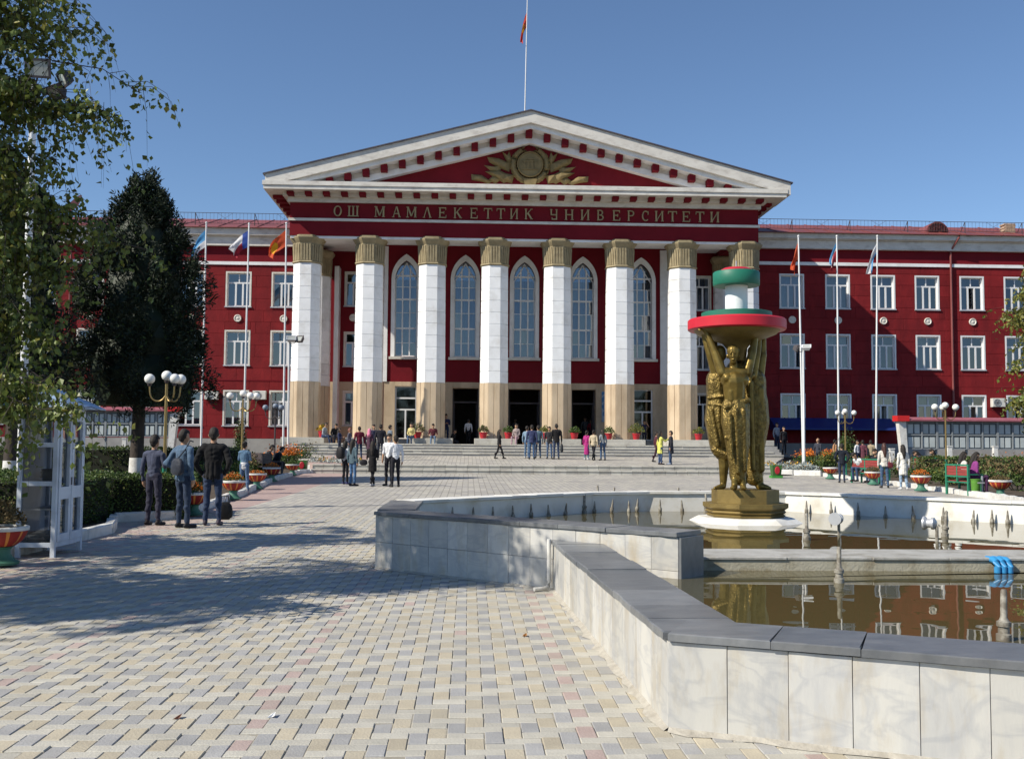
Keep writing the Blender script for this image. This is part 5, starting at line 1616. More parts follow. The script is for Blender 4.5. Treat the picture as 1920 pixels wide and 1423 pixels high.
# ---- globe lamps
def globe_lamp(px, py, hgt, arms, label, gm='globe', pm='brass', gr_=.115):
    p = gpt(px, py)
    o = thing('globe_lamp', p, label, 'street lamp', 'globe lamps along the gardens')
    b = MB(); b.lathe([(.11, 0), (.11, .05), (.06, .12), (.05, .9), (.055, .92)], p.x, p.y, 12); b.v = [(x, y, z + p.z) for x, y, z in b.v]
    put('lower_pole', b.mesh('lower_pole', 'green' if pm == 'brass' else pm, True), o)
    b = MB(); b.tube([(p.x, p.y, p.z + .921), (p.x, p.y, p.z + hgt - .18)], [.038, .03], 10)
    put('pole', b.mesh('pole', pm, True), o)
    def globe(x, y, z):
        bb = MB(); bb.sphere((0, 0, 0), gr_, 20)
        g_ = put('globe', bb.mesh('globe', gm, True), o, (x, y, z))
        bb = MB(); bb.lathe([(.03, -gr_ - .05), (.05, -gr_ - .02), (.05, -gr_ + .03)], 0, 0, 10)
        put('globe_cup', bb.mesh('globe_cup', 'iron', True), g_, (x, y, z))
    zt = p.z + hgt
    globe(p.x, p.y, zt)
    for a_, r_ in arms:
        ca, sa = math.cos(R(a_)), math.sin(R(a_))
        path = [(p.x, p.y, zt - .42), (p.x + ca * r_ * .3, p.y + sa * r_ * .3, zt - .55), (p.x + ca * r_ * .68, p.y + sa * r_ * .68, zt - .55), (p.x + ca * r_ * .93, p.y + sa * r_ * .93, zt - .43), (p.x + ca * r_, p.y + sa * r_, zt - .2)]
        # smooth the arm
        pts = []
        for k in range(len(path) - 1):
            for t in (0, .34, .67):
                i0_, i3_ = max(k - 1, 0), min(k + 2, len(path) - 1)
                q = [Vector(path[i]) for i in (i0_, k, k + 1, i3_)]
                pts.append(tuple(.5 * ((2 * q[1]) + (-q[0] + q[2]) * t + (2 * q[0] - 5 * q[1] + 4 * q[2] - q[3]) * t * t + (-q[0] + 3 * q[1] - 3 * q[2] + q[3]) * t ** 3)))
        pts.append(path[-1])
        bb = MB(); bb.tube(pts, .018, 8)
        put('arm', bb.mesh('arm', pm, True), o)
        globe(p.x + ca * r_, p.y + sa * r_, zt - .07)
globe_lamp(306, 955, 2.95, ((178, .38), (25, .30), (-35, .26)), 'tall brass lamp with white globes behind the three men')
globe_lamp(452, 914, 3.02, ((180, .42), (20, .42), (-30, .30)), 'brass lamp with white globes in front of the left wing wall')
globe_lamp(514, 886, 2.98, ((180, .45), (15, .2), (-30, .34)), 'dark lamp with grey globes near the left flagpoles', 'globedull', 'iron', .13)
globe_lamp(1586, 893, 2.95, ((186, .36), (-6, .40), (80, .2)), 'brass lamp with white globes beside the right flagpoles')
globe_lamp(1775, 905, 3.05, ((180, .42), (0, .42), (90, .2)), 'brass lamp with white globes in front of the right notice board', gr_=.13)

# ---- flagpoles
FM = {'r': mat('flag red', (0.62, 0.05, 0.02), (0.5, 0.04, 0.02), rough=.7, trans=.35), 'o': mat('flag orange red', (0.66, 0.10, 0.03), (0.5, 0.06, 0.02), rough=.7, trans=.35),
      'y': mat('flag yellow', (0.80, 0.42, 0.02), (0.7, 0.35, 0.02), rough=.7, trans=.35), 'b': mat('flag blue', (0.03, 0.08, 0.36), (0.02, 0.06, 0.3), rough=.7, trans=.3),
      's': mat('flag sky blue', (0.10, 0.36, 0.66), (0.08, 0.3, 0.58), rough=.7, trans=.35), 'w': mat('flag white', (0.75, 0.75, 0.76), (0.65, 0.65, 0.68), rough=.7, trans=.35), 'm': mat('flag dark red', (0.36, 0.02, 0.04), (0.3, 0.02, 0.04), rough=.7, trans=.3)}
def flagpole(base, top, label, flag, hoist, drop, reach, colfn, rad=.055, start=.35, grp='flagpoles before the wings', pole_mat='wpole', seed=0, side=-1):
    base, top = Vector(base), Vector(top)
    o = thing('flagpole', base, label, 'flagpole', grp)
    b = MB(); b.tube([base, base + (top - base) * .45, top], [rad, rad * .9, rad * .7], 10)
    put('pole', b.mesh('pole', pole_mat, True), o)
    b = MB(); b.sphere(top, rad * 1.15, 10); put('finial', b.mesh('finial', pole_mat, True), o)
    d = (top - base).normalized()
    nu, nv = 22, 12
    rs = random.Random(seed)
    ph = [rs.uniform(0, 6) for _ in range(4)]
    vs_, fs, mi_, keys = [], [], [], []
    for i in range(nu + 1):
        u_ = i / nu
        for j in range(nv + 1):
            v_ = j / nv
            h_ = top - d * (start + v_ * hoist)
            x = side * reach * (1 - (1 - u_) ** 1.6) * (1 - .45 * v_ * u_) + .05 * u_ * math.sin(9 * v_ + ph[0])
            z = -drop * u_ * (1 - .28 * v_) ** 1.2 + .03 * math.sin(8 * u_ + ph[1])
            y = (.16 * math.sin(5 * u_ + 5.5 * v_ + ph[2]) + .08 * math.sin(13 * v_ + 4 * u_ + ph[3])) * u_
            vs_.append((h_.x + x + side * rad * .5, h_.y + y, h_.z + z))
    for i in range(nu):
        for j in range(nv):
            a_ = i * (nv + 1) + j
            fs.append((a_, a_ + 1, a_ + nv + 2, a_ + nv + 1))
            k = colfn((i + .5) / nu, (j + .5) / nv)
            if k not in keys: keys.append(k)
            mi_.append(keys.index(k))
    b = MB(); b.add(vs_, fs); b.m = mi_
    put('flag', b.mesh('flag', [FM[k] for k in keys], True), o)
def bp(px, py, Y): 
    p = at(px, py, Y); return (p.x, p.y, min(p.z, gz(Y)) - .02)
sun_disc = lambda f, s_: (lambda u, v: s_ if (u - .5) ** 2 * 2.2 + (v - .5) ** 2 < .06 else f)
flagpole(bp(377, 836, 55), at(387, 418, 55), 'white flagpole with a sky blue and white flag beside the dark conifer', 1, .95, 1.3, .75, lambda u, v: 's' if v < .62 else 'w', seed=1)
flagpole(bp(456, 840, 55), at(467, 420, 55), 'white flagpole with a blue, white and red flag, middle of the left three', 1, .9, 1.1, .95, lambda u, v: 'b' if u < .22 else ('w' if v < .55 else 'm'), seed=2)
flagpole(bp(531, 846, 55), at(537, 419, 55), 'white flagpole with a red flag and yellow sun by the first column', 1, .9, 1.25, .98, lambda u, v: 'y' if (u - .55) ** 2 * 2.0 + (v - .55) ** 2 < .10 else 'o', seed=3)
flagpole(bp(1506, 864, 52), at(1497, 443, 52), 'white flagpole with an orange red flag right of the statue', 1, .85, 1.3, .38, lambda u, v: 'o', seed=4)
flagpole(bp(1573, 850, 55), at(1569, 443, 55), 'white flagpole with a blue, white and red flag, middle of the right three', 1, .85, 1.25, .40, lambda u, v: 's' if v < .3 else ('w' if v < .5 else 'm'), seed=15)
flagpole(bp(1642, 846, 55), at(1645, 443, 55), 'white flagpole with a hanging white and pale blue flag, rightmost', 1, .6, 1.75, .55, lambda u, v: 'w' if v < .86 else 's', seed=6)
rp = at(984, 207, 62)
flagpole((rp.x, 62, rp.z - .6), at(989, -8, 62), 'thin pole with a red flag on the ridge of the pediment', 1, 1.0, 1.7, .40, lambda u, v: 'y' if (u - .4) ** 2 * 2 + (v - .55) ** 2 < .05 else 'r', rad=.04, start=1.05, grp=None, seed=8)

# ---- floodlight masts
def floodlight_mast(base, top, label, heads, rad):
    base, top = Vector(base), Vector(top)
    o = thing('floodlight_mast', base, label, 'floodlight mast', 'floodlight masts')
    b = MB(); b.tube([base, top], [rad, rad * .8], 12); b.lathe([(rad * 1.6, 0), (rad * 1.6, .04), (rad, .05)], base.x, base.y, 12)
    b.v = [(x, y, z + (base.z if k >= 24 else 0)) for k, (x, y, z) in enumerate(b.v)]
    put('pole', b.mesh('pole', 'wpole', True), o)
    for (dx, dy, dz, s_, rx, rz, mt) in heads:
        w_, h_, t_ = .42 * s_, .32 * s_, .14 * s_
        b = MB(); b.hexa([(-w_ / 2, -t_ * .2, -h_ / 2), (w_ / 2, -t_ * .2, -h_ / 2), (w_ / 3, t_, -h_ / 3), (-w_ / 3, t_, -h_ / 3)], [(-w_ / 2, -t_ * .2, h_ / 2), (w_ / 2, -t_ * .2, h_ / 2), (w_ / 3, t_, h_ / 3), (-w_ / 3, t_, h_ / 3)])
        b.box(-w_ / 2 - .02, w_ / 2 + .02, -t_ * .2 - .03, -t_ * .2 - .002, -h_ / 2 - .02, -h_ / 2 + .03); b.box(-w_ / 2 - .02, w_ / 2 + .02, -t_ * .2 - .03, -t_ * .2 - .002, h_ / 2 - .03, h_ / 2 + .02)
        b.box(-w_ / 2 - .02, -w_ / 2 + .03, -t_ * .2 - .03, -t_ * .2 - .002, -h_ / 2 + .03, h_ / 2 - .03); b.box(w_ / 2 - .03, w_ / 2 + .02, -t_ * .2 - .03, -t_ * .2 - .002, -h_ / 2 + .03, h_ / 2 - .03)
        hp = top + Vector((dx, dy, dz))
        h = put('floodlight', b.mesh('floodlight', mt), o, hp, (R(rx), 0, R(rz)))
        b = MB(); b.box(-w_ / 2 + .03, w_ / 2 - .03, -t_ * .2 - .012, -t_ * .2 - .004, -h_ / 2 + .03, h_ / 2 - .03)
        put('lens', b.mesh('lens', 'lens'), h, hp, (R(rx), 0, R(rz)))
        b = MB(); b.tube([top - Vector((0, 0, .12)), (top + hp) / 2 - Vector((0, 0, .14)), hp + Vector((0, .06, 0))], .018, 6)
        put('bracket', b.mesh('bracket', 'iron'), o)
pm_ = gpt(36, 962)
floodlight_mast(pm_, at(64, 158, pm_.y), 'tall white floodlight mast rising through the birch branches on the left', ((.12, -.1, .3, 1.15, 10, 8, 'iron'), (.62, .0, .12, 1.0, 25, -55, 'iron'), (.42, .1, -.12, 1.0, 55, -40, 'iron')), .085)
floodlight_mast(bp(540, 870, 49), at(542, 640, 49), 'slim white floodlight pole in front of the first column', ((.12, -.1, .12, 1.0, -50, 10, 'metal'), (.50, -.05, .1, 1.0, -30, -35, 'iron')), .055)
floodlight_mast(bp(1508, 868, 48), at(1506, 655, 48), 'slim white floodlight pole right of the statue', ((-.28, .1, .05, 1.0, 20, 60, 'iron'), (.12, -.1, .1, .95, -60, -20, 'white')), .06)

# ---- bowl planters
b = MB()
prof = [(.11, .02), (.20, .03), (.21, .06), (.15, .09), (.10, .16), (.10, .22), (.13, .25)]
b.lathe(prof, 0, 0, 20)
pedm = b.mesh('pedestal', 'greenlight', True)
b = MB(); n = 40
rr = []
for r_, z in [(.10, .25), (.16, .27), (.23, .33), (.275, .40), (.295, .45)]:
    rr.append([((r_ + .008 * math.cos(10 * 2 * math.pi * i / n)) * math.cos(2 * math.pi * i / n), (r_ + .008 * math.cos(10 * 2 * math.pi * i / n)) * math.sin(2 * math.pi * i / n), z) for i in range(n)])
b.rings(rr)
b.m = [1 if (k < (len(rr) - 1) * n and (k % n) % 4 == 1) else 0 for k in range(len(b.f))]
bowlm = b.mesh('bowl', ['bowlred', 'bowlyel'], True)
b = MB(); b.lathe([(.285, .45), (.305, .455), (.31, .49), (.30, .505), (.26, .505), (.255, .48)], 0, 0, 32, caps=False)
b.lathe([(.256, .485), (.002, .50)], 0, 0, 32, 1, caps=False)
rimm = b.mesh('rim', ['kerb', 'soil'], True)
def flowers(cx_, cy_, cz_, rad, hgt, n, mats, sizes, dome=True):
    a_ = RNG.random(n) * 2 * math.pi; r_ = rad * np.sqrt(RNG.random(n))
    z = hgt * (1 - (r_ / rad) ** 2 * .75) * (.35 + .65 * RNG.random(n)) if dome else hgt * RNG.random(n)
    return np.stack([cx_ + r_ * np.cos(a_), cy_ + r_ * np.sin(a_), cz_ + z], 1)
def planter(px, py, sc, label, bloom, dry=False):
    p = gpt(px, py)
    o = thing('bowl_planter', p, label, 'planter', 'striped bowl planters along the gardens')
    put('pedestal', pedm if not dry == 'dark' else pedm, o, p, (0, 0, random.random()), (sc, sc, sc))
    bo = put('bowl', bowlm, o, p, (0, 0, random.random()), (sc, sc, sc))
    put('rim', rimm, bo, p, (0, 0, 0), (sc, sc, sc))
    top = p.z + .5 * sc
    if bloom:
        P = flowers(p.x, p.y, top, .25 * sc, .26 * bloom[1], 520, None, None)
        mi_ = np.zeros(520, int)
        hi = P[:, 2] - top > .11 * bloom[1] * (1 - ((P[:, 0] - p.x) ** 2 + (P[:, 1] - p.y) ** 2) / (.25 * sc) ** 2 * .7)
        mi_[hi & (RNG.random(520) < .75)] = 1
        put('plants', leaves('plants', P, np.where(mi_ == 1, .045, .06), bloom[0], mi_, nrm=np.array([0, 0, .6])), o, kind='stuff')
planter(3, 1062, .95, 'striped red bowl planter nearest the camera at the left edge', (['fdry', 'fdry'], 1.3))
planter(363, 968, .95, 'striped bowl planter with orange marigolds behind the denim-jacket man', (['hedge', 'forange'], .9))
planter(437, 938, 1.0, 'striped bowl planter with orange marigolds right of the black-jacket man', (['hedge', 'forange'], .85))
planter(481, 918, 1.0, 'striped bowl planter right of the girl in denim', (['fdry', 'forange'], .35))
planter(509, 904, 1.05, 'striped bowl planter with brownish plants, fourth along the left garden', (['fdry', 'forange'], .7))
planter(548, 892, .95, 'striped bowl planter farthest along the left garden', (['hedge', 'hedge'], .6))
planter(1557, 899, 1.0, 'striped bowl planter left of the man in the dark suit', None)
planter(1637, 910, 1.0, 'striped bowl planter with dry plants left of the girl in jeans', (['fdry', 'fdry'], .8))
planter(1727, 922, 1.05, 'striped bowl planter right of the woman in the white coat', (['fdry', 'forange'], .85))
planter(1876, 934, 1.05, 'striped bowl planter right of the green bench', (['fdry', 'fdry'], .55))

# ---- square green planter boxes with a red oval
for px, py, lab in ((567, 886, 'small green box with a red oval at the left end of the steps'), (1455, 896, 'small green box with a red oval at the right end of the steps')):
    p = gpt(px, py)
    o = thing('planter_box', p, lab, 'planter', 'green boxes at the steps')
    b = MB(); b.box(p.x - .23, p.x + .23, p.y - .23, p.y + .23, p.z, p.z + .1); put('foot', b.mesh('foot', mat('bright green paint', (.05, .28, .04), (.04, .22, .03), rough=.5)), o)
    b = MB(); b.hexa([(p.x - .17, p.y - .17, p.z + .101), (p.x + .17, p.y - .17, p.z + .101), (p.x + .17, p.y + .17, p.z + .101), (p.x - .17, p.y + .17, p.z + .101)], [(p.x - .21, p.y - .21, p.z + .55), (p.x + .21, p.y - .21, p.z + .55), (p.x + .21, p.y + .21, p.z + .55), (p.x - .21, p.y + .21, p.z + .55)])
    put('box', b.mesh('box', mat('dark green paint', (.05, .14, .03), (.04, .11, .03), rough=.5)), o)
    b = MB(); b.rings([[(p.x + r_ * .11 * math.cos(t), p.y - .215 + y_, p.z + .33 + r_ * .17 * math.sin(t)) for t in np.linspace(0, 2 * math.pi, 20, endpoint=False)] for r_, y_ in ((1, .03), (1, -.005), (.8, -.02))])
    put('oval', b.mesh('oval', 'potred'), o)

# ---- red pots on the pedestal blocks
b = MB(); b.lathe([(.16, 0), (.19, .12), (.225, .30), (.24, .30), (.24, .36), (.205, .36), (.20, .32)], 0, 0, 18); b.lathe([(.19, .325), (.002, .33)], 0, 0, 18, 1, caps=False)
potm = b.mesh('pot', ['potred', 'soil'], True)
pots = [(604, 'left of the first column', .0, 'fyellow'), (783, 'right of the third column foot', .1, 'fdry'), (906, 'left of the fourth column foot', .0, 'fdry'), (953, 'right of the fourth column foot', .0, 'hedge'), (1022, 'left of the fifth column foot', 0, 'leafy'),
        (1077, 'right of the fifth column foot', .0, 'hedge'), (1141, 'left of the sixth column foot', .0, 'hedge'), (1193, 'right of the sixth column foot', .15, 'leafy'), (1310, 'right of the seventh column foot', .0, 'leafy')]
for px, where, ex, mt in pots:
    x = xx(px, 58.85, 815)
    nearb = min(abs(x - (c + .1)) for c in colx)
    zb_ = BASE if nearb < 1.2 else FLOOR
    o = thing('flower_pot', (x, 58.88, zb_), 'red flower pot with a bushy plant, ' + where, 'flower pot', 'red pots on the porch blocks')
    put('pot', potm, o, (x, 58.88, zb_), (0, 0, random.random()))
    P = flowers(x, 58.88, zb_ + .33, .33 + ex, .42 + ex * 1.5, 260, None, None)
    put('plant', leaves('plant', P, .10, [mt, 'hedge'], (RNG.random(260) < .35).astype(int), nrm=np.array([0, 0, .9])), o, kind='stuff')

# ---- notice boards
def notice_board(px0, px1, y0, y1, Y, ncol, label, endpost):
    a_ = at(px0, y1, Y); c_ = at(px1, y0, Y)
    x0, x1, z0, z1 = a_.x, c_.x, at((px0 + px1) / 2, y1, Y).z, at((px0 + px1) / 2, y0, Y).z
    g_ = gz(Y)
    o = thing('notice_board', ((x0 + x1) / 2, Y, g_), label, 'notice board', 'notice boards before the wings')
    b = MB(); b.box(x0, x1, Y, Y + .06, z0, z1 - .1); put('back_panel', b.mesh('back_panel', 'boardback'), o)
    w_ = (x1 - x0) / ncol
    zm = (z0 + z1 - .1) / 2
    b = MB()
    for k in range(ncol + 1): b.box(x0 + k * w_ - (.035 if k % 2 else .055), x0 + k * w_ + (.035 if k % 2 else .055), Y - .07, Y - .002, z0, z1 - .1)
    for z in (z0, zm, z1 - .16): b.box(x0 - .05, x1 + .05, Y - .06, Y - .003, z - .03, z + .03)
    put('frame', b.mesh('frame', 'boardframe'), o)
    for k in range(ncol):
        for (s0, s1) in ((z0 + .05, zm - .05), (zm + .05, z1 - .2)):
            for q in (0, 1):
                xa = x0 + k * w_ + .08 + q * (w_ - .12) / 2; xb = xa + (w_ - .12) / 2 - .08
                b = MB(); b.box(xa, xb, Y - .03, Y - .004, s0 + .03, s1 - .07); put('panel', b.mesh('panel', 'board'), o)
    b = MB(); b.hexa([(x0 - .15, Y - .35, z1 - .1), (x1 + .15, Y - .35, z1 - .1), (x1 + .15, Y + .3, z1 - .1), (x0 - .15, Y + .3, z1 - .1)], [(x0 - .15, Y - .35, z1 - .02), (x1 + .15, Y - .35, z1 - .02), (x1 + .15, Y + .3, z1 + .12), (x0 - .15, Y + .3, z1 + .12)])
    put('canopy', b.mesh('canopy', 'pinkroof'), o)
    for k in range(0, ncol + 1, 2):
        b = MB(); b.box(x0 + k * w_ - .05, x0 + k * w_ + .05, Y + .062, Y + .16, g_ - .1, z1 - .1); put('post', b.mesh('post', 'boardframe'), o)
    s_, pxe = endpost
    xe = x1 if s_ > 0 else x0
    b = MB(); b.hexa([(xe + s_ * .12 - .14, Y - .2, g_), (xe + s_ * .12 + .14, Y - .2, g_), (xe + s_ * .12 + .14, Y + .2, g_), (xe + s_ * .12 - .14, Y + .2, g_)], [(xe + s_ * .3 - .2, Y - .2, z1 - .12), (xe + s_ * .3 + .2, Y - .2, z1 - .12), (xe + s_ * .3 + .2, Y + .2, z1 - .12), (xe + s_ * .3 - .2, Y + .2, z1 - .12)])
    put('end_post', b.mesh('end_post', 'kerb'), o)
    b = MB(); b.box(xe + s_ * .3 - .32, xe + s_ * .3 + .32, Y - .38, Y + .32, z1 - .118, z1 + .18); put('end_cap', b.mesh('end_cap', 'redbox'), o)
notice_board(150, 318, 767, 818, 56, 7, 'long grey notice board with two rows of panels before the left wing', (1, 0))
notice_board(1700, 2010, 787, 842, 54, 11, 'long grey notice board with two rows of panels before the right wing', (-1, 0))

# ---- small white posts in the gardens
for px, py, h_, w_, lab in ((233, 845, .95, .26, 'low white concrete post under the left notice board'), (346, 850, 1.0, .3, 'low white concrete post left of the dark-haired men'), (1672, 858, .7, .3, 'low white post beside the right board\'s end'), (1780, 868, .85, .3, 'low white post under the right notice board, near the lamp'), (1866, 866, .85, .28, 'low white post under the right notice board, near the edge')):
    p = at(px, py, 50); p = Vector((p.x, 50, gz(50)))
    b = MB(); b.hexa([(-w_ / 2, -w_ / 2, 0), (w_ / 2, -w_ / 2, 0), (w_ / 2, w_ / 2, 0), (-w_ / 2, w_ / 2, 0)], [(-w_ / 3, -w_ / 3, h_ + .4), (w_ / 3, -w_ / 3, h_ + .4), (w_ / 3, w_ / 3, h_ + .4), (-w_ / 3, w_ / 3, h_ + .4)])
    b.box(-w_ * .42, w_ * .42, -w_ * .42, w_ * .42, h_ + .402, h_ + .46)
    put('concrete_post', b.mesh('concrete_post', 'kerb'), None, p, label=lab, cat='post', group='white garden posts')

# ---- air conditioners
for px, py, Y, lab in ((208, 742, YL, 'air conditioner left of the dark conifer trunk'), (397, 741, YL, 'air conditioner right of the first left flagpole'), (487, 741, YL, 'air conditioner between the middle and right flags of the left wing'), (1871, 755, YR, 'air conditioner on the right wing near the yellowing tree')):
    p = at(px, py, Y - .2)
    o = thing('air_conditioner', (p.x, Y - .2, p.z - .28), lab, 'air conditioner', 'air conditioners on the wings')
    b = MB(); b.cbox(p.x - .42, p.x + .42, Y - .38, Y - .06, p.z - .28, p.z + .28, .02); c = put('casing', b.mesh('casing', 'ac'), o)
    b = MB(); b.rings([[(p.x - .12 + r_ * math.cos(t), Y - .385 - y_, p.z + r_ * math.sin(t)) for t in np.linspace(0, 2 * math.pi, 24, endpoint=False)] for r_, y_ in ((.235, 0), (.235, .02), (.215, .02), (.21, .004))])
    put('fan_ring', b.mesh('fan_ring', 'boardframe'), c)
    b = MB()
    for k in range(6): b.tube([(p.x - .12, Y - .395, p.z), (p.x - .12 + .2 * math.cos(k * 1.047), Y - .395, p.z + .2 * math.sin(k * 1.047))], .012, 4)
    put('fan_blade', b.mesh('fan_blade', 'iron'), c)
    for s_ in (-.3, .3):
        b = MB(); b.tube([(p.x + s_, Y - .02, p.z - .5), (p.x + s_, Y - .4, p.z - .295), (p.x + s_, Y - .02, p.z - .295)], .015, 4); put('bracket', b.mesh('bracket', 'iron'), o)

# ---- satellite dish on the left roof
dc = at(143, 388, YL + 1.0)
o = thing('satellite_dish', (dc.x, YL + 1, dc.z - 1.0), 'large faded pink satellite dish on the left wing roof', 'satellite dish')
b = MB()
rr = []
for r_ in (.02, .25, .5, .72, .80):
    rr.append([(r_ * math.cos(t), r_ * math.sin(t), .28 * (r_ / .8) ** 2) for t in np.linspace(0, 2 * math.pi, 28, endpoint=False)])
b.rings(rr, caps=False); b.rings([[(x, y, z - .02) for x, y, z in r_] for r_ in reversed(rr)], caps=False)
dm = put('dish', b.mesh('dish', 'dish', True), o, dc, (R(12), R(-48), 0))
b = MB(); b.tube([(dc.x, YL + 1, dc.z - 1.1), (dc.x, YL + 1.0, dc.z - .1)], .04, 8); b.tube([(dc.x + .3, YL + 1.2, dc.z - 1.1), (dc.x, YL + 1.0, dc.z - .3)], .025, 6)
put('mount', b.mesh('mount', 'iron'), o)
b = MB(); b.tube([(dc.x + .3, dc.y, dc.z - .4), (dc.x - .55, dc.y - .1, dc.z + .45)], .018, 6); b.box(dc.x - .62, dc.x - .5, dc.y - .16, dc.y - .04, dc.z + .4, dc.z + .5)
put('feed_arm', b.mesh('feed_arm', 'iron'), o)

# ---- book cabinet (glazed kiosk) at the left
kp = gpt(101, 1046)
KX0, KX1, KY0, KY1 = kp.x - .50, kp.x, kp.y, kp.y + .95
KZ0, KZ1 = .13, 1.93
o = thing('book_kiosk', (kp.x - .25, kp.y + .7, 0), 'white glazed book kiosk with a blue tin roof in the tree shade', 'kiosk')
fw_ = .055
b = MB()
for x in (KX0, KX1 - fw_):
    for y in (KY0, KY1 - fw_): b.box(x, x + fw_, y, y + fw_, 0, KZ1)
for z in (KZ0, .92, 1.42, KZ1 - .06):
    b.box(KX0 + fw_, KX1 - fw_, KY0 + .004, KY0 + fw_ - .004, z, z + .06); b.box(KX0 + fw_, KX1 - fw_, KY1 - fw_ + .004, KY1 - .004, z, z + .06)
    b.box(KX0 + .004, KX0 + fw_ - .004, KY0 + fw_, KY1 - fw_, z, z + .06)
for z in (KZ0, KZ1 - .06): b.box(KX1 - fw_ + .004, KX1 - .004, KY0 + fw_, KY1 - fw_, z, z + .06)
put('frame', b.mesh('frame', 'kiosk'), o)
b = MB(); b.box(KX0 + .01, KX1 - .01, KY0 + .01, KY1 - .01, KZ0 + .005, KZ0 + .03)
put('floor', b.mesh('floor', 'kiosk'), o)
for z in (.60, .95, 1.45):
    b = MB(); b.box(KX0 + .06, KX1 - .08, KY0 + .06, KY1 - .06, z, z + .02); put('shelf', b.mesh('shelf', 'kiosk'), o)
b = MB(); b.box(KX0 + .005, KX0 + .012, KY0 + fw_, KY1 - fw_, KZ0, KZ1 - .06); put('back_panel', b.mesh('back_panel', 'kiosk'), o)
dl = (KY1 - KY0 - 2 * fw_) / 2
for k in range(2):
    y0 = KY0 + fw_ + k * dl + .008; y1 = y0 + dl - .016
    b = MB(); t = .07
    xa, xb = KX1 - fw_ + .006, KX1 + .012
    zs_ = [KZ0 + .065, .82, KZ1 - .065]
    b.box(xa, xb, y0, y0 + t, zs_[0], zs_[2]); b.box(xa, xb, y1 - t, y1, zs_[0], zs_[2])
    for z_a, z_b in ((zs_[0], zs_[0] + .1), (zs_[1] - .08, zs_[1] + .08), (zs_[2] - .1, zs_[2])): b.box(xa, xb, y0 + t, y1 - t, z_a, z_b)
    d_ = put('door', b.mesh('door', 'kiosk'), o)
    for z_a, z_b in ((zs_[0] + .1, zs_[1] - .08), (zs_[1] + .08, zs_[2] - .1)):
        b = MB(); b.add([(xa + .02, y0 + t, z_a), (xa + .02, y1 - t, z_a), (xa + .02, y1 - t, z_b), (xa + .02, y0 + t, z_b)], [(0, 1, 2, 3)]); put('pane', b.mesh('pane', 'pglass'), d_)
    b = MB(); b.tube([(xb + .02, y1 - .04 if k == 0 else y0 + .04, .92), (xb + .02, y1 - .04 if k == 0 else y0 + .04, 1.02)], .008, 6); put('handle', b.mesh('handle', 'iron'), d_)
for z_a, z_b in ((KZ0 + .06, .92), (.98, 1.42), (1.48, KZ1 - .06)):
    b = MB(); b.add([(KX0 + fw_, KY0 + .03, z_a), (KX1 - fw_, KY0 + .03, z_a), (KX1 - fw_, KY0 + .03, z_b), (KX0 + fw_, KY0 + .03, z_b)], [(0, 1, 2, 3)]); put('pane', b.mesh('pane', 'dglass'), o)
b = MB()
e_ = .20
R0 = [(KX0 - e_, KY0 - e_, KZ1 + .02), (KX1 + e_, KY0 - e_, KZ1 + .02), (KX1 + e_, KY1 + e_, KZ1 + .02), (KX0 - e_, KY1 + e_, KZ1 + .02)]
rd1, rd2 = ((KX0 + KX1) / 2, KY0 + .28, KZ1 + .25), ((KX0 + KX1) / 2, KY1 - .28, KZ1 + .27)
b.add(R0 + [rd1, rd2] + [(x, y, z - .018) for x, y, z in R0], [(0, 1, 4), (1, 2, 5, 4), (2, 3, 5), (3, 0, 4, 5), (0, 6, 7, 1), (1, 7, 8, 2), (2, 8, 9, 3), (3, 9, 6, 0), (6, 9, 8, 7)])
put('roof', b.mesh('roof', 'kroof'), o)
for z, y_, w_, lab in ((.03 + KZ0, .25, .30, 'pile of papers on the floor of the white kiosk'), (.97, .6, .24, 'pile of papers on the middle shelf of the white kiosk')):
    o = thing('paper_pile', (KX0 + .22, KY0 + y_, z), lab, 'papers')
    for k in range(5):
        b = MB(); b.box(-.12, .12, -w_ / 2, w_ / 2, 0, .03)
        put('paper_bundle', b.mesh('paper_bundle', 'paper'), o, (KX0 + .22 + random.gauss(0, .01), KY0 + y_ + random.gauss(0, .015), z + .002 + k * .031), (0, 0, random.gauss(0, .12)))
# ---- bench and bin at the right
def bench(px0, px1, py, label, facing, sm='benchred', fm='green'):
    p0, p1 = gpt(px0, py), gpt(px1, py + 4)
    L_ = (p1 - p0).length
    ang = math.atan2(p1.y - p0.y, p1.x - p0.x)
    o = thing('park_bench', p0, label, 'bench', 'green park benches', rotz=0)
    rot = Matrix.Rotation(ang, 4, 'Z')
    def pt(nm, b, mt): put(nm, b.mesh(nm, mt), o, p0, (0, 0, ang))
    for x in (.04, L_ - .04):
        b = MB(); b.box(x - .03, x + .03, -.03, .03, 0, .92); pt('back_leg', b, fm)
        b = MB(); b.box(x - .025, x + .025, .42, .48, 0, .62); pt('front_leg', b, fm)
        b = MB(); b.box(x - .025, x + .025, .031, .50, .622, .66); pt('armrest', b, fm)
    b = MB(); b.box(L_ / 2 - .025, L_ / 2 + .025, -.02, .02, .42, .9); pt('back_post', b, fm)
    for z in (.55, .9): 
        b = MB(); b.box(-.0, L_, -.035, .03, z, z + .045); pt('back_rail', b, fm)
    for q in range(3):
        for (xa, xb) in ((.08, L_ / 2 - .03), (L_ / 2 + .03, L_ - .08)):
            b = MB(); b.box(xa, xb, -.015, .015, .605 + q * .098, .605 + q * .098 + .088); pt('back_slat', b, sm)
    for q in range(4):
        b = MB(); b.box(.02, L_ - .02, .05 + q * .105, .14 + q * .105, .42, .445); pt('seat_slat', b, sm)
    b = MB(); b.box(0, L_, -.02, .03, .38, .415); pt('seat_rail', b, fm)
    return p0, ang, L_
bench_r = bench(1774, 1818, 926, 'green bench with red slats, seen from behind, two people on it', 0)
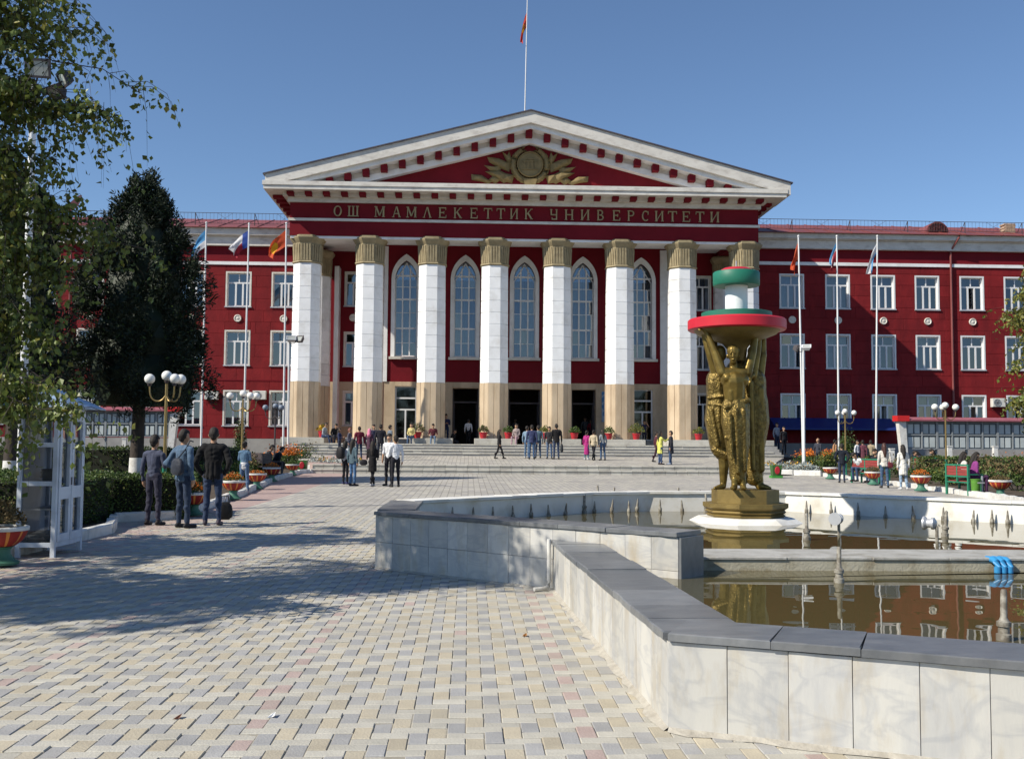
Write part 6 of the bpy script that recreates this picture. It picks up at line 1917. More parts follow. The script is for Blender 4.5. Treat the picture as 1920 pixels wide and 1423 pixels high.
bench_m = bench(1596, 1650, 905, 'green bench behind the striped planter where a man leans forward', 0)
bench_l = bench(478, 508, 893, 'dark bench in the left garden with two seated people in black', 0, 'iron', 'iron')
p = gpt(1830, 931)
o = thing('litter_bin', p, 'small green litter bin at the end of the green bench', 'litter bin')
b = MB(); b.lathe([(.10, .06), (.125, .12), (.14, .5), (.15, .5), (.15, .53), (.125, .53), (.12, .2)], p.x, p.y, 16); put('bucket', b.mesh('bucket', mat('yellow green enamel', (.10, .28, .03), (.08, .2, .03), rough=.5), True), o)
b = MB(); b.box(p.x + .18, p.x + .22, p.y - .02, p.y + .02, 0, .62); b.box(p.x - .02, p.x + .2, p.y - .15, p.y - .145, .4, .44); put('stand', b.mesh('stand', 'metal'), o)

# ================================================================== VEGETATION
def hedge(label, corners, h, n, leaf=.045, yj=0.0):
    """clipped hedge on a quadrilateral footprint (x, y)"""
    P4 = [Vector((x, y, gz(y))) for x, y in corners]
    c0 = sum(P4, Vector()) / 4
    o = thing('hedge', c0, label, 'hedge', 'clipped hedges of the gardens')
    b = MB()
    ins_ = [c0 + (p - c0) * 1.0 for p in P4]
    def sh(p, d): 
        v = (c0 - p); v.z = 0
        return p + v.normalized() * d
    b.hexa([sh(p, .07) for p in P4], [sh(p, .07) + Vector((0, 0, h - .06)) for p in P4])
    put('twigs', b.mesh('twigs', 'hedgecore'), o)  # solid dark core in place of twigs, added to block light
    quads = []
    for k in range(4):
        a_, d_ = P4[k], P4[(k + 1) % 4]
        up = Vector((0, 0, h))
        nn = (d_ - a_).cross(up).normalized()
        if nn.dot(a_ - c0) < 0: nn = -nn
        quads.append((a_, d_ - a_, up, nn))
    quads.append((P4[0] + Vector((0, 0, h)), P4[1] - P4[0], P4[3] - P4[0], Vector((0, 0, 1))))
    ar = np.array([q[1].cross(q[2]).length for q in quads]); pr_ = ar / ar.sum()
    which = RNG.choice(5, n, p=pr_)
    u_, v_ = RNG.random(n), RNG.random(n)
    A_ = np.array([q[0] for q in quads])[which]; U_ = np.array([q[1] for q in quads])[which]; V_ = np.array([q[2] for q in quads])[which]; N_ = np.array([q[3] for q in quads])[which]
    # lumpy offset
    Pn = A_ + U_ * u_[:, None] + V_ * v_[:, None]
    lump = .05 * np.sin(Pn[:, 0] * 5.1 + 1.3 * Pn[:, 2] * 4) * np.sin(Pn[:, 1] * 4.3 + Pn[:, 2] * 6.1)
    Pn += N_ * (lump + RNG.normal(0, .028, n) - .03)[:, None]
    put('foliage', leaves('foliage', Pn, leaf * (0.6 + .8 * RNG.random(n)), ['hedge', 'leafy'], (RNG.random(n) < .05).astype(int), nrm=N_ * 1.3), o, kind='stuff')
def xy(px, py): 
    p = gpt(px, py); return (p.x, p.y)
a_ = xy(205, 980); b__ = xy(338, 976)
hedge('clipped hedge with a dark shaded end beside the white kiosk', [(a_[0] - 1.9, a_[1] - 2.6), (a_[0] - .05, a_[1] - 2.5), (a_[0] - .05, a_[1] + .25), (a_[0] - 1.9, a_[1] + .25)], .88, 12000)
hedge('clipped sunlit hedge behind the three standing men', [(a_[0], a_[1] + .3), (b__[0], b__[1] + .35), (b__[0] - .4, b__[1] + 2.6), (a_[0] - 4.5, a_[1] + 2.6)], .84, 26000)
c1_ = xy(300, 902)
hedge('long low far hedge in front of the left notice board', [(-26, 38.5), (-8.7, 38.5), (-8.4, 39.6), (-26, 39.6)], 1.15, 22000, .075)
hedge('long low hedge along the back of the right garden', [(18.5, 41.0), (30, 38.5), (30, 40), (18.8, 42.4)], .95, 20000, .075)
# loose shrubs
def shrub(px, py, rx, h, n, mats, label, leaf=.09, Y=None, grp='loose shrubs of the gardens', fr=.15):
    p = gpt(px, py) if Y is None else Vector((at(px, py, Y).x, Y, gz(Y)))
    o = thing('shrub', p, label, 'shrub', grp)
    b = MB()
    for k in range(7):
        a__ = k * .9; b.tube([(p.x + .05 * math.cos(a__), p.y + .05 * math.sin(a__), p.z - .05), (p.x + rx * .35 * math.cos(a__), p.y + rx * .35 * math.sin(a__), p.z + h * .4), (p.x + rx * .6 * math.cos(a__), p.y + rx * .6 * math.sin(a__), p.z + h * .75)], [.02, .014, .006], 5)
    put('stems', b.mesh('stems', 'bark'), o)
    cl = RNG.normal(size=(14, 3)); cl /= np.linalg.norm(cl, axis=1)[:, None]
    cl = cl * np.array([rx * .55, rx * .55, h * .28]) + np.array([p.x, p.y, p.z + h * .52])
    w_ = RNG.integers(0, 14, n)
    Pn = cl[w_] + RNG.normal(size=(n, 3)) * np.array([rx * .26, rx * .26, h * .17])
    Pn[:, 2] = np.maximum(Pn[:, 2], p.z + .03)
    hi = (Pn[:, 2] - p.z) / h > .6
    mi_ = (hi & (RNG.random(n) < fr * 2)).astype(int)
    put('foliage', leaves('foliage', Pn, leaf * (.6 + .8 * RNG.random(n)), mats, mi_, nrm=np.array([0, 0, .4])), o, kind='stuff')
LG, RG = ['hedge', 'leafy'], ['hedge', 'fdry']
for k, (px, py, rx, h, mt, lab, fr) in enumerate(((415, 905, .9, .75, ['hedge', 'leafy'], 'low green shrub behind the marigold bowls', .3), (478, 893, .9, .8, ['hedge', 'fdry'], 'brownish shrub behind the girl in denim', .4), (530, 880, 1.0, 1.1, ['hedge', 'forange'], 'orange-flowered bush at the foot of the left flagpoles', .6),
    (556, 872, 1.0, 1.15, ['hedge', 'fdry'], 'round olive bush before the first column', .3), (450, 872, .35, 2.2, ['hedge', 'fdry'], 'slim climbing plant round the lamp by the left wing', .3), (345, 905, 1.2, .7, ['hedge', 'leafy'], 'low green shrub between the men in the left garden', .2), (395, 880, 1.4, .6, ['thuja', 'hedge'], 'dark low shrub by the far left hedge', .2),
    (1557, 886, .8, .9, LG, 'leafy green bush behind the man in the dark suit', .2), (1592, 876, .5, 2.0, ['hedge', 'thuja'], 'slim dark green bush beside the brass lamp on the right', .1), (1620, 890, .9, .8, LG, 'green bush behind the leaning man', .2), (1690, 897, 1.0, .9, RG, 'brown-tipped bush behind the woman in white', .3), (1745, 903, 1.1, .9, RG, 'bush behind the striped planter by the seated group', .3),
    (1790, 912, 1.0, .85, LG, 'low bush behind the green bench', .2), (1850, 912, 1.3, 1.0, RG, 'large brownish bush behind the last planter', .35), (1905, 922, 1.1, 1.0, RG, 'large brownish bush at the right edge', .35), (1925, 890, 1.2, .9, ['hedge', 'forange'], 'rust-coloured bush at the right edge behind the hedge', .5), (1870, 890, 1.0, .7, LG, 'green bush under the right notice board', .2), (1545, 868, 1.0, .7, ['hedge', 'forange'], 'orange-flowered bush by the right-hand flower bed', .8), (1520, 872, 1.0, .8, ['hedge', 'forange'], 'orange-flowered bush at the foot of the right floodlight pole', .8))):
    shrub(px, py, rx, h, 1500, mt, lab, fr=fr)
# silver-leaved and yellow flower beds at the steps, low white edging
def flower_bed(px0, px1, py, label, ymix):
    p0, p1 = gpt(px0, py), gpt(px1, py + 3)
    n = 3800
    t = RNG.random(n); dpt = RNG.random(n) * 1.6
    Pn = np.stack([p0.x + (p1.x - p0.x) * t, p0.y + (p1.y - p0.y) * t + .15 + dpt, np.zeros(n)], 1)
    clump = .5 + .5 * np.sin(Pn[:, 0] * 5.2) * np.sin(Pn[:, 1] * 4.1 + Pn[:, 0])
    Pn[:, 2] = gz(p0.y) + .1 + (.22 + .32 * clump) * RNG.random(n)
    mi_ = np.where(dpt > .8, np.where(RNG.random(n) < ymix, 1, 2), 0)
    o = thing('flower_bed', (p0 + p1) / 2, label, 'flower bed', 'flower beds beside the steps')
    put('flowers', leaves('flowers', Pn, .085 * (.6 + .8 * RNG.random(n)), ['silverleaf', 'fyellow', 'hedge'], mi_, nrm=np.array([0, 0, .6])), o, kind='stuff')
    L_ = (p1 - p0).length; nb = max(1, round(L_ / 1.5)); ang = math.atan2(p1.y - p0.y, p1.x - p0.x)
    b = MB(); b.cbox(.01, L_ / nb - .01, -.1, .1, 0, .26, .02); me = b.mesh('edging_block', 'kerb')
    for k in range(nb):
        q = p0 + (p1 - p0) * (k / nb)
        put('edging_block', me, o, (q.x, q.y, q.z - .01), (0, 0, ang + random.gauss(0, .01)))
flower_bed(578, 672, 882, 'bed of silver leaves and yellow flowers left of the steps', .5)
flower_bed(1438, 1540, 890, 'bed of silver leaves and yellow flowers right of the steps', .6)

# ---- dark conifers
def conifer(base, prof, h, n, label, seed, trunk_r=.24, trunk_h=3.0, leaf=.16):
    rs = np.random.default_rng(seed)
    base = Vector(base)
    o = thing('conifer_tree', base, label, 'conifer', 'dark conifers of the left garden')
    b = MB(); b.tube([base - Vector((0, 0, .1)), base + Vector((0, 0, .9)), base + Vector((.03, 0, trunk_h)), base + Vector((0, 0, h * .9))], [trunk_r * 1.15, trunk_r, trunk_r * .85, .03], 12)
    tk = put('trunk', b.mesh('trunk', 'bark', True), o)
    b = MB(); b.tube([base + Vector((0, 0, .0)), base + Vector((0, 0, .85))], [trunk_r * 1.17, trunk_r * 1.03], 12, caps=False)
    put('whitewash', b.mesh('whitewash', 'kerb', True), tk)
    for k in range(26):
        t = rs.uniform(.15, .85); zq = trunk_h * .8 + (h - trunk_h) * t * .9
        a__ = rs.uniform(0, 6.28); rad = np.interp(zq / h, [p[0] for p in prof], [p[1] for p in prof]) * .85
        b = MB(); b.tube([base + Vector((0, 0, zq - .2)), base + Vector((math.cos(a__) * rad * .5, math.sin(a__) * rad * .5, zq + .25)), base + Vector((math.cos(a__) * rad, math.sin(a__) * rad, zq + .6))], [.06, .04, .015], 5)
        put('limb', b.mesh('limb', 'bark'), o)
    b = MB(); n_ = 18
    for_r = []
    for k in range(14):
        zq = trunk_h * .9 + (h * .93 - trunk_h * .9) * k / 13
        rr0 = np.interp(zq / h, [p[0] for p in prof], [p[1] for p in prof]) * .56
        for_r.append([(base.x + rr0 * (1 + .18 * math.sin(3 * t + k)) * math.cos(t), base.y + rr0 * (1 + .18 * math.cos(2 * t + k * 1.7)) * math.sin(t), base.z + zq) for t in np.linspace(0, 2 * math.pi, n_, endpoint=False)])
    b.rings(for_r); put('inner_twigs', b.mesh('inner_twigs', 'thuja'), o)
    # clumps: upright plumes spread over the crown
    nc = 230
    zc_ = rs.beta(1.25, 1.35, nc) * .92 + .06
    zt = trunk_h * .72 + zc_ * (h - trunk_h * .72)
    rad = np.interp(zt / h, [p[0] for p in prof], [p[1] for p in prof])
    a__ = rs.uniform(0, 2 * math.pi, nc); rr_ = rad * np.sqrt(rs.uniform(.25, 1.0, nc)) * rs.uniform(.85, 1.12, nc)
    cc_ = np.stack([base.x + rr_ * np.cos(a__), base.y + rr_ * np.sin(a__), base.z + zt], 1)
    w_ = rs.integers(0, nc, n)
    s_ = (.30 + .25 * rs.random(nc)) * (.6 + .4 * (1 - zc_))
    d = rs.normal(size=(n, 3))
    d /= np.linalg.norm(d, axis=1)[:, None]
    d *= (rs.random(n) ** .5)[:, None]
    Pn = cc_[w_] + d * np.stack([s_[w_], s_[w_], s_[w_] * 1.9], 1)
    out = np.stack([Pn[:, 0] - base.x, Pn[:, 1] - base.y, np.full(n, .9)], 1); out /= np.linalg.norm(out, axis=1)[:, None]
    global RNG
    put('crown', leaves('crown', Pn, leaf * (.5 + .9 * rs.random(n)), ['thuja', 'hedge'], (rs.random(n) < .04).astype(int), nrm=out * 1.1, aspect=.34), o, kind='stuff')
cY = 37.0
cb_ = at(256, 868, cY)
ch_ = at(240, 330, cY).z
conifer((cb_.x, cY, gz(cY)), [(.1, 1.2), (.20, 2.5), (.30, 2.9), (.42, 2.35), (.6, 2.25), (.78, 1.6), (.9, .85), (1.0, .12)], ch_, 64000, 'broad dark conifer with a whitewashed trunk foot before the left wing', 3)
b2 = at(70, 868, 33)
conifer((b2.x - .8, 33, 0), [(.1, 1.0), (.3, 1.6), (.5, 1.6), (.75, 1.2), (.9, .6), (1, .1)], at(85, 318, 33).z, 30000, 'dark conifer half hidden behind the birch foliage at the left edge', 5)

# ---- birches
def limb_curve(p0, p1, sag, n=10):
    p0, p1 = Vector(p0), Vector(p1)
    return [p0.lerp(p1, t) + Vector((0, 0, sag * 4 * t * (1 - t))) for t in [k / n for k in range(n + 1)]]
def birch(base, h, label, limbs, leafmats, n_hang, leaf, seed, yellow=.1, trunk_r=.13, hang=(.35, 1.1), per=15, gaps=()):
    rs = random.Random(seed); base = Vector(base)
    o = thing('birch_tree', base, label, 'birch', 'birch trees at the edges of the square')
    b = MB(); b.tube([base - Vector((0, 0, .1)), base + Vector((.05, .03, h * .35)), base + Vector((.12, 0, h * .7)), base + Vector((.1, .1, h))], [trunk_r * 1.2, trunk_r, trunk_r * .6, .02], 12)
    put('trunk', b.mesh('trunk', 'birchbark', True), o)
    P, S = [], []
    tw = MB()
    for (tip, dens, sag) in limbs:
        tip = Vector(tip)
        st = base + Vector((.06, .03, max(1.2, min(h * .92, tip.z - rs.uniform(.2, 1.0)))))
        cv = limb_curve(st, tip, sag + .25)
        wob = [Vector((rs.gauss(0, .05), rs.gauss(0, .08), rs.gauss(0, .05))) for _ in cv]
        cv = [c + w * (1 if 0 < i < 10 else 0) for i, (c, w) in enumerate(zip(cv, wob))]
        bb = MB(); bb.tube(cv, [.028 * (1 - k / 10) ** 1.5 + .0035 for k in range(11)], 6)
        put('limb', bb.mesh('limb', 'bark'), o)
        L_ = (tip - st).length
        nt = int(n_hang * dens * L_)
        for k in range(nt):
            t = rs.uniform(.2, 1.0) ** .7
            q = cv[min(9, int(t * 10))].lerp(cv[min(10, int(t * 10) + 1)], (t * 10) % 1)
            ln = rs.uniform(*hang) * (1.15 - .5 * t)
            dx, dy = rs.gauss(0, .30), rs.gauss(0, .30)
            if rs.random() < .45: ln *= .45
            e1 = q + Vector((dx * .75, dy * .75, rs.uniform(-.12, .14))); e2 = q + Vector((dx, dy, -ln))
            tw.tube([q, q.lerp(e1, .6) + Vector((0, 0, .02)), e1.lerp(e2, .3), e2], [.004, .003, .0022, .001], 3, caps=False)
            for m_ in range(per):
                s_ = rs.random()
                w1, w2, w3 = (1 - s_) ** 2, 2 * s_ * (1 - s_), s_ * s_
                P.append((q * w1 + e1 * w2 + e2 * w3) + Vector((rs.gauss(0, .045), rs.gauss(0, .045), rs.gauss(0, .03))))
    put('twigs', tw.mesh('twigs', 'bark'), o, kind='stuff')
    P = np.array([tuple(p) for p in P])
    for c_, r_, kp_ in gaps:            # thin places in the crown
        P = P[(np.linalg.norm(P - np.array(c_), axis=1) > r_) | (RNG.random(len(P)) < kp_)]
    n = len(P)
    put('foliage', leaves('foliage', P, leaf * (.65 + .6 * RNG.random(n)), leafmats, (RNG.random(n) < yellow).astype(int), droop=1.3, aspect=.78), o, kind='stuff')
    return n
def D3(px, py, Y): return tuple(at(px, py, Y))
# limbs that reach into the picture at the left edge
lb = []
for px, py, Y, dn, sg in ((150, 40, 9.6, 1.0, .25), (60, 20, 9.2, 1.4, .3), (150, 95, 9.8, .45, .2), (90, 90, 9.4, .8, .25), (30, 90, 10, 1.6, .2), (262, 205, 9.7, .7, .3), (225, 250, 9.5, .9, .35), (175, 245, 9.4, 1.0, .3), (130, 215, 9.8, .6, .25), (80, 230, 9.6, 1.7, .2), (20, 200, 9.2, 1.7, .2),
                           (110, 330, 9.5, 1.4, .25), (60, 380, 9.3, 1.8, .25), (10, 330, 9.8, 1.8, .2), (120, 440, 9.6, 1.3, .3), (80, 500, 9.4, 1.8, .2), (20, 470, 9.2, 1.8, .2), (140, 560, 9.7, 1.0, .2), (70, 620, 9.5, 1.6, .2), (20, 600, 9.9, 1.7, .2), (110, 660, 9.4, 1.2, .2), (40, 720, 9.6, 1.6, .15),
                           (230, 480, 9.9, .55, .25), (280, 500, 10.0, .45, .3), (120, 760, 8.6, 1.0, .2), (60, 790, 8.8, 1.3, .2), (10, 760, 9.0, 1.5, .2), (150, 800, 8.5, .5, .15)):
    lb.append((D3(px, py - 30, Y), dn * (.62 if px > 45 else .9), sg))
for k in range(3):           # unseen high boughs left of the frame, added to dapple the basin wall with shade
    lb.append(((random.uniform(-6.8, -4.75), random.uniform(7.6, 9.4), random.uniform(4.2, 6.2)), .6, .3))
for k in range(34):           # the rest of the crown, left of the frame
    a__ = random.uniform(0, 2 * math.pi); r_ = random.uniform(.8, 2.6); z = random.uniform(2.4, 7.6)
    lb.append(((-7.0 + r_ * math.cos(a__) - .4, 9.7 + r_ * math.sin(a__), z), .5 if z > 3.6 else .9, .25))
nb1 = birch((-7.0, 9.6, 0), 8.2, 'drooping birch leaning into the picture from the left edge', lb, ['leaf', 'leafy'], 25, .062, 11, yellow=.10, per=22, gaps=[(D3(100, 140, q), .24, .12) for q in (8.9, 9.3, 9.7, 10.1)] + [(D3(70, yy, q), .12, .45) for q in (9.0, 9.3, 9.6, 9.9) for yy in (190, 230, 270, 310, 350)] + [(D3(200, 160, q), .22, .3) for q in (9.2, 9.6, 10.0)])
for (bx, by, hh, lab, sd, nl) in ((-10.3, 6.6, 8.0, 'birch standing outside the left edge, its shadow on the paving', 12, 44), (-9.6, 12.6, 8.0, 'birch behind the white kiosk outside the left edge', 13, 44)):
    l2 = []
    for k in range(nl):
        a__ = random.uniform(0, 2 * math.pi); r_ = random.uniform(.6, 2.4); z = random.uniform(2.0, hh * .95)
        l2.append(((bx + r_ * math.cos(a__), by + r_ * math.sin(a__), z), 1.0, .25))
    birch((bx, by, 0), hh, lab, l2, ['leaf', 'leafy'], 15, .12, sd, yellow=.1, per=16)
# yellowing birch at the right edge, and conifer sprig above it
l3 = []
for k in range(46):
    py = random.uniform(500, 800); w_ = 30 if py > 560 else 14
    l3.append((D3(random.uniform(1925 - w_, 1990), py - 12, 30 + random.uniform(-1, 1)), 1.0, .2))
tb = at(1985, 900, 30.3)
birch((tb.x, 30.3, 0.0), 6.6, 'yellowing birch at the right edge before the right wing', l3, ['leafy', 'leaf'], 9, .12, 14, yellow=.4, per=11, hang=(.3, .8))

# ================================================================== PEOPLE
CM = {}
def cloth(c, rough=.85):
    k = (c, rough)
    if k not in CM: CM[k] = mat('cloth', c, tuple(q * .72 for q in c), rough=rough, nscale=9, bump=.5, bscale=16, spec=.2, sheen=.1)
    return CM[k]
SKIN = mat('skin', (.42, .25, .16), (.37, .21, .13), rough=.5, nscale=6)
HAIR = mat('black hair', (.014, .011, .010), (.030, .024, .019), rough=.75, nscale=60, stretch=(1, 1, .2))
def person_caps(pose='stand', top='shirt', hair='short', arms='down', lean=0.0, sleeves='long', female=False, fine=False, seed=0, bulk=1.0, head_turn=0.0):
    rs = random.Random(seed)
    C = []
    add = lambda a, b_, ra, rb, lab, fl=1.0: C.append((a, b_, ra, rb, lab, fl))
    sit = pose in ('sit', 'sitbent')
    pz = .50 if sit else .93
    sw = (.165 if female else .19) * (1.0 if top != 'jacket' else 1.07)
    hw = .088 if not female else .085
    # spine points, leaning forward (+y)
    def sp(z, y=0.0, x=0.0):           # z measured above the pelvis
        s_, c_ = math.sin(lean), math.cos(lean)
        return (x, y * c_ + z * s_, pz + z * c_ - y * s_)
    tb = bulk * (1.08 if top in ('jacket', 'coat') else 1.0)
    # torso
    add(sp(.02, 0, -.055), sp(.02, 0, .055), .118, .118, 'pants' if top in ('shirt', 'crop') else 'top', .85)
    add(sp(.05), sp(.22), .128 * tb, .125 * tb, 'top', .82)
    add(sp(.22, 0, -.02), sp(.40, .0, -.03), .125 * tb, .135 * tb, 'top', .80)
    add(sp(.22, 0, .02), sp(.40, .0, .03), .125 * tb, .135 * tb, 'top', .80)
    add(sp(.455, -.01, -sw + .055), sp(.455, -.01, sw - .055), .078 * tb, .078 * tb, 'top', .95)
    add(sp(.47, -.02, -.06), sp(.51, -.02, -.01), .06, .055, 'top'); add(sp(.47, -.02, .06), sp(.51, -.02, .01), .06, .055, 'top')
    if female: add(sp(.36, .085, -.06), sp(.36, .085, .06), .06, .06, 'top')
    # hem of a jacket, coat or loose shirt: a ring of folds, so that it ends in a level edge
    hm = {'jacket': -.10, 'coat': -.36, 'long': -.62, 'shirt': -.02, 'crop': .1}[top]
    if not sit and top in ('jacket', 'coat', 'long'):
        nf = 11
        fl_ = .012 if top == 'jacket' else .03
        for k in range(nf):
            t = 2 * math.pi * k / nf + rs.uniform(-.1, .1)
            r0, r1 = .098 * bulk, (.108 + fl_) * bulk
            add(sp(.20, .80 * r0 * math.sin(t), r0 * math.cos(t)), sp(hm + .035 + rs.uniform(-.012, .012), .82 * r1 * math.sin(t) - .005, r1 * math.cos(t)), .042, .036, 'top')
        if top != 'jacket': add(sp(.1), sp(hm + .12), .12, .11, 'top', .8)
    if top == 'crop': add(sp(.0), sp(.09), .132, .130, 'under', .85)
    # head
    hx = math.sin(head_turn) * .02
    nk, hd = sp(.50, -.01), sp(.70, .015)
    add(sp(.48, -.012), sp(.60, 0), .056, .054, 'skin')
    add(sp(.665, .012), sp(.725, -.002), .078, .088, 'skin'); add(sp(.625, .045), sp(.65, .05), .045, .06, 'skin')
    f_ = Vector((math.sin(head_turn), math.cos(head_turn), 0))
    add(sp(.69, .085 + .01), sp(.655, .105), .011, .016, 'skin')
    for s_ in (-1, 1):
        add(sp(.67, -.005, s_ * .083), sp(.695, -.008, s_ * .085), .016, .018, 'skin')
        if fine: add(sp(.70, .075, s_ * .03), sp(.70, .078, s_ * .034), .011, .011, 'hair')
    add(sp(.715, -.028), sp(.758, -.006), .090, .084, 'hair'); add(sp(.66, -.05), sp(.70, -.045), .062, .075, 'hair'); add(sp(.765, .035, -.02), sp(.765, .035, .02), .058, .058, 'hair')
    if hair == 'cap': add(sp(.77, .0), sp(.765, .09), .088, .04, 'hair')
    if hair == 'long':
        add(sp(.68, -.06), sp(.44, -.10), .085, .072, 'hair'); add(sp(.44, -.10), sp(.31, -.11), .066, .04, 'hair'); add(sp(.68, -.02, -.075), sp(.50, -.04, -.085), .035, .03, 'hair'); add(sp(.68, -.02, .075), sp(.50, -.04, .085), .035, .03, 'hair')
    if hair == 'bun': add(sp(.74, -.11), sp(.75, -.115), .05, .05, 'hair'); 
    if hair == 'tail': add(sp(.73, -.10), sp(.55, -.14), .04, .028, 'hair')
    if hair == 'scarf':
        add(sp(.70, -.03), sp(.75, -.01), .105, .098, 'scarf'); add(sp(.66, -.05), sp(.46, -.09), .10, .12, 'scarf'); add(sp(.56, .03), sp(.48, .05), .07, .08, 'scarf')
    # legs
    lr = .082 if not female else .076
    if sit:
        for s_ in (-1, 1):
            kx = s_ * rs.uniform(.08, .15); ky = rs.uniform(.38, .46)
            add((s_ * hw, .0, pz), (kx, ky, pz + .02), lr * 1.08, .066, 'pants'); add((kx, ky, pz + .02), (kx * 1.05, ky + rs.uniform(-.08, .1), .09), .062, .044, 'pants')
            fy = C[-1][1][1]
            add((kx * 1.05, fy - .02, .05), (kx * 1.1, fy + .15, .035), .045, .036, 'shoe')
    else:
        st = {'stand': (rs.uniform(-.02, .05), rs.uniform(-.05, .03)), 'walk': (.27, -.27), 'cross': (.06, -.06)}[pose if pose in ('walk', 'cross') else 'stand']
        for s_, fy in ((-1, st[0]), (1, st[1])):
            fx = s_ * (.10 + rs.uniform(0, .03)) if pose != 'cross' else -s_ * .05
            ky = fy * .45 + (.05 if pose == 'walk' and fy > 0 else .02)
            kz = .50
            az = .09 if not (pose == 'walk' and fy < 0) else .13
            add((s_ * hw, 0, pz - .02), ((s_ * hw + fx) / 2, ky, kz), lr * 1.06, .060, 'pants'); add(((s_ * hw + fx) / 2, ky, kz), (fx, fy, az), .060, .044, 'pants')
            add(((s_ * hw + fx) / 2, ky - .015, kz - .12), (fx, fy - .01, .3), .058, .048, 'pants')
            if top == 'bare_leg': pass
            ft = s_ * .03
            add((fx, fy - .035, .045), (fx + ft, fy + .15, .032), .042, .036, 'shoe'); add((fx, fy, .05), (fx, fy, .10), .044, .044, 'shoe')
    # arms
    ar = .050 * (1.12 if top in ('jacket', 'coat') else 1.0) * (.92 if female else 1)
    slab = 'top' if sleeves == 'long' else 'skin'
    for s_ in (-1, 1):
        sh = sp(.452, -.01, s_ * sw)
        A_ = arms if isinstance(arms, str) else arms[0 if s_ < 0 else 1]
        if A_ == 'down': el = sp(.19, -.05, s_ * (sw + .055)); wr = sp(-.05, .0, s_ * (sw + .06)); hd_ = sp(-.13, .02, s_ * (sw + .055))
        elif A_ == 'pocket': el = sp(.20, -.09, s_ * (sw + .10)); wr = sp(.0, .045, s_ * (sw + .0)); hd_ = sp(-.06, .075, s_ * (sw - .04))
        elif A_ == 'front': el = sp(.21, .02, s_ * (sw + .04)); wr = sp(.24, .22, s_ * .09); hd_ = sp(.27, .29, s_ * .04)
        elif A_ == 'lap': el = sp(.2, .03, s_ * (sw + .05)); wr = sp(.08, .24, s_ * .10); hd_ = sp(.06, .31, s_ * .06)
        elif A_ == 'raise': el = sp(.36, .20, s_ * (sw + .06)); wr = sp(.58, .22, s_ * .10); hd_ = sp(.64, .20, s_ * .08)
        elif A_ == 'reach': el = sp(.30, .20, s_ * (sw + .03)); wr = sp(.42, .42, s_ * .12); hd_ = sp(.45, .50, s_ * .1)
        elif A_ == 'hip': el = sp(.22, -.10, s_ * (sw + .16)); wr = sp(.08, .02, s_ * (sw - .01)); hd_ = sp(.03, .06, s_ * (sw - .06))
        add(sh, el, ar * 1.12, ar * .9, 'sleeve'); add(el, wr, ar * .9, ar * .7, 'sleeve' if slab == 'top' else slab); add(tuple(Vector(sh).lerp(Vector(el), .8)), tuple(Vector(el).lerp(Vector(wr), .15)), ar * .98, ar * .95, 'sleeve')
        w, h = Vector(wr), Vector(hd_)
        d = (h - w).normalized()
        add(tuple(w), tuple(w + d * .075), .026, .034, 'skin', 1)
        side = d.cross(Vector((0, 1, 0.2))).normalized()
        fwd_ = side.cross(d).normalized()
        for q, ln in zip((-1.5, -.5, .5, 1.5), (.062, .074, .07, .054)):
            k0 = w + d * .088 + fwd_ * q * .017; k1 = k0 + d * ln * .5 - side * s_ * .012; k2 = k1 + d * ln * .42 - side * s_ * .025
            add(tuple(k0), tuple(k1), .0095, .009, 'skin'); add(tuple(k1), tuple(k2), .009, .0075, 'skin')
        t0 = w + d * .03 + fwd_ * .028
        add(tuple(t0), tuple(t0 + d * .04 + fwd_ * .025), .011, .009, 'skin')
    return C
PEOPLE = []
def person(px, py, top_y, label, face=0, col=(.1, .1, .1), pants=(.02, .02, .025), shoe=(.02, .02, .02), surf='g', Y=None, z=None, H=None, voxel=.017, under=(.75, .75, .75), scarf=(.6, .2, .3), hairm=None, zoff=0, **kw):
    fz = gz if surf == 'g' else lz
    if Y is None:
        p = hit(px, py, fz); p = Vector((p.x, p.y, fz(p.y)))
    else:
        q = at(px, py, Y); p = Vector((q.x, Y, z if z is not None else q.z))
    pxm = F / (p - CAMP).dot(_f)
    hgt = H if H else max(1.52, min(1.86, (py - top_y) / pxm))
    base_h = 1.775
    sc = hgt / base_h if kw.get('pose') not in ('sit', 'sitbent') else .97
    caps = person_caps(seed=int(px * 7 + py), **kw)
    mats = {'top': cloth(col), 'sleeve': cloth(col), 'pants': cloth(pants), 'skin': SKIN, 'hair': hairm or HAIR, 'shoe': cloth(shoe, .5), 'under': cloth(under), 'scarf': cloth(scarf)}
    e = body(caps, voxel, mats, 2)
    e['fold'] = .0075 if voxel < .012 else .007
    e['seed'] = px * .37
    if kw.get('pose') not in ('sit', 'sitbent'): e['hem'] = .93 + {'jacket': -.11, 'coat': -.37, 'long': -.63, 'shirt': -.02, 'crop': .0}[kw.get('top', 'shirt')]
    PEOPLE.append((e, p, face, sc, label))
    return p, sc
NAVY, BLACK, JEAN, LJEAN, DENIM, WHITE = (.03, .04, .09), (.012, .012, .014), (.03, .055, .11), (.12, .19, .29), (.085, .14, .22), (.76, .77, .80)
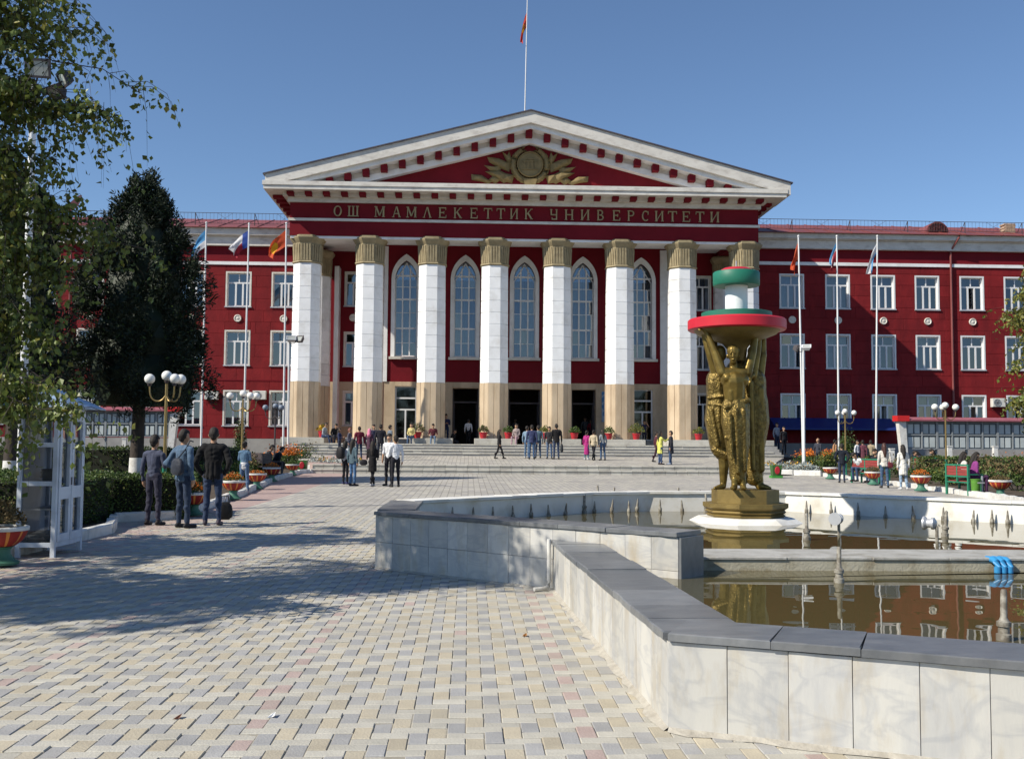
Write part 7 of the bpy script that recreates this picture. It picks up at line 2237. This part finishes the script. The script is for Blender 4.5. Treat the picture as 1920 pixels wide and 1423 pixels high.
# three men at the left
person(286, 985, 815, 'man in a dark cap, grey-blue shirt and dark trousers, leftmost of the three men', 20, (.065, .075, .12), (.035, .035, .06), (.03, .02, .02), hair='cap', arms=('down', 'front'), voxel=.0105, fine=True, pose='stand')
p2_, s2_ = person(341, 990, 803, 'man in a blue denim jacket with a shoulder bag, middle of the three men', 38, DENIM, (.028, .045, .085), (.02, .02, .025), top='jacket', arms=('hip', 'down'), voxel=.0105, fine=True)
p3_, s3_ = person(397, 985, 800, 'man in a black jacket and jeans, hands in pockets, right of the three men', -5, (.010, .010, .012), (.03, .048, .10), (.05, .04, .06), top='jacket', arms='pocket', voxel=.0105, fine=True, bulk=1.1)
person(457, 926, 830, 'girl in a denim jacket over a white shirt with a white hair tie', 10, (.10, .18, .28), (.10, .16, .27), (.5, .4, .4), top='crop', hair='bun', arms='front', female=True, voxel=.013)
# group in the middle of the plaza
pb_, sb_ = person(647, 908, 826, 'person with white sleeves and a black backpack in the middle group', 35, (.60, .62, .66), (.015, .015, .02), (.05, .05, .15), female=True, hair='long', arms='down')
person(661, 911, 823, 'person in a grey-green jacket and blue jeans in the middle group', 40, (.09, .14, .17), (.08, .16, .30), (.05, .03, .03), top='jacket', hair='long', female=True)
pk_, sk_ = person(698, 912, 826, 'girl in a long black jacket and black leggings, legs crossed', 5, (.012, .011, .012), (.016, .015, .018), (.4, .4, .42), top='coat', hair='long', female=True, pose='cross', arms='front')
person(729, 911, 812, 'boy in a short-sleeved white shirt turned towards the camera', 205, WHITE, (.018, .018, .025), arms='down', sleeves='short')
person(741, 913, 816, 'man in a white long-sleeved shirt and black trousers, back to the camera', -25, WHITE, (.016, .016, .022), arms=('front', 'down'))
# behind them on the landing and steps
person(673, 862, 799, 'man in a dark red jacket on the landing', -20, (.16, .02, .04), (.03, .05, .10), surf='l', top='jacket')
person(692, 862, 803, 'woman in a pink headscarf on the landing', 10, (.10, .05, .08), (.04, .03, .05), surf='l', hair='scarf', scarf=(.72, .24, .36), female=True, top='coat')
person(713, 863, 795, 'man in a dark suit with his back turned on the landing', 0, (.018, .018, .026), (.025, .03, .05), surf='l', top='jacket', bulk=1.12)
person(700, 858, 795, 'dark-haired man half hidden behind the pink headscarf', 150, (.05, .05, .09), (.03, .04, .06), surf='l')
person(731, 858, 796, 'person in a grey top behind the boy in white', 60, (.16, .19, .23), (.03, .04, .06), surf='l')
person(655, 858, 802, 'person in a brown cap behind the middle group', 100, (.12, .12, .16), (.05, .06, .10), surf='l', hairm=cloth((.25, .10, .08)))
person(636, 856, 806, 'person in dark blue reading behind the middle group', 100, (.03, .04, .10), (.03, .04, .07), surf='l', arms='front', hair='long', female=True)
# sitting on the blocks and at the doors
def sitter(px, label, face, col, pants, zb=None, Yq=58.45, **kw):
    person(px, 833, 0, label, face, col, pants, Y=Yq, z=(BASE if zb is None else zb) - .43, H=1.7, pose='sit', voxel=.02, **kw)
sitter(606, 'person in a pale grey top sitting by the red pot at the first column', 110, (.40, .44, .47), (.03, .05, .11), arms='lap', lean=.25)
sitter(626, 'person in black sitting hunched right of the first column', 150, (.012, .012, .014), (.02, .02, .03), arms='lap', lean=.45)
sitter(771, 'girl in a yellow top sitting left of the third column', 190, (.60, .50, .22), (.08, .13, .22), arms='lap', female=True, hair='long')
sitter(812, 'boy in a dark red shirt and jeans sitting at the third column', 180, (.13, .03, .04), (.12, .18, .27), arms='lap', lean=.3, sleeves='short')
sitter(968, 'girl in pink trousers sitting right of the fourth column', 200, (.32, .26, .25), (.42, .28, .32), arms='lap', female=True, hair='long')
person(836, 833, 776, 'boy in a navy sweater standing at the left open doorway', 170, (.025, .03, .09), (.03, .05, .11), Y=61.6, z=FLOOR, arms='front')
person(846, 833, 800, 'person in black crouching low beside the left open doorway', 120, (.012, .012, .016), (.03, .03, .04), Y=60.8, z=FLOOR - .35, H=1.6, pose='sit', arms='lap', lean=.4)
person(878, 833, 786, 'man in a white shirt walking into the left open doorway', 5, WHITE, (.015, .015, .02), Y=61.9, z=FLOOR, pose='walk')
person(966, 833, 784, 'man in a grey jacket inside the dark middle doorway', 180, (.10, .09, .09), (.04, .04, .05), Y=65.5, z=FLOOR)
person(1097, 833, 780, 'person in grey inside the dark right doorway', 180, (.10, .11, .12), (.04, .05, .06), Y=65.5, z=FLOOR)
person(1108, 833, 784, 'person in a red top inside the dark right doorway', 150, (.30, .02, .03), (.03, .03, .04), Y=65.2, z=FLOOR)
person(1208, 833, 787, 'person in navy holding a phone up at the right glass door', 160, (.03, .035, .08), (.025, .03, .06), Y=61.2, z=FLOOR, arms=('raise', 'down'), sleeves='short')
# on the landing
person(936, 860, 808, 'girl in black walking alone across the landing', 85, (.014, .013, .015), (.014, .013, .016), (.02, .02, .02), surf='l', hair='long', female=True, pose='walk', top='jacket')
person(988, 859, 798, 'boy in a light blue shirt at the left of the landing foursome', 30, (.22, .32, .42), (.10, .17, .28), (.5, .5, .5), surf='l')
person(997, 861, 796, 'man in a navy jacket with his back turned on the landing', 5, (.04, .05, .12), (.05, .10, .20), surf='l', top='jacket')
person(1009, 859, 797, 'boy in a teal grey top beside the navy jacket', -10, (.13, .20, .25), (.05, .09, .17), surf='l')
person(1030, 860, 799, 'man in an open black jacket facing the man in the black suit', 190, (.03, .03, .035), (.09, .14, .24), surf='l', top='jacket')
pc_, sc_ = person(1043, 861, 794, 'tall man in a black suit with a bag, back to the camera', -5, (.014, .013, .014), (.04, .06, .12), surf='l', top='jacket', bulk=1.1)
person(1100, 862, 807, 'woman in a long magenta coat on the landing', 40, (.42, .03, .20), (.12, .20, .28), (.7, .7, .7), surf='l', top='long', female=True, hair='tail')
person(1113, 863, 806, 'person in a beige top beside the magenta coat', 20, (.55, .46, .32), (.015, .015, .02), surf='l', hair='bun', female=True, top='jacket', pose='cross')
person(1130, 863, 804, 'girl in a grey hooded top and jeans on the landing', -20, (.30, .32, .34), (.06, .11, .20), surf='l', hair='long', female=True)
person(1238, 871, 808, 'woman in a bright yellow coat on the landing', 70, (.72, .70, .16), (.06, .10, .20), (.05, .03, .03), surf='l', top='coat', hair='long', female=True, arms=('down', 'reach'), pose='stand')
person(1258, 871, 807, 'person in a dark grey coat facing the yellow coat', -70, (.035, .035, .045), (.05, .09, .18), (.3, .35, .45), surf='l', top='coat', hair='short', female=True)
person(1231, 866, 812, 'person in dark red walking behind the yellow coat', 80, (.09, .02, .03), (.05, .02, .03), surf='l', pose='walk')
# right-hand side
def far(px, py, top_y, label, face, col, pants, Yq, **kw):
    q = at(px, py, Yq); person(px, py, top_y, label, face, col, pants, Y=Yq, z=gz(Yq), **kw)
person(1457, 845, 790, 'man in a white shirt and dark waistcoat on the side steps under the awning', 150, (.30, .33, .38), (.03, .04, .07), Y=60, z=1.1)
person(1470, 850, 797, 'person in black on the side steps under the awning', 160, (.012, .012, .016), (.012, .012, .016), Y=59, z=.95)
far(1534, 862, 808, 'balding man in a grey suit before the blue awning', 60, (.05, .055, .075), (.04, .045, .06), 54, top='jacket', hairm=SKIN)
far(1566, 858, 808, 'person in an orange-brown shirt behind the flagpole', 90, (.45, .24, .12), (.05, .05, .07), 53)
far(1608, 862, 812, 'boy in a white shirt in the far right group', 140, WHITE, (.03, .04, .08), 52)
far(1618, 862, 813, 'person in a dark red striped top in the far right group', 20, (.15, .05, .07), (.10, .06, .07), 52, top='coat', female=True)
far(1633, 862, 808, 'person in a beige and green jacket in the far right group', 30, (.40, .33, .22), (.05, .06, .05), 52, top='jacket')
person(1579, 905, 831, 'man in a dark navy suit standing beside the brass lamp', 15, (.016, .020, .032), (.03, .045, .09), top='jacket', arms='pocket')
person(1659, 915, 830, 'girl in a white patterned top and jeans with a red handbag', 10, (.66, .62, .56), (.06, .11, .20), hair='long', female=True, hairm=mat('reddish brown hair', (.07, .03, .022), (.05, .02, .016), rough=.45), top='jacket')
person(1694, 918, 833, 'woman in a long white coat with long black hair and pale jeans', 0, (.78, .76, .70), (.26, .36, .48), (.6, .6, .6), hair='long', female=True, top='coat')
# sitting on benches
def on_bench(bn, t, label, col, pants, facing=0, **kw):
    p0, ang, L_ = bn
    d = Vector((math.cos(ang), math.sin(ang), 0)); n = Vector((-d.y, d.x, 0))
    q = p0 + d * (L_ * t) + n * .24
    caps = person_caps(pose='sit', seed=int(q.x * 100), **kw)
    mats = {'top': cloth(col), 'sleeve': cloth(col), 'pants': cloth(pants), 'skin': SKIN, 'hair': HAIR, 'shoe': cloth((.02, .02, .02), .5), 'under': cloth((.7, .7, .7)), 'scarf': cloth((.6, .2, .3))}
    PEOPLE.append((body(caps, .015, mats, 2), Vector((q.x, q.y, p0.z + .06)), -math.degrees(ang) + facing, .97, label))
on_bench(bench_r, .34, 'person in a cream top with long black hair on the green bench', (.70, .66, .60), (.5, .45, .4), 0, hair='long', female=True, arms='lap', lean=.2)
on_bench(bench_r, .80, 'person in a purple top on the green bench, seen from behind', (.26, .05, .22), (.08, .03, .08), 8, hair='long', female=True, arms='lap', lean=.25)
on_bench(bench_m, .25, 'man in a white shirt leaning far forward on the bench', (.72, .73, .74), (.04, .07, .14), 175, arms='lap', lean=.7)
on_bench(bench_m, .75, 'person in black sitting beside the leaning man', (.02, .02, .025), (.05, .08, .15), 170, arms='lap', lean=.2)
on_bench(bench_l, .25, 'left person in black sitting in the left garden', (.012, .012, .014), (.015, .015, .02), 10, arms='lap', lean=.4)
on_bench(bench_l, .75, 'right person in black sitting in the left garden', (.012, .012, .014), (.015, .015, .02), -10, arms='lap', lean=.6)
bench_s = bench(1714, 1758, 898, 'bench behind the woman in the white coat with a seated pair', 0)
on_bench(bench_s, .25, 'person in a purple and blue top bending over on the far bench', (.10, .08, .24), (.05, .05, .12), 190, arms='lap', lean=.6, hair='long', female=True)
on_bench(bench_s, .75, 'dark-haired person in black on the far bench', (.02, .018, .022), (.03, .03, .04), 170, arms='lap', lean=.35, hair='long', female=True)

flush()
for nm, e in zip(('front_figure', 'left_figure', 'right_figure', 'inner_core'), st_entries):
    put(nm, e['mesh'], statue)
for e, p, face, sc, label in PEOPLE:
    put('person', e['mesh'], None, p, (0, 0, -R(face)), (sc, sc, sc), label=label, cat='person')

# ---- bags
def soft_bag(name, loc, w, d, h, col, label, rz=0, strap=None, cat='bag'):
    b = MB()
    rr = []
    for z, k in ((0, .55), (.03, .82), (h * .18, 1.0), (h * .5, 1.0), (h * .78, .88), (h * .94, .62), (h, .3)):
        rr.append([(w / 2 * k * math.copysign(abs(math.cos(t)) ** .75, math.cos(t)), d / 2 * k * math.copysign(abs(math.sin(t)) ** .75, math.sin(t)), z) for t in np.linspace(0, 2 * math.pi, 20, endpoint=False)])
    b.rings(rr)
    o = thing(name, loc, label, cat)
    put('bag_body', b.mesh('bag_body', cloth(col, .6), True), o, loc, (0, 0, rz))
    if strap:
        b = MB(); b.tube(strap, .012, 6)
        put('strap', b.mesh('strap', cloth(col, .6), True), o)
q = gpt(421, 974)
soft_bag('laptop_bag', (q.x, q.y, q.z), .30, .12, .34, (.012, .012, .014), 'black bag standing on the paving beside the black-jacket man', .3, [(q.x - .08, q.y, q.z + .33), (q.x - .06, q.y, q.z + .45), (q.x + .06, q.y, q.z + .45), (q.x + .08, q.y, q.z + .33)])
fv = lambda a: Vector((math.sin(R(a)), math.cos(R(a)), 0))
bk = p2_ - fv(38) * .20 + fv(128) * .10
soft_bag('shoulder_bag', (bk.x, bk.y, .92), .30, .12, .30, (.03, .035, .05), 'dark shoulder bag hanging on the back of the denim jacket', -R(38),
         [(bk.x, bk.y, 1.2), (p2_.x + .10 - .02, p2_.y - .16, 1.38), (p2_.x + .13, p2_.y - .10, 1.52), (p2_.x + .15, p2_.y + .02, 1.50)])
bk = pb_ - fv(35) * .20
soft_bag('backpack', (bk.x - .04, bk.y, pb_.z + .88), .32, .22, .44, (.014, .013, .016), 'black backpack worn by the person with white sleeves', -R(35), None, 'backpack')
soft_bag('handbag', (pk_.x - .30, pk_.y, pk_.z + .70), .26, .12, .2, (.014, .013, .016), 'black handbag carried by the girl in the long black jacket', 0)
soft_bag('shoulder_bag', (pc_.x + .28, pc_.y, pc_.z + .36), .16, .26, .44, (.03, .035, .04), 'dark bag held by the tall man in the black suit', 0)
q = gpt(1668, 915)
soft_bag('handbag', (q.x, q.y - .05, q.z + .70), .24, .10, .22, (.18, .03, .04), 'dark red handbag at the hip of the girl in white', 0)
# stray leaf and scraps on the paving
for px, py, c, lab in ((984, 1192, (.30, .14, .04), 'curled brown leaf lying on the sunlit pavers'), (510, 1343, (.75, .75, .75), 'white paper scrap lying on a pink paver at the left'), (334, 1346, (.22, .10, .06), 'small dry leaf on the pavers at the lower left')):
    q = atz(px, py, .004)
    b = MB(); s_ = .035
    b.add([(-s_ * .6, -s_, .004), (0, -s_ * .3, .0), (s_ * .5, -s_ * .8, .012), (s_ * .4, s_, .02), (-.3 * s_, s_ * .8, .008)], [(0, 1, 3, 4), (1, 2, 3)])
    put('litter' if c[0] > .5 else 'dry_leaf', b.mesh('dry_leaf', mat('litter', c, rough=.8)), None, (q.x, q.y, .003), label=lab, cat='paper scrap' if c[0] > .5 else 'leaf')
